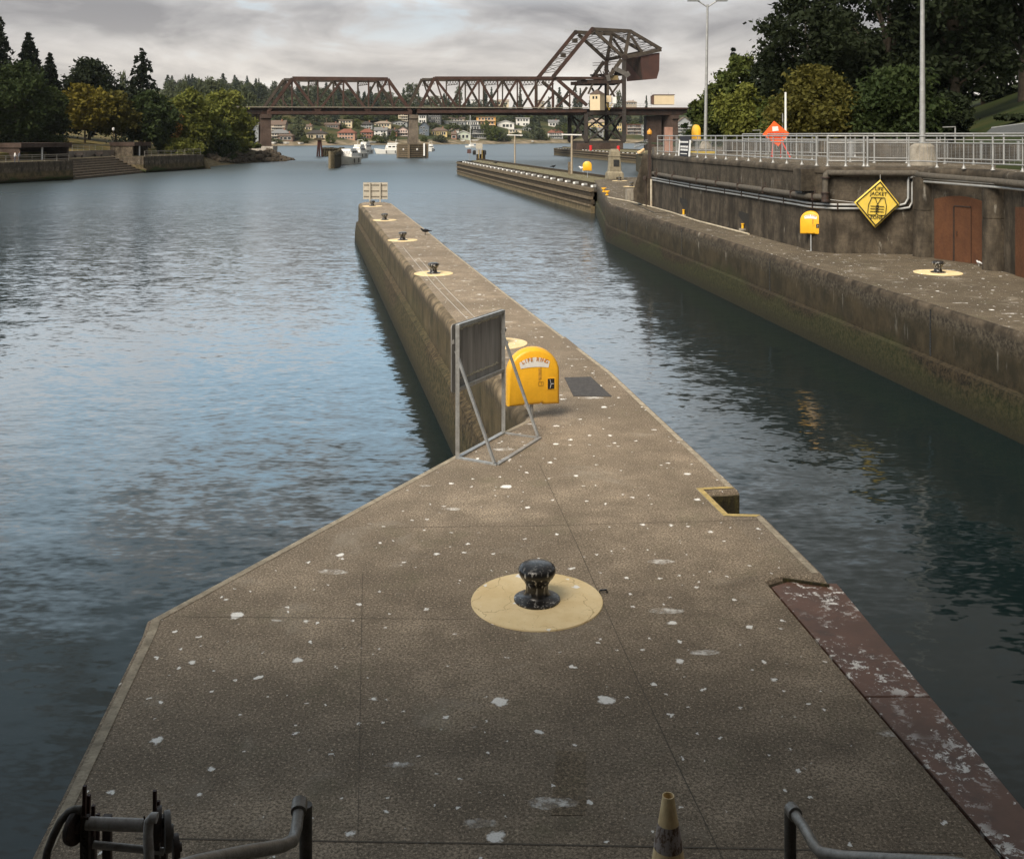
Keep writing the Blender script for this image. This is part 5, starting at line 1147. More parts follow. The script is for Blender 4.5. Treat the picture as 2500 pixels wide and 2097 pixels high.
dry = mix(t, rng_(t, noise(t, v, .35, 6, .65), .38, .62), (.16, .115, .05), (.060, .062, .02))
cc = mix(t, rng_(t, mth(t, 'ADD', z, mth(t, 'MULTIPLY', noise(t, v, .3, 4), 1.2)), 1.1, 2.1), mix(t, rng_(t, noise(t, v, 1.2, 5), .4, .65), (.085, .072, .048), (.04, .036, .022)), dry)
setc(t, b, cc); b.inputs['Roughness'].default_value = .95; b.inputs['Specular IOR Level'].default_value = .1; M_park = m
def lrow(y):
    d0 = 6.2 if 172.5 < y < 187.5 else (-2 if y > 216 else .1)
    return [(d, y) for d in [d0]+[x for x in (6.3, 8, 9, 11.5, 12.0, 16, 22, 36, 60, 110, 300)]]
def lrow(y):
    if y > 229: ds = [-2, 0, 2, 5, 9, 12, 16, 22, 36, 60, 110, 300]
    else: ds = [6.2 if 172.6 < y < 204.6 else .1, 6.3, 7, 8, 9, 9.9, 10.3, 22, 36, 60, 110, 300]
    return [(d, y) for d in ds]
ysl = [-60, 60, 130, 158, 165, 172.5, 172.7, 180, 188, 196, 204.5, 204.7, 212, 220, 228.9, 229.1, 232, 235, 245, 255, 265, 275, 285, 295, 303, 310, 318, 330, 345, 360, 400, 460, 540, 640]
grid_mesh('park_bank', [lrow(y) for y in ysl], lambda d, y: (bankX(y)-d, y, leftz(d, y)), M_park)
def left_ground(x, y): return leftz(bankX(y)-x, y)
# quay walls
M_quay = wall_material('quay concrete', (.115, .092, .066), darkband=.5, topz=.6)
def quay(label, ys_, zt=QZ):
    pts = [Vector((bankX(y), y, 0)) for y in ys_]; mb = MB()
    for a, c in zip(pts[:-1], pts[1:]):
        n = Vector((-(c-a).y, (c-a).x, 0)).normalized(); mb.bar(a+n*.35+Z*(zt-2.4), c+n*.35+Z*(zt-2.4), .8, 4.86); mb.bar(a+n*.1+Z*(-1.95), c+n*.1+Z*(-1.95), .9, .35)
    tag(mb.build('quay_wall', M_quay), label, 'wall', 'concrete quay walls on the left bank')
quay('long dark concrete quay wall at the left edge of the photo', [-60, 60, 130, 158, 172.4]); quay('pale stained concrete quay wall to the right of the broad steps', [205, 207, 217, 228.9])
# broad steps
mb = MB(); n = 8; P0, P1 = Vector((bankX(172.6), 172.6, 0)), Vector((bankX(204.5), 204.5, 0)); nn = Vector((-(P1-P0).y, (P1-P0).x, 0)).normalized()
for k in range(n):
    o_ = nn*(6.3*(k+.5)/n); z1 = -2.5+(QZ+2.5)*(k+1)/n; mb.bar(P0+o_+Z*(z1-1.6), P1+o_+Z*(z1-1.6), 6.3/n+.01, 3.2)
tag(mb.build('water_steps', paint('worn step concrete', (.10, .077, .053), .9, .3, .8, grime=(.05, .04, .025), gamt=.6)), 'broad concrete steps going down into the water on the left bank', 'steps')
wpx = lambda d, y, z=0: Vector((bankX(y)-d, y, z))
mb = MB(); mb.bar(wpx(6.6, 204.75, -2), wpx(.1, 204.75, -2), .35, 5.2); mb.bar(wpx(6.3, 204.3, QZ+.05), wpx(-.6, 204.3, -2.1), .5, .5); tag(mb.build('step_kerb', M_quay), 'sloping kerb at the right side of the broad steps', 'kerb')
# low upper wall, shelters, rails, benches
mb = MB()
for y0, y1 in ((186, 198), (198, 205), (205, 207), (207, 214)): mb.bar(wpx(9.9, y0, 1.22), wpx(9.9, y1, 1.22), .35, 1.25)
tag(mb.build('terrace_wall', paint('pale terrace wall', (.19, .16, .135), .9, .25, 1.0, grime=(.1, .09, .07), gamt=.5)), 'pale low terrace wall behind the benches on the left bank', 'wall')
def shelter(label, d0, y0, wx, dy, h, open_, mt_=None):
    q = wpx(d0, y0, QZ); r = thing('concrete_shelter', label, 'shelter', q, 'concrete shelters on the left bank'); a = math.atan2(bankX(y0+5)-bankX(y0-5), 10); rot = Matrix.Rotation(-a, 3, 'Z')
    def bx(c, s_, nm, mt): mb = MB(); mb.box(q+rot @ Vector(c), s_, -a); mb.build(nm, mt, r)
    bx((-wx/2, 0, h/2), (wx, .4, h), 'side_wall', mt_ or M_quay); bx((-wx/2, dy, h/2), (wx, .4, h), 'side_wall', mt_ or M_quay); bx((-wx+.2, dy/2, h/2), (.4, dy-.4, h), 'back_wall', mt_ or M_quay)
    bx((-wx/2+.2, dy/2, h+.3), (wx+.6, dy+.8, .75), 'roof_slab', mt_ or M_pierd)
    if open_: bx((-.1, dy*.45, h/2), (.15, .3, h), 'post', M_white)
shelter('dark square concrete shelter beside the top of the broad steps', 5.6, 211, 5, 5.4, 2.1, True); shelter('long low shelter in deep shade at the left edge of the photo', 8.5, 172, 5, 13, 2.2, True, M_pierd)  # long shelter takes the dark stone so its shade is in the colour
M_oldrail = paint('old rail paint', (.24, .22, .19), .7, .2, 3)
def bank_rail(label, d, ys_, h=1.05):
    railing('bank_railing', label, [tuple(wpx(d, y)[:2]) for y in ys_], left_ground(wpx(d, ys_[0]).x, ys_[0]), hgt=h, sp=2.4, mesh=False, group='pale railings on the left bank', low=.35, r_=.03, mt=M_oldrail)
bank_rail('pale railing on top of the dark quay wall at the left edge', .5, [140, 158, 172]); bank_rail('pale railing above the low terrace wall on the left bank', 10.6, [187, 200, 207, 216]); bank_rail('pale railing on the quay wall to the right of the broad steps', .6, [206, 212, 221]); bank_rail('denser grey railing at the end of the pale quay wall', .6, [221.5, 225, 228.5], 1.25)
for y, lab in ((195, 'left dark bench of the three along the pale terrace wall'), (204, 'middle dark bench of the three along the pale terrace wall'), (212.5, 'right dark bench of the three, next to the concrete shelter')):
    q = wpx(8.7, y, QZ); r = thing('park_bench', lab, 'bench', q, 'dark benches by the terrace wall', math.atan2(5.6, -15)+math.pi/2+math.pi/2)
    M_bench = paint('dark bench wood', (.03, .022, .018), .8)
    for nm, c, s_ in (('seat', (0, 0, .45), (1.9, .5, .07)), ('backrest', (0, .27, .72), (1.9, .06, .42)), ('leg', (-.75, 0, .22), (.1, .45, .43)), ('leg', (.75, 0, .22), (.1, .45, .43))): mb = MB(); mb.box(c, s_); mb.build(nm, M_bench, r, local=True)
r = thing('park_lamp', 'white globe lamp on a dark post among the yellow trees on the left bank', 'lamp post', wpx(16, 222, 2.2)); q = wpx(16, 222, 2.2)
mb = MB(); mb.tube([q, q+Z*3.6], .09, 8); mb.build('post', M_dark, r); mb = MB(); mb.lathe([(.1, 3.55), (.24, 3.7), (.27, 3.9), (.2, 4.1), (.3, 4.12), (.001, 4.25)], 12, q); mb.build('lamp_head', M_white, r, smooth=40)
# path up the bank
mb = MB(); pp = [(8.5, 212), (10.5, 220), (14, 232), (19, 246)]; vs = []
for d, y in pp: vs += [wpx(d-1.1, y, leftz(d-1.1, y)+.05), wpx(d+1.1, y, leftz(d+1.1, y)+.05)]
mb.add(vs, [(0, 1, 3, 2), (2, 3, 5, 4), (4, 5, 7, 6)]); tag(mb.build('path', M_conc), kind='structure')
# two people by the railing
def person(label, loc, shirt, trousers, rz, lean=0.0):
    r = thing('person', label, 'person', loc, 'people at the left bank railing', rz)
    V = [(0, 0, .92), (0, .0, 1.15), (0, lean*.5, 1.38), (0, lean, 1.50), (0, lean+.03, 1.58), (0, lean+.04, 1.70), (.19, lean*.8, 1.40), (.25, lean+.06, 1.12), (.16, lean+.24, 1.02), (-.19, lean*.8, 1.40), (-.25, lean+.04, 1.12), (-.19, lean+.2, .98), (.09, 0, .88), (.11, .03, .48), (.11, -.02, .08), (.12, .12, .04), (-.09, 0, .88), (-.12, .05, .48), (-.13, -.02, .08), (-.14, .12, .04)]
    E = [(0, 1), (1, 2), (2, 3), (3, 4), (4, 5), (2, 6), (6, 7), (7, 8), (2, 9), (9, 10), (10, 11), (0, 12), (12, 13), (13, 14), (14, 15), (0, 16), (16, 17), (17, 18), (18, 19)]
    rad = [.15, .15, .16, .07, .065, .1, .07, .05, .035, .07, .05, .035, .09, .065, .045, .04, .09, .065, .045, .04]
    me = bpy.data.meshes.new('body'); me.from_pydata(V, E, []); o = bpy.data.objects.new('body', me); col.objects.link(o); o.parent = r
    sk = o.modifiers.new('skin', 'SKIN'); 
    for i, q in enumerate(rad): me.skin_vertices[0].data[i].radius = (q, q*.8)
    me.skin_vertices[0].data[0].use_root = True; ss = o.modifiers.new('sub', 'SUBSURF'); ss.levels = ss.render_levels = 1
    mt, t, b = newmat('person'); z = nd(t, 'ShaderNodeSeparateXYZ', {0: obj(t)}).outputs[2]
    cc = mix(t, rng_(t, z, .93, .95), trousers, shirt); cc = mix(t, rng_(t, z, 1.47, 1.49), cc, (.35, .2, .14)); setc(t, b, cc); b.inputs['Roughness'].default_value = .8; me.materials.append(mt)
    mb = MB(); mb.lathe([(.001, 1.86), (.08, 1.845), (.115, 1.78), (.118, 1.72), (.11, 1.68)], 12, (0, lean+.02, 0)); mb.build('hair', paint('brown hair', (.05, .03, .02), .8), r, local=True, smooth=60)
person('person in a white top standing at the railing on the far left bank', S(36, 392, 156)*0+Vector(((36-UC)/F*158.5, 158.5, QZ)), (.7, .68, .66), (.05, .06, .09), R(-60), .05)
person('person in dark clothes standing beside the person in the white top', Vector(((46-UC)/F*160, 160, QZ)), (.12, .12, .14), (.06, .055, .05), R(-80), .1)

# right hillside behind the walkway
def hillz(x, y):
    e2 = x-(.28*y+9); return TZ-.15+max(0, e2)*.36 if e2 < 60 else TZ+21.5+(e2-60)*.1
m, t, b = newmat('lawn'); v = pos(t); cc = mix(t, rng_(t, noise(t, v, .25, 6, .65), .38, .62), (.018, .029, .008), (.036, .038, .011)); cc = mix(t, rng_(t, noise(t, v, 4, 3), .5, .7, 0, .5), cc, (.02, .03, .01)); setc(t, b, cc); b.inputs['Roughness'].default_value = .95; b.inputs['Specular IOR Level'].default_value = .1
xs = [[(x, y) for x in [17.6 if y < 71 else 17.6+(y-71)*.06]+list(range(24, 70, 3))+[80, 100, 140, 220]] for y in (-40, 0, 20, 30, 40, 50, 60, 70, 80, 90, 100, 110, 125, 140, 170, 220)]
grid_mesh('lawn_slope', xs, lambda x, y: (x, y, hillz(x, y)-(.0 if x > 45 else .03)), m)
mb = MB(); mb.add([(17.4, 118, .4), (26, 220, .8), (52, 330, 1.2), (110, 420, 1.5), (320, 420, 1.5), (320, 118, .5)], [(0, 1, 2, 3, 4, 5)]); mb.add([(17.4, 118, -5), (26, 220, -5), (52, 330, -5), (110, 420, -5), (17.4, 118, .4), (26, 220, .8), (52, 330, 1.2), (110, 420, 1.5)], [(0, 1, 5, 4), (1, 2, 6, 5), (2, 3, 7, 6)])
tag(mb.build('shore_ground', M_park), kind='structure')
# rocks at the left bridge pier: individual boulders
M_rock = paint('shore rock', (.085, .068, .05), .9, .45, 1.2, spec=.2, grime=(.03, .025, .016), gamt=.6, bmp=.5)
rr = random.Random(21); rocks = []
for k in range(4):
    bm_ = bmesh.new(); bmesh.ops.create_icosphere(bm_, subdivisions=2, radius=1)
    for v_ in bm_.verts: v_.co *= 1+.28*math.sin(v_.co.x*3+k)*math.cos(v_.co.y*4+k*2)+rr.uniform(-.1, .1); v_.co.z *= .75
    me = bpy.data.meshes.new('boulder'); bm_.to_mesh(me); bm_.free(); me.materials.append(M_rock); rocks.append(me)
for k in range(110):
    y = rr.uniform(262, 316); d = rr.uniform(-1.2, 5.5) if y > 285 else rr.uniform(1.5, 6); s_ = rr.uniform(.5, 1.15)
    o = bpy.data.objects.new('boulder', rocks[k % 4]); col.objects.link(o); x = bankX(y)-d; o.location = (x, y, leftz(d, y)+s_*.15+(.9 if y > 285 else .2)*max(0, min(1, d/4))); o.scale = (s_*1.2, s_, s_); o.rotation_euler = (rr.uniform(-.4, .4), rr.uniform(-.4, .4), rr.uniform(0, 6)); tag(o, 'brown boulder in the rock pile on the left shore below the stone bridge pier', 'boulder', 'boulders on the left shore')
for k in range(16):
    y = rr.uniform(229, 248); d = rr.uniform(-.3, 2.5); s_ = rr.uniform(.3, .8); o = bpy.data.objects.new('boulder', rocks[k % 4]); col.objects.link(o); o.location = (bankX(y)-d, y, leftz(d, y)+.1); o.scale = (s_*1.3, s_, s_*.8); o.rotation_euler.z = k; tag(o, 'low wet brown rock on the small beach at the end of the pale quay wall', 'boulder', 'low rocks on the small beach')

# ================================================================== trees
def leafmat(name, c, c2, var=.35, trans=.25):
    m, t, b = newmat(name); v = obj(t)
    r1 = nd(t, 'ShaderNodeNewGeometry').outputs['Random Per Island']; oi = nd(t, 'ShaderNodeObjectInfo').outputs['Random']
    n1 = noise(t, v, .35, 3)
    cc = mix(t, rng_(t, mth(t, 'ADD', mth(t, 'MULTIPLY', r1, .45), mth(t, 'MULTIPLY', n1, .9)), .35, .95), c, c2)
    cc = mix(t, mth(t, 'MULTIPLY', r1, .5), cc, mul(c, 1-var)); cc = mix(t, mth(t, 'MULTIPLY', oi, .35), cc, mul(c2, .7))
    setc(t, b, cc); b.inputs['Roughness'].default_value = .75; b.inputs['Specular IOR Level'].default_value = .15
    tr = nd(t, 'ShaderNodeBsdfTranslucent', {0: cc}); mx = nd(t, 'ShaderNodeMixShader', {0: trans, 1: b.outputs[0], 2: tr.outputs[0]})
    out = [n for n in t.nodes if n.type == 'OUTPUT_MATERIAL'][0]; t.links.new(mx.outputs[0], out.inputs[0]); return m
ML = {'dark': leafmat('leaf dark', (.014, .021, .009), (.024, .032, .012)), 'dgreen': leafmat('leaf deep green', (.024, .040, .012), (.045, .060, .017)),
      'green': leafmat('leaf green', (.052, .076, .018), (.10, .112, .026)), 'light': leafmat('leaf light green', (.11, .13, .024), (.19, .19, .04)),
      'yellow': leafmat('leaf yellow green', (.115, .10, .016), (.19, .15, .022)), 'olive': leafmat('leaf olive', (.070, .068, .015), (.13, .112, .022)), 'orange': leafmat('leaf orange', (.17, .095, .02), (.24, .12, .03)),
      'conifer': leafmat('needles dark', (.012, .018, .010), (.022, .030, .016)), 'far': leafmat('hazed leaves', (.055, .070, .036), (.095, .105, .052)), 'farc': leafmat('hazed needles', (.038, .052, .036), (.058, .072, .046))}  # far leaf and needle colours paled to put haze into them
M_bark = paint('bark', (.075, .06, .045), .95, .4, 3, spec=.1); M_barkp = paint('pale bark', (.20, .17, .13), .9, .35, 3, spec=.1)
def leaves(pts, size, rng, up=.5, flat=None):
    n = len(pts); nr = rng.normal(size=(n, 3)); nr[:, 2] = nr[:, 2]+up*1.2; nr /= np.linalg.norm(nr, axis=1)[:, None]
    t1 = np.cross(nr, rng.normal(size=(n, 3))); t1 /= np.linalg.norm(t1, axis=1)[:, None]+1e-9; t2 = np.cross(nr, t1)
    s = size*(rng.random(n)*.9+.55)[:, None]; a = t1*s; c = t2*s*.55
    return np.stack([pts-a, pts+c*(.7+.3*rng.random((n, 1))), pts+a, pts-c], 1).reshape(-1, 3)
def quad_mesh(name, V, mat):
    me = bpy.data.meshes.new(name); n = len(V)//4
    me.vertices.add(len(V)); me.vertices.foreach_set('co', V.astype(np.float32).ravel()); me.loops.add(4*n); me.loops.foreach_set('vertex_index', np.arange(4*n, dtype=np.int32)); me.polygons.add(n); me.polygons.foreach_set('loop_start', np.arange(0, 4*n, 4, dtype=np.int32)); me.update(calc_edges=True); me.materials.append(mat); return me
def crown_broad(rng, h, w_, base=.22, n=5000, size=.4, clumps=26, shape='round', droop=0.0):
    P = []; cs = []
    for k in range(clumps):
        f = (k+.5)/clumps; zz = base+(1-base)*f*.94; prof = math.sin(math.pi*min(1, (f*.86+.12)))**.65 if shape == 'round' else (1-f)**.55
        a = k*2.39996+rng.uniform(-.4, .4); rad = w_/2*prof*rng.uniform(.35, .86); cr_ = w_*rng.uniform(.085, .205)*(.7+.5*prof)
        cs.append((rad*math.cos(a), rad*math.sin(a), zz*h, cr_))
    wt = np.array([c[3]**2 for c in cs]); wt /= wt.sum()
    for c, q in zip(cs, wt):
        m_ = max(6, int(n*q)); d = rng.normal(size=(m_, 3)); d /= np.linalg.norm(d, axis=1)[:, None]; r_ = c[3]*(rng.random(m_)**.35*np.where(rng.random(m_) < .22, 1+.55*rng.random(m_), 1))[:, None]*np.array([1, 1, .75]); r_ = r_*(1+.25*np.sin(d[:, :1]*5+c[2])+.15*np.sin(d[:, 1:2]*9))
        p = d*r_+np.array(c[:3]); p[:, 2] -= droop*np.linalg.norm(p[:, :2], axis=1)*.25; P.append(p)
    P = np.concatenate(P); P[:, 2] = np.clip(P[:, 2], .1, h*1.02)
    return leaves(P, size, rng), cs
def crown_conifer(rng, h, w_, n=4500, size=.35, base=.1, gappy=0.0, levels=None):
    P = []; levels = levels or int(h*1.1); 
    for i in range(levels):
        f = (i+.5)/levels; zz = h*(base+(1-base)*f); R_ = w_/2*(1-f)**.75*rng.uniform(.75, 1.12)+.12; nb = int(5+6*(1-f)); a0 = rng.uniform(0, 6.3)
        for b_ in range(nb):
            if rng.random() < gappy: continue
            a = a0+b_*6.283/nb+rng.uniform(-.25, .25); L = R_*rng.uniform(.7, 1.15)*(1.35 if rng.random() < gappy*.5 else 1); m_ = max(4, int(n/levels/nb*(.4+1.3*(1-f))))
            s = rng.random(m_)**.7; wd = L*.26*(1-s*.6); x = s*L; y = rng.normal(size=m_)*wd*.5; z_ = zz-s*s*L*.38+rng.normal(size=m_)*.10*L+.05*h/levels
            P.append(np.stack([x*math.cos(a)-y*math.sin(a), x*math.sin(a)+y*math.cos(a), z_], 1))
    return leaves(np.concatenate(P), size, rng, .2)
seed = [100]
def trunk_mesh(h, r_, cs, mat, conifer=False, rng=None, lean=0):
    mb = MB(); top = h*(.97 if conifer else .72)
    mb.tube([(0, 0, -.6), (lean*.3, .05, top*.35), (lean*.7, -.05, top*.7), (lean, 0, top)], [r_*1.15, r_*.85, r_*.55, r_*.08], 8)
    if cs:
        for c in cs[::2]:
            z0 = max(h*.12, c[2]*.55); mb.tube([(lean*z0/h, 0, z0), (c[0]*.45, c[1]*.45, (z0+c[2])/2), (c[0]*.9, c[1]*.9, c[2])], [r_*.4, r_*.25, r_*.06], 5)
    return mb
def tree(name, label, kind, u, Y, vtop, wpx_, gz, leaf, group, base=.2, n=5000, size=None, clumps=26, bark=None, shape='round', gappy=0.0, dx=0.0, droop=0.0):
    seed[0] += 1; rng = np.random.default_rng(seed[0]); x = (u-UC)/F*Y+dx; zt = S(u, vtop, Y).z; g = gz(x, Y) if callable(gz) else gz; h = zt-g; w_ = wpx_/F*Y
    r = thing(name, label, 'tree', (x, Y, g), group, rng.uniform(0, 6.28)); size = (size or max(.16, .0042*Y*.62))*.74; n = int(n*1.5)
    if kind == 'conifer': V = crown_conifer(rng, h, w_, n, size, base, gappy); cs = None
    else: V, cs = crown_broad(rng, h, w_, base, n, size, clumps, shape, droop)
    o = bpy.data.objects.new('crown', quad_mesh('crown', V, ML[leaf])); col.objects.link(o); o.parent = r
    trunk_mesh(h, max(.12, h*.016), cs, bark or M_bark, kind == 'conifer').build('trunk', bark or M_bark, r, local=True, smooth=60)
    return r
GL, GR = 'trees on the left bank', 'trees on the right hillside'
lg = left_ground
for a in [
 ('conifer_tree', 'tall dark conifer cut by the left edge of the photo', 'conifer', -12, 232, 28, 190, lg, 'conifer', GL, .1, 6000),
 ('conifer_tree', 'broad dark pointed conifer second from the left edge', 'conifer', 70, 238, 80, 150, lg, 'conifer', GL, .08, 6500),
 ('conifer_tree', 'small dark conifer tip between the broad conifer and the dark round tree', 'conifer', 122, 246, 130, 100, lg, 'conifer', GL, .1, 4000),
 ('broadleaf_tree', 'very dark round broadleaf tree behind the yellow trees on the left bank', 'b', 218, 250, 140, 165, lg, 'dark', GL, .12, 8000, None, 34),
 ('conifer_tree', 'ragged dark conifer with gaps standing alone on the left skyline', 'conifer', 345, 246, 117, 140, lg, 'conifer', GL, .12, 4200, None, 26, None, 'round', .33),
 ('broadleaf_tree', 'deep green tree filling the left edge above the dark shelter', 'b', 38, 200, 152, 175, lg, 'dgreen', GL, .12, 8500, None, 36),
 ('broadleaf_tree', 'deep green tree between the left edge and the yellow trees', 'b', 118, 214, 214, 100, lg, 'dgreen', GL, .2, 4500),
 ('broadleaf_tree', 'yellow green tree, left of the yellow pair behind the terrace wall', 'b', 207, 226, 210, 128, lg, 'yellow', GL, .30, 6000, None, 24),
 ('broadleaf_tree', 'olive yellow tree, right of the yellow pair behind the terrace wall', 'b', 282, 232, 224, 112, lg, 'olive', GL, .30, 5200, None, 24),
 ('broadleaf_tree', 'deep green tree with a short trunk right of the concrete shelter', 'b', 366, 237, 222, 128, lg, 'dgreen', GL, .2, 7000, None, 30),
 ('broadleaf_tree', 'light green leaning tree left of the bridge', 'b', 462, 262, 216, 130, lg, 'light', GL, .1, 7000, None, 30, M_barkp),
 ('broadleaf_tree', 'tall light green tree touching the bridge at its left end', 'b', 540, 276, 218, 125, lg, 'light', GL, .1, 7000, None, 30, M_barkp),
 ('broadleaf_tree', 'green tree under the left end of the bridge deck', 'b', 588, 290, 262, 66, lg, 'green', GL, .06, 4500, None, 22),
 ('broadleaf_tree', 'narrow orange tinted tree between the deep green and light green trees', 'b', 420, 252, 254, 44, lg, 'orange', GL, .15, 2200, None, 14),
 ('broadleaf_tree', 'mid green tree low above the beach on the left bank', 'b', 505, 268, 290, 130, lg, 'green', GL, .02, 6500, None, 28),
 ('broadleaf_tree', 'mid green tree behind the end of the pale quay wall', 'b', 428, 260, 300, 95, lg, 'green', GL, .02, 5000, None, 22),
 ('shrub', 'bright green shrub above the pale quay wall', 'b', 443, 238, 338, 95, lg, 'light', GL, .0, 3000, .32, 18),
 ('shrub', 'bright green shrub beside the path on the left bank', 'b', 405, 242, 335, 60, lg, 'green', GL, .0, 2200, .32, 14),
 ('shrub', 'dark green shrub at the foot of the trees by the beach', 'b', 545, 268, 340, 70, lg, 'dgreen', GL, .0, 3000, .4, 16),
 ('shrub', 'green shrub on the rocks beside the left stone pier', 'b', 612, 303, 353, 60, lambda x, y: 1.2, 'green', GL, .0, 2600, .4, 14),
 ('shrub', 'green brown shrub at the foot of the left stone pier', 'b', 585, 298, 348, 50, lambda x, y: 1.2, 'olive', GL, .0, 2400, .4, 14),
 ('shrub', 'dark shrub below the deep green tree at the left', 'b', 105, 206, 332, 110, lg, 'dgreen', GL, .0, 3600, .35, 18),
 ('shrub', 'dark shrub behind the long low shelter', 'b', 30, 200, 330, 110, lg, 'dark', GL, .0, 3600, .35, 18)]: tree(*a)
for a in [('broadleaf_tree', 'deep green park tree beyond the left edge of the photo, nearest of three', 'b', -150, 190, 120, 170, lg, 'dgreen', GL, .15, 4500),
 ('broadleaf_tree', 'dark park tree beyond the left edge of the photo, middle of three', 'b', -330, 200, 90, 210, lg, 'dark', GL, .1, 5000), ('conifer_tree', 'tall conifer beyond the left edge of the photo, last of three', 'conifer', -480, 215, 20, 170, lg, 'conifer', GL, .1, 4500)]: tree(*a)
hg = lambda x, y: hillz(x, y)
for a in [
 ('broadleaf_tree', 'huge very dark tree with gaps showing sky, right of the left lamp pole', 'b', 1968, 104, -45, 275, hg, 'dark', GR, .28, 6200, .40, 21, M_barkp),
 ('broadleaf_tree', 'very dark tree leaning left over the light green trees on the right', 'b', 1880, 108, 120, 130, hg, 'dark', GR, .15, 6000, .38, 24),
 ('broadleaf_tree', 'tall very dark drooping tree behind the right lamp pole', 'b', 2170, 110, -240, 270, hg, 'dark', GR, .15, 11000, .42, 34, None, 'round', 0, 0, .6),
 ('broadleaf_tree', 'massive dark tree filling the top right of the photo', 'b', 2330, 104, -480, 330, hg, 'dark', GR, .12, 12000, .45, 36, None, 'round', 0, 0, .5),
 ('broadleaf_tree', 'dark tree at the right edge above the lawn', 'b', 2500, 112, -560, 330, hg, 'dark', GR, .2, 11000, .45, 34),
 ('broadleaf_tree', 'dark background tree between the two tall dark trees', 'b', 2060, 150, 10, 190, hg, 'dark', GR, .05, 7000, .55, 28),
 ('broadleaf_tree', 'dark background tree above the yellow green tree', 'b', 2230, 150, 20, 220, hg, 'dark', GR, .05, 8000, .55, 28),
 ('broadleaf_tree', 'dark background tree high on the right slope', 'b', 2400, 150, -60, 260, hg, 'dark', GR, .05, 9000, .55, 30),
 ('broadleaf_tree', 'mid green tree right of the left lamp pole', 'b', 1802, 128, 128, 125, hg, 'green', GR, .12, 5500, .38, 24),
 ('conifer_tree', 'tiny dark conifer tip above the green trees right of the left lamp pole', 'conifer', 1790, 158, 116, 50, hg, 'conifer', GR, .2, 2500),
 ('broadleaf_tree', 'light olive round tree right of the left lamp pole', 'b', 1820, 106, 205, 150, hg, 'light', GR, .05, 7000, .30, 28),
 ('broadleaf_tree', 'light green tree partly behind the left lamp pole', 'b', 1735, 122, 205, 85, hg, 'green', GR, .05, 4500, .36, 20),
 ('broadleaf_tree', 'sparse feathery tree at the right end of the bridge', 'b', 1692, 124, 246, 62, lambda x, y: 1.5, 'dgreen', GR, .05, 1700, .32, 14),
 ('broadleaf_tree', 'yellow green bushy tree behind the white pole', 'b', 1990, 84, 166, 210, hg, 'olive', GR, .03, 9500, .26, 36),
 ('broadleaf_tree', 'dull green bushy tree behind the right lamp pole', 'b', 2190, 82, 164, 240, hg, 'dgreen', GR, .03, 10000, .26, 36),
 ('broadleaf_tree', 'dark green bush left of the lawn at the right', 'b', 2320, 84, 225, 130, hg, 'dark', GR, .0, 5000, .28, 22),
 ('broadleaf_tree', 'dark reddish bush at the right edge of the lawn', 'b', 2500, 78, 285, 120, hg, 'dark', GR, .0, 3500, .28, 16),
 ('broadleaf_tree', 'green bush behind the orange sign', 'b', 1890, 92, 240, 110, hg, 'green', GR, .0, 4500, .28, 22)]: tree(*a)

# ---- trees beyond: one mesh per kind, shared by all copies
protos = {}
def proto(key, kind, leaf, h=1.0, **kw):
    seed[0] += 1; rng = np.random.default_rng(seed[0])
    if kind == 'conifer': V = crown_conifer(rng, 18, kw.get('w', 8), kw.get('n', 900), kw.get('size', .75), .05, kw.get('gappy', .08), 16)
    else: V, _ = crown_broad(rng, 14, kw.get('w', 13), .05, kw.get('n', 900), kw.get('size', .8), 20)
    protos.setdefault(key, []).append(quad_mesh('far_tree', V, ML[leaf]))
for k in range(3): proto('c', 'conifer', 'farc', w=8+k)
for k in range(4): proto('b', 'b', 'far', w=12+k)
for k in range(2): proto('g', 'b', 'green', w=12+2*k)
def far_tree(key, loc, h, wscale, label, group, name):
    rr_ = random.Random(int(loc[0]*13+loc[1]*7)); me = rr_.choice(protos[key]); o = bpy.data.objects.new(name, me); col.objects.link(o); o.location = loc; base = 18 if key == 'c' else 14
    o.scale = (h/base*wscale, h/base*wscale, h/base); o.rotation_euler.z = rr_.uniform(0, 6); tag(o, label, 'tree', group); return o
rr = random.Random(77)
LC, LB = 'grey green conifer on the wooded hillside across the water', 'grey green leafy tree on the wooded hillside across the water'
# ridge rows, densest on the left, thinning towards the right
for u in range(410, 1720, 15):
    for row in range(4):
        uu = u+rr.uniform(-6, 6)
        if row > 1:
            if uu > 1010 and row == 3: continue
            Y = shoreY((uu-UC)/F*900)+(rr.uniform(110, 150) if row == 2 else rr.uniform(155, 215)); x = (uu-UC)/F*Y; con = rr.random() < .3; h = rr.uniform(8, 14)*(.95 if uu < 1000 else .7)
            far_tree('c' if con else 'b', (x, Y, farz(x, Y)-.5), h*(1.3 if con else 1), rr.uniform(1.25, 1.75), LC if con else LB, 'trees on the far hillside', 'conifer_tree' if con else 'broadleaf_tree'); continue
        if uu > 1100 and row == 1 and rr.random() < .3: continue
        Y = (1100 if row == 0 else 1000)+rr.uniform(-30, 40)+(50 if uu > 1000 else 0); x = (uu-UC)/F*Y; g = farz(x, Y)
        if row and uu > 1000 and rr.random() < .5: continue
        h = rr.uniform(8, 15)*(1.1 if uu < 640 else .8 if uu < 1100 else .66); con = rr.random() < .3
        far_tree('c' if con else 'b', (x, Y, g-.5), h*(1.3 if con else 1), rr.uniform(1.1, 1.7), LC if con else LB, 'trees on the far hillside', 'conifer_tree' if con else 'broadleaf_tree')
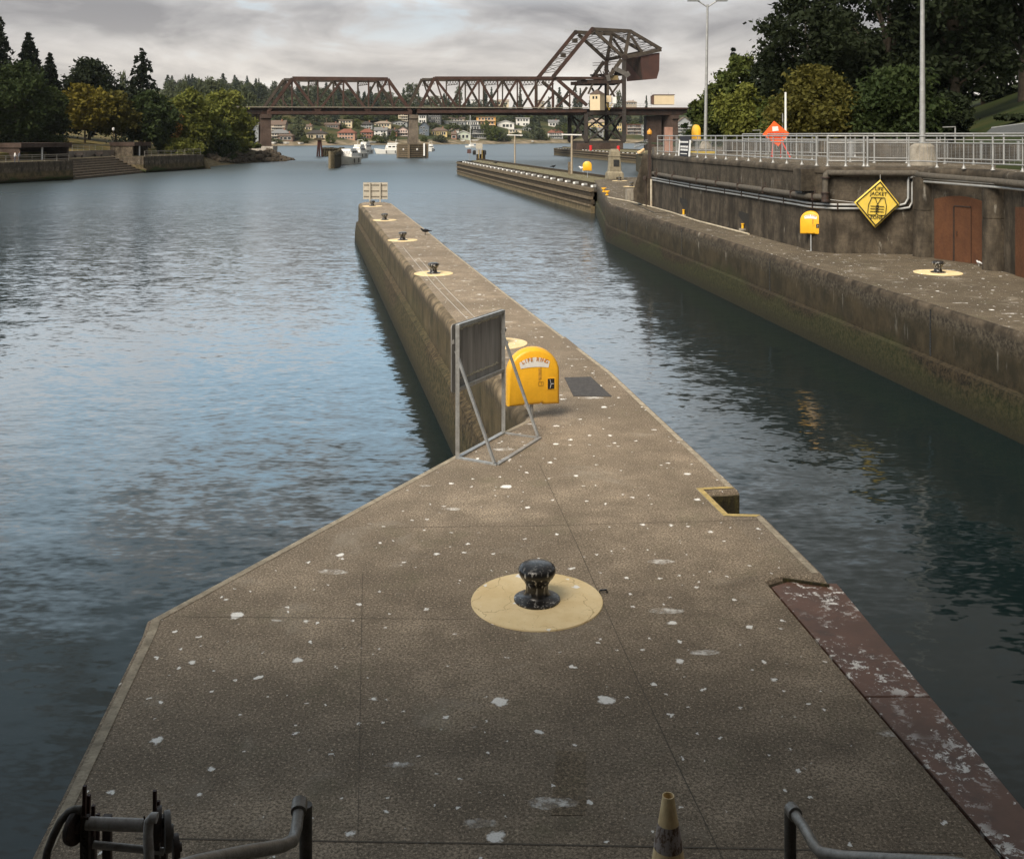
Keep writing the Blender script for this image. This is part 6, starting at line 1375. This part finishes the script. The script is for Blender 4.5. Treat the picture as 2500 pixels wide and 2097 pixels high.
for u, vt, w_, con in ((573, 182, 26, 1), (603, 184, 20, 1), (632, 190, 14, 1), (670, 198, 22, 0), (1185, 208, 24, 1), (1200, 212, 20, 1), (1405, 198, 26, 1), (1417, 214, 22, 1), (1366, 212, 30, 1), (1510, 224, 34, 0), (1578, 232, 18, 1), (1000, 203, 34, 0), (1016, 206, 26, 0), (985, 213, 18, 1), (1340, 235, 20, 1), (1120, 210, 22, 0), (1270, 208, 22, 1), (1442, 228, 24, 1)):
    Y = 1120; x = (u-UC)/F*Y; g = farz(x, Y); far_tree('c' if con else 'b', (x, Y, g-.5), S(u, vt, Y).z-g, w_/F*Y/((S(u, vt, Y).z-g)*(.5 if con else .95)), 'tall tree standing above the far skyline', 'tall trees on the far skyline', 'conifer_tree' if con else 'broadleaf_tree')
# behind the left bank
for u, vt, w_, con in ((398, 222, 26, 0), (412, 212, 34, 0), (436, 203, 30, 0), (452, 190, 36, 0), (475, 187, 34, 1), (488, 196, 34, 0), (512, 190, 44, 0), (535, 200, 40, 0), (555, 214, 36, 0), (575, 205, 30, 1), (595, 208, 30, 0), (380, 235, 30, 0), (300, 180, 40, 0), (325, 205, 40, 0), (560, 235, 50, 0), (610, 225, 40, 0)):
    Y = 470; x = (u-UC)/F*Y; g = 6; far_tree('c' if con else 'b', (x, Y, g-.5), S(u, vt, Y).z-g, w_/F*Y/((S(u, vt, Y).z-g)*(.5 if con else .95))*1.25, 'dark grey green tree in the row behind the light green trees left of the bridge', 'trees in the row left of the bridge', 'conifer_tree' if con else 'broadleaf_tree')
# green trees among the houses
for u, vt, vb, w_ in ((728, 284, 342, 44), (745, 330, 349, 20), (807, 326, 350, 26), (836, 300, 314, 20), (872, 290, 315, 22), (886, 327, 350, 26), (921, 330, 348, 30), (940, 325, 350, 24), (960, 318, 345, 20), (1075, 330, 347, 44), (1060, 300, 315, 30), (1105, 300, 322, 40), (1130, 305, 316, 22), (1187, 293, 340, 26), (1205, 306, 345, 40), (1222, 318, 345, 36), (1300, 300, 340, 44), (1320, 315, 342, 26), (1362, 308, 338, 30), (1380, 300, 340, 30), (1345, 280, 300, 40), (1290, 280, 296, 30), (1230, 284, 298, 24), (1400, 310, 335, 30), (1420, 300, 330, 30), (1150, 315, 330, 18), (1262, 322, 336, 22), (770, 285, 305, 30), (800, 282, 302, 26), (850, 282, 296, 24), (700, 285, 300, 26), (900, 283, 297, 30), (960, 285, 297, 26), (985, 305, 318, 18), (1010, 335, 348, 18), (1035, 332, 346, 18), (1110, 283, 290, 40), (1160, 282, 290, 36), (1250, 280, 290, 36), (1450, 310, 338, 24), (1500, 318, 340, 24), (1550, 295, 312, 30), (1585, 300, 316, 22), (1675, 315, 340, 34), (1610, 300, 320, 30), (680, 340, 350, 22), (665, 338, 350, 20), (1330, 330, 342, 24), (1240, 330, 345, 20)):
    p = ray_far(u, vb); zt = S(u, vt, p.y).z; h = max(2.5, zt-p.z); far_tree('g' if rr.random() < .45 else 'b', (p.x, p.y-1.5, p.z-.6), h+.6, w_/F*p.y/(h*.95), 'green garden tree among the houses on the far shore', 'garden trees among the far houses', 'broadleaf_tree')

# ================================================================== houses across the water
def rgb(n_, c, **k): return paint('house '+n_, c, .8, .08, .25, spec=.2, **k)
WALL = {'white': rgb('white', (.62, .60, .56)), 'cream': rgb('cream', (.55, .46, .31)), 'tan': rgb('tan', (.34, .28, .21)), 'brown': rgb('brown', (.15, .10, .075)), 'salmon': rgb('salmon', (.40, .23, .16)), 'grey': rgb('grey', (.27, .28, .28)), 'blue': rgb('blue grey', (.105, .125, .15)), 'dark': rgb('dark', (.07, .072, .075)), 'yellow': rgb('yellow', (.55, .42, .19)), 'orange': rgb('orange', (.56, .30, .08)), 'green': rgb('pale green', (.40, .44, .36)), 'pink': rgb('pink', (.50, .38, .33)), 'brick': rgb('brick', (.25, .125, .085))}
ROOF = {'dark': rgb('roof dark', (.055, .048, .045)), 'brown': rgb('roof brown', (.13, .095, .075)), 'red': rgb('roof red', (.19, .080, .056)), 'grey': rgb('roof grey', (.17, .17, .17)), 'white': rgb('roof white', (.5, .49, .47)), 'tan': rgb('roof tan', (.26, .21, .165))}
wm = MB().box((0, 0, 0), (1, .12, 1)).build('window', M_glass); win_me = wm.data; bpy.data.objects.remove(wm)
fmr = MB().box((0, 0, 0), (1, .10, 1)).build('w', WALL['white']); frm_me = fmr.data; bpy.data.objects.remove(fmr)
def house(lab, u0, u1, v0, v1, wall, roof, kind, floors=1, nwin=4, bal=False, Y=None, depth=None):
    uc = (u0+u1)/2; p = ray_far(uc, v1) if Y is None else S(uc, v1, Y); k = p.y/F; w_ = (u1-u0)*k; h = (v1-v0)*k; d_ = depth or max(8, w_*.7); hr = {'flat': .35, 'gable': h*.34, 'hip': h*.36, 'side': h*.34}[kind]; hw = h-hr
    r = thing('house', lab, 'house', tuple(p), 'houses on the far shore')
    L = lambda x, y, z: (x, y, z); mb = MB(); mb.box((0, d_/2, hw/2-3), (w_*.92, d_, hw+6)); 
    if kind == 'gable': mb.extr([Vector((-w_*.46, 0, hw)), Vector((w_*.46, 0, hw)), Vector((0, 0, h-.15))], (0, d_, 0))
    wo = mb.build('wall', WALL[wall], r, local=True)
    mb = MB(); W2 = w_/2
    if kind == 'flat': mb.box((0, d_/2-.3, hw+.18), (w_, d_+1.6, .36))
    elif kind == 'gable':
        for s_ in (-1, 1): mb.extr([Vector((s_*(W2+.3), -.8, hw-.25)), Vector((0, -.8, h)), Vector((0, -.8, h-.4)), Vector((s_*(W2+.2), -.8, hw-.6))], (0, d_+1.4, 0))
    elif kind == 'hip':
        e = min(W2, d_/2)*.9; mb.add([(-W2, -.8, hw), (W2, -.8, hw), (W2, d_+.8, hw), (-W2, d_+.8, hw), (-W2+e, d_/2, h), (W2-e, d_/2, h), (-W2, -.8, hw-.3), (W2, -.8, hw-.3), (W2, d_+.8, hw-.3), (-W2, d_+.8, hw-.3)], [(0, 1, 5, 4), (1, 2, 5), (2, 3, 4, 5), (3, 0, 4), (6, 7, 1, 0), (7, 8, 2, 1), (9, 6, 0, 3), (9, 8, 7, 6)])
    else: mb.extr([Vector((-W2, -.8, hw-.15)), Vector((-W2, d_/2, h)), Vector((-W2, d_+.8, hw-.15))], (w_, 0, 0))
    ro = mb.build('roof', ROOF[roof], r, local=True)
    if kind in ('hip', 'side'): mb = MB(); mb.box((w_*.2, d_*.4, h), (.9, .9, 1.8)); mb.build('chimney', WALL['brick'], ro, local=True)
    fh = hw/floors; rr_ = random.Random(int(u0*3+v0))
    for f_ in range(floors):
        for i in range(nwin):
            if rr_.random() < .1: continue
            x = -w_*.38+w_*.76*(i+.5)/nwin; ww = w_*.76/nwin*rr_.uniform(.5, .8); wh = fh*rr_.uniform(.42, .55)
            a = bpy.data.objects.new('window', win_me); col.objects.link(a); a.parent = r; a.location = (x, -.12, fh*(f_+.5)); a.scale = (ww, 1, wh)
            if ww > 1.2: b_ = bpy.data.objects.new('frame', frm_me); col.objects.link(b_); b_.parent = a; b_.location = (0, .06, 0); b_.scale = (1.18, 1, 1.2)
        if bal and f_ < floors: mb = MB(); mb.box((0, -1.0, fh*f_+.1), (w_*.86, 2.0, .2)); mb.box((0, -1.95, fh*f_+.6), (w_*.86, .06, .12)); mb.build('balcony', WALL['white' if wall != 'white' else 'grey'], r, local=True)
    return r
HS = [
 ('apartment block with three dark gables beside the left stone pier', 659, 698, 294, 326, 'tan', 'brown', 'side', 3, 6, True), ('long tiered terrace with a pale roof below the gabled apartment block', 658, 706, 316, 341, 'tan', 'grey', 'hip', 2, 6, True), ('dark glass pavilion with a wide brown roof near the beach', 677, 716, 324, 345, 'brown', 'brown', 'hip', 1, 3),
 ('small cream house with a tall white chimney behind the spreading tree', 744, 761, 304, 319, 'cream', 'brown', 'side', 1, 2), ('low house with a big dark hipped roof left of the red roofs', 746, 796, 318, 341, 'cream', 'dark', 'hip', 1, 6), ('brown roofed bungalow high above the dark hipped roof', 790, 830, 300, 314, 'brown', 'brown', 'side', 1, 5),
 ('cream house with a square tower above the big red roof', 826, 861, 293, 311, 'cream', 'tan', 'flat', 2, 4), ('blue grey house with a dark deck beside the conifer', 879, 910, 297, 315, 'grey', 'dark', 'hip', 2, 4), ('cream house with a tan hipped roof above the white gable', 912, 956, 296, 311, 'cream', 'tan', 'hip', 1, 5), ('large salmon house with a red tiled roof', 822, 868, 315, 341, 'salmon', 'red', 'hip', 2, 5), ('brick house with a dark red roof right of the salmon house', 878, 911, 315, 338, 'brick', 'red', 'hip', 2, 4), ('white two storey house with a grey gable roof', 912, 946, 311, 333, 'white', 'grey', 'side', 2, 4),
 ('low grey house with a shallow roof left of the mid channel pier', 953, 996, 294, 307, 'grey', 'dark', 'gable', 1, 5), ('pink gabled house with arched windows by the mid channel pier', 968, 998, 309, 333, 'pink', 'dark', 'gable', 2, 4, True), ('brick house left of the pink gabled house', 945, 970, 315, 333, 'brick', 'dark', 'side', 1, 3), ('cream apartment block under the bridge at the mid channel pier', 971, 998, 277, 297, 'cream', 'grey', 'flat', 3, 4, True), ('white angular house right of the mid channel pier', 1021, 1041, 280, 302, 'white', 'grey', 'flat', 2, 3), ('large dark grey modern house under the bridge deck', 1043, 1078, 276, 302, 'dark', 'grey', 'flat', 3, 5), ('tall narrow dark blue gabled house right of the pier', 1022, 1048, 297, 331, 'blue', 'dark', 'gable', 3, 3), ('yellow house with a tan hipped roof near the shore', 1051, 1093, 312, 333, 'yellow', 'brown', 'hip', 1, 6), ('tan house with a long brown roof under the lift span', 1089, 1135, 286, 297, 'tan', 'brown', 'side', 1, 5), ('long low white house with a flat roof under the lift span', 1082, 1138, 296, 308, 'grey', 'white', 'flat', 1, 8), ('white flat roofed house left of the orange house', 1138, 1169, 295, 308, 'white', 'white', 'flat', 1, 5), ('bright orange modern house under the lift span', 1161, 1212, 285, 306, 'orange', 'brown', 'flat', 2, 5, True), ('small white garage like house above the green gable', 1095, 1121, 314, 325, 'white', 'tan', 'side', 1, 2), ('pale green gabled boathouse near the sailboat', 1113, 1149, 319, 341, 'green', 'white', 'gable', 1, 3), ('brick annex left of the pale green boathouse', 1101, 1115, 322, 341, 'brick', 'brown', 'side', 1, 1), ('dark flat roofed house with a glass veranda right of the sailboat', 1150, 1190, 316, 339, 'dark', 'dark', 'flat', 2, 6, True), ('grey house behind the sailboat mast', 1147, 1173, 305, 320, 'grey', 'grey', 'flat', 1, 3), ('low white house with a shallow gable below the white box house', 1212, 1257, 294, 314, 'white', 'white', 'gable', 1, 4), ('boxy white modern house near the lift tower', 1258, 1294, 288, 309, 'white', 'white', 'flat', 2, 4), ('cream house on a white terrace above the brown bank', 1240, 1275, 316, 333, 'cream', 'white', 'flat', 2, 4, True), ('grey gabled house half hidden by trees near the shore', 1275, 1299, 308, 322, 'grey', 'grey', 'gable', 1, 3), ('white villa with a terracotta roof and arcade by the water', 1336, 1376, 316, 339, 'white', 'red', 'hip', 2, 7, True), ('white gabled house left of the lift tower', 1338, 1366, 293, 310, 'white', 'grey', 'side', 1, 3),
 ('large yellow apartment house behind the lift tower', 1435, 1482, 289, 316, 'yellow', 'tan', 'hip', 3, 6), ('grey house low behind the lift tower', 1440, 1475, 312, 336, 'grey', 'grey', 'side', 2, 4), ('yellow house right of the far tower column', 1505, 1530, 300, 322, 'yellow', 'brown', 'flat', 2, 4), ('brown apartment block with a terracotta roof right of the tower', 1528, 1567, 304, 330, 'brown', 'red', 'flat', 3, 6, True), ('grey and white apartment block left of the dark abutment', 1566, 1598, 306, 333, 'grey', 'white', 'flat', 3, 5, True), ('big white apartment block with grey gables at the right end of the bridge', 1650, 1692, 286, 331, 'grey', 'brown', 'gable', 4, 6, True),
 ('white flat roofed house on the skyline between the two spans', 972, 1017, 240, 256, 'white', 'tan', 'flat', 1, 6), ('white apartment house on the skyline seen through the lift span', 1038, 1085, 235, 257, 'white', 'white', 'flat', 2, 5), ('cream skyline house seen through the middle of the lift span', 1212, 1243, 243, 258, 'cream', 'tan', 'side', 1, 4), ('small tan skyline house left of the lift links', 1305, 1330, 244, 257, 'tan', 'brown', 'gable', 1, 3), ('low tan skyline house right of the lift tower', 1525, 1556, 246, 257, 'tan', 'tan', 'hip', 1, 4), ('cream skyline house left of the lift span end post', 935, 962, 244, 258, 'cream', 'brown', 'side', 1, 3), ('white skyline house beside the cream one in the lift span', 1150, 1180, 244, 257, 'white', 'grey', 'flat', 1, 4)]
for h_ in HS: house(*h_)
# utility poles
for u, v0, v1, lab in ((771, 280, 302, 'utility pole with a crossarm above the small cream house'), (797, 288, 322, 'utility pole in front of the brown roofed bungalow')):
    p = ray_far(u, v1); r = thing('utility_pole', lab, 'utility pole', tuple(p), 'utility poles on the far shore'); t_ = S(u, v0, p.y); mb = MB(); mb.tube([p, t_], .22, 6); mb.build('pole', M_timber, r); mb = MB(); mb.bar(t_+Vector((-1.3, 0, -.8)), t_+Vector((1.3, 0, -.8)), .2); mb.build('crossarm', M_timber, r)
# small boats pulled up on the beach
skm = MB(); skm.layers([(-2.2, -.7), (1.4, -.75), (2.6, 0), (1.4, .75), (-2.2, .7)], [(0, .35), (.75, 0), (.8, .08), (.5, .2)]); sk0 = skm.build('beached_dinghy', M_white)
for i, (u, v_, lab) in enumerate(((694, 352, 'white dinghy lying on the beach by the pavilion'), (735, 353, 'grey white dinghy on the beach below the spreading tree'), (664, 352, 'upturned pale dinghy beside the left stone pier'), (909, 350, 'white dinghy on the beach below the brick house'), (1130, 346, 'white dinghy on the ramp below the green boathouse'), (1160, 345, 'white motor dinghy right of the green boathouse'), (1300, 348, 'dark green dinghy at the water edge right of the sailboat'))):
    o = sk0 if i == 0 else sk0.copy()
    if i: col.objects.link(o)
    p = ray_far(u, v_); o.location = p+Z*.2; o.rotation_euler.z = i*1.3; o.scale = (1.5,)*3; tag(o, lab, 'boat', 'dinghies on the far beach')

# ================================================================== boats afloat and channel timber
M_boat = paint('white boat gelcoat', (.66, .65, .61), .35, .06, 1, spec=.5); M_hull2 = paint('cream hull', (.50, .47, .40), .4, .08, 1); M_blue = paint('blue canvas', (.03, .045, .10), .8)
def boat(lab, u, v_, L, rz, flying=True, bowcol=None, Y=None, canopy=None):
    p = G(u, v_, ZW) if Y is None else Vector(((u-UC)/F*Y, Y, ZW)); r = thing('motor_boat', lab, 'boat', tuple(p), 'motor boats near the bridge', rz); w_ = L*.34
    out = [(-L*.5, -w_*.46), (L*.1, -w_*.5), (L*.32, -w_*.34), (L*.5, 0), (L*.32, w_*.34), (L*.1, w_*.5), (-L*.5, w_*.46)]
    mb = MB(); fb = L*.13; vs = []; n = len(out)
    for z, k, sh in ((-.5, .7, 0), (0, .86, 0), (fb, 1.0, .55), (fb+.06, .97, .55)): vs += [(x*(k if x > 0 else .98), y*k, z+sh*max(0, x/L*2)**2) for x, y in out]
    fs = [(i*n+k, i*n+(k+1) % n, (i+1)*n+(k+1) % n, (i+1)*n+k) for i in range(3) for k in range(n)]+[tuple(range(3*n, 4*n))]
    mb.add(vs, fs); mb.build('hull', bowcol or M_boat, r, local=True)
    mb = MB(); ca = [(-L*.36, -w_*.38), (L*.14, -w_*.38), (L*.14, w_*.38), (-L*.36, w_*.38)]; mb.layers(ca, [(fb, 0), (fb+L*.07, .03), (fb+L*.16, .12*w_), (fb+L*.175, .1*w_)]); cb = mb.build('cabin', M_boat, r, local=True)
    for k in range(4): mb = MB(); mb.box((L*.125, -w_*.3+w_*.6*(k+.5)/4, fb+L*.108), (.12, w_*.12, L*.06), Matrix.Rotation(R(-18), 3, 'Y')); mb.build('window', M_glass, cb, local=True)
    for s_ in (-1, 1):
        for k in range(3): mb = MB(); mb.box((-L*.28+k*L*.13, s_*w_*.345, fb+L*.105), (L*.095, .1, L*.05)); mb.build('window', M_glass, cb, local=True)
    if flying:
        mb = MB(); mb.layers([(-L*.3, -w_*.28), (L*.02, -w_*.28), (L*.06, 0), (L*.02, w_*.28), (-L*.3, w_*.28)], [(fb+L*.175, 0), (fb+L*.235, .03)]); mb.build('flybridge', M_boat, r, local=True)
        mb = MB()
        for s_ in (-1, 1): mb.tube([(-L*.22, s_*w_*.24, fb+L*.23), (-L*.24, s_*w_*.2, fb+L*.36)], .05, 6)
        mb.bar((-L*.24, -w_*.2, fb+L*.36), (-L*.24, w_*.2, fb+L*.36), .1); mb.build('mast_arch', M_boat, r, local=True)
    if canopy: mb = MB(); mb.box((-L*.16, 0, fb+L*.36), (L*.3, w_*.62, .12)); mb.build('canopy', canopy, r, local=True)
    mb = MB()
    for s_ in (-1, 1):
        for k in range(5): x = L*(.1+.09*k); y = s_*w_*(.48-.085*k); mb.bar((x, y, fb+.1), (x, y, fb+.9), .04)
        mb.bar((L*.1, s_*w_*.48, fb+.9), (L*.46, s_*w_*.14, fb+1.1), .04)
    mb.build('bow_rail', M_rail, r, local=True)
    for s_, x in ((1, -.2), (1, .1), (-1, 0)): mb = MB(); mb.lathe([(.02, fb*.9), (.14, fb*.8), (.14, fb*.25), (.02, fb*.15)], 8, (x*L, s_*w_*.52, 0)); mb.build('fender', M_black, r, local=True)
    return r
boat('white cabin boat with its bow towards us moored at the timber wall', 848, 401, 13, R(-97), False, M_hull2)
boat('white motor yacht behind the nearest cabin boat', 873, 386, 12, R(-100), True)
boat('white motor yacht with a blue canopy, last in the row at the timber wall', 888, 376, 13, R(-102), True, None, None, M_blue)
boat('white flybridge cruiser under way left of the mid channel pier', 950, 376, 12.0, R(188), True)
boat('small white cruiser half hidden right of the mid channel pier', 1052, 370, 9, R(-80), True)
p = G(1150, 361, ZW); r = thing('sailboat', 'white sailboat with a bare tall mast anchored off the far shore', 'boat', tuple(p), None, R(200))
mb = MB(); mb.layers([(-3.4, -1), (.6, -1.3), (4, 0), (.6, 1.3), (-3.4, 1)], [(-.4, .4), (1.1, 0), (1.15, .1)]); mb.layers([(-1.8, -.7), (1, -.7), (1.6, 0), (1, .7), (-1.8, .7)], [(1.1, 0), (1.9, .2)]); mb.build('hull', M_boat, r, local=True)
mb = MB(); mb.tube([(.5, 0, 1), (.5, 0, 21)], [.16, .1], 8); mb.tube([(.5, 0, 2.6), (-3.2, 0, 2.5)], .2, 8); mb.bar((.5, -.9, 11), (.5, .9, 11), .08); mb.build('mast', M_white, r, local=True)
mb = MB()
for q in ((-3.3, 0), (3.8, 0)): mb.tube([(q[0], 0, 1.1), (.5, 0, 20.8)], .03, 4)
mb.build('rigging', M_rail, r, local=True)
# timber breakwater and dolphin
root = thing('timber_breakwater', 'dark mossy timber breakwater wall left of the moored boats', 'breakwater', tuple(G(815, 412, ZW)))
M_weed = paint('weedy timber', (.060, .048, .026), .95, .5, 1.5, grime=(.03, .025, .014), gamt=.6, bmp=.5)
def pilewall(a, c, zt, thick=.7):
    a, c = Vector(a), Vector(c); L = (c-a).length; n = int(L/.9); mb = MB(); rr_ = random.Random(3)
    for k in range(n+1): q = a.lerp(c, k/n); mb.tube([q+Z*-5, q+Z*(zt+rr_.uniform(-.15, .1))], .5, 6)
    mb.bar(a+Z*(zt-.5), c+Z*(zt-.5), 1.3, .5); return mb
a = G(812, 412, ZW); a2 = G(826, 408, ZW); c = S(836, 392, 322); a.z = a2.z = c.z = 0
pilewall(a, a2, 1.15).build('end_face', M_weed, root); pilewall(a2, c, 1.1).build('pile_wall', M_weed, root)
mb = MB(); mb.bar(a+Vector((-.6, -.2, -3)), a+Vector((-.6, -.2, 1.3)), .5); mb.build('gauge_board', paint('pale board', (.17, .14, .09), .9), root)
f0, f1 = S(787, 372, 372), S(838, 372, 372); f0.z = f1.z = 0; pilewall(f0, f1, .6).build('pile_wall', M_weed, root)
p = G(780, 383, ZW); root = thing('timber_dolphin', 'red brown tripod of piles with a small platform standing in the water', 'dolphin', tuple(p)); Y = p.y; top = S(780, 338, Y)
M_redp = paint('red brown piles', (.12, .045, .035), .85, .3, 1)
for u in (773, 779.5, 788): 
    for dy in (-1, 1): q = S(u, 383, Y+dy*1.2); q.z = ZW-2; mb = MB(); mb.tube([q, Vector((top.x+(q.x-top.x)*.35, Y+dy*.5, top.z-.6))], .27, 8); mb.build('pile', M_redp, root)
mb = MB(); mb.box((top.x, Y, top.z-.3), (3.2, 2.8, .7)); mb.build('platform', M_timber, root); mb = MB(); mb.lathe([(.5, 0), (.5, .7), (.3, .9), (.001, .95)], 10, (top.x, Y, top.z)); mb.build('lamp', M_rail, root)
# gangway behind the iron post
root = thing('gangway', 'grey truss gangway at the marina behind the iron post', 'gangway', tuple(S(1562, 360, 300))); a, c = S(1548, 362, 255), S(1584, 350, 262); mb = MB()
for o_ in (Vector((0, 0, 0)), Vector((.3, 1.6, 0))):
    mb.bar(a+o_, c+o_, .15); mb.bar(a+o_+Z*1, c+o_+Z*1, .1)
    for k in range(9): mb.bar(a.lerp(c, k/8)+o_, a.lerp(c, min(k+1, 8)/8)+o_+Z*1, .08)
mb.build('truss_frame', M_rail, root)

# ================================================================== added unseen building and canopy that shade the foreground
root = thing('shade_building', 'added unseen concrete building with a canopy, shading the foreground from behind the viewpoint', 'building', (0, -6, 0))
M_bld = paint('building concrete', (.16, .14, .12), .9, .2, .6)
mb = MB(); mb.box((-2, -9, 2.8), (44, 10, 12)); mb.build('wall', M_bld, root)
mb = MB(); mb.box((-2, -5, 9.0), (46, 19, .4)); mb.build('shade_canopy', M_bld, root)
mb = MB(); mb.box((0, -1.4, 2.85), (13, 4.4, .35)); mb.build('walkway_slab', M_bld, root)
mb = MB(); mb.box((.4, .55, -.6), (7.6, 1.0, 6.4)); mb.build('pier_wall', M_bld, root)

# ================================================================== thin sea air
hz = bpy.data.materials.new('haze'); hz.use_nodes = True; t = hz.node_tree; t.nodes.clear()
pv = nd(t, 'ShaderNodeVolumePrincipled', {'Color': (.80, .86, .90, 1), 'Density': .000045, 'Anisotropy': .2})
nd(t, 'ShaderNodeOutputMaterial', {1: pv.outputs[0]})
mb = MB(); mb.box((0, 1450, 55), (5200, 3300, 132)); tag(mb.build('haze', hz), kind='stuff')
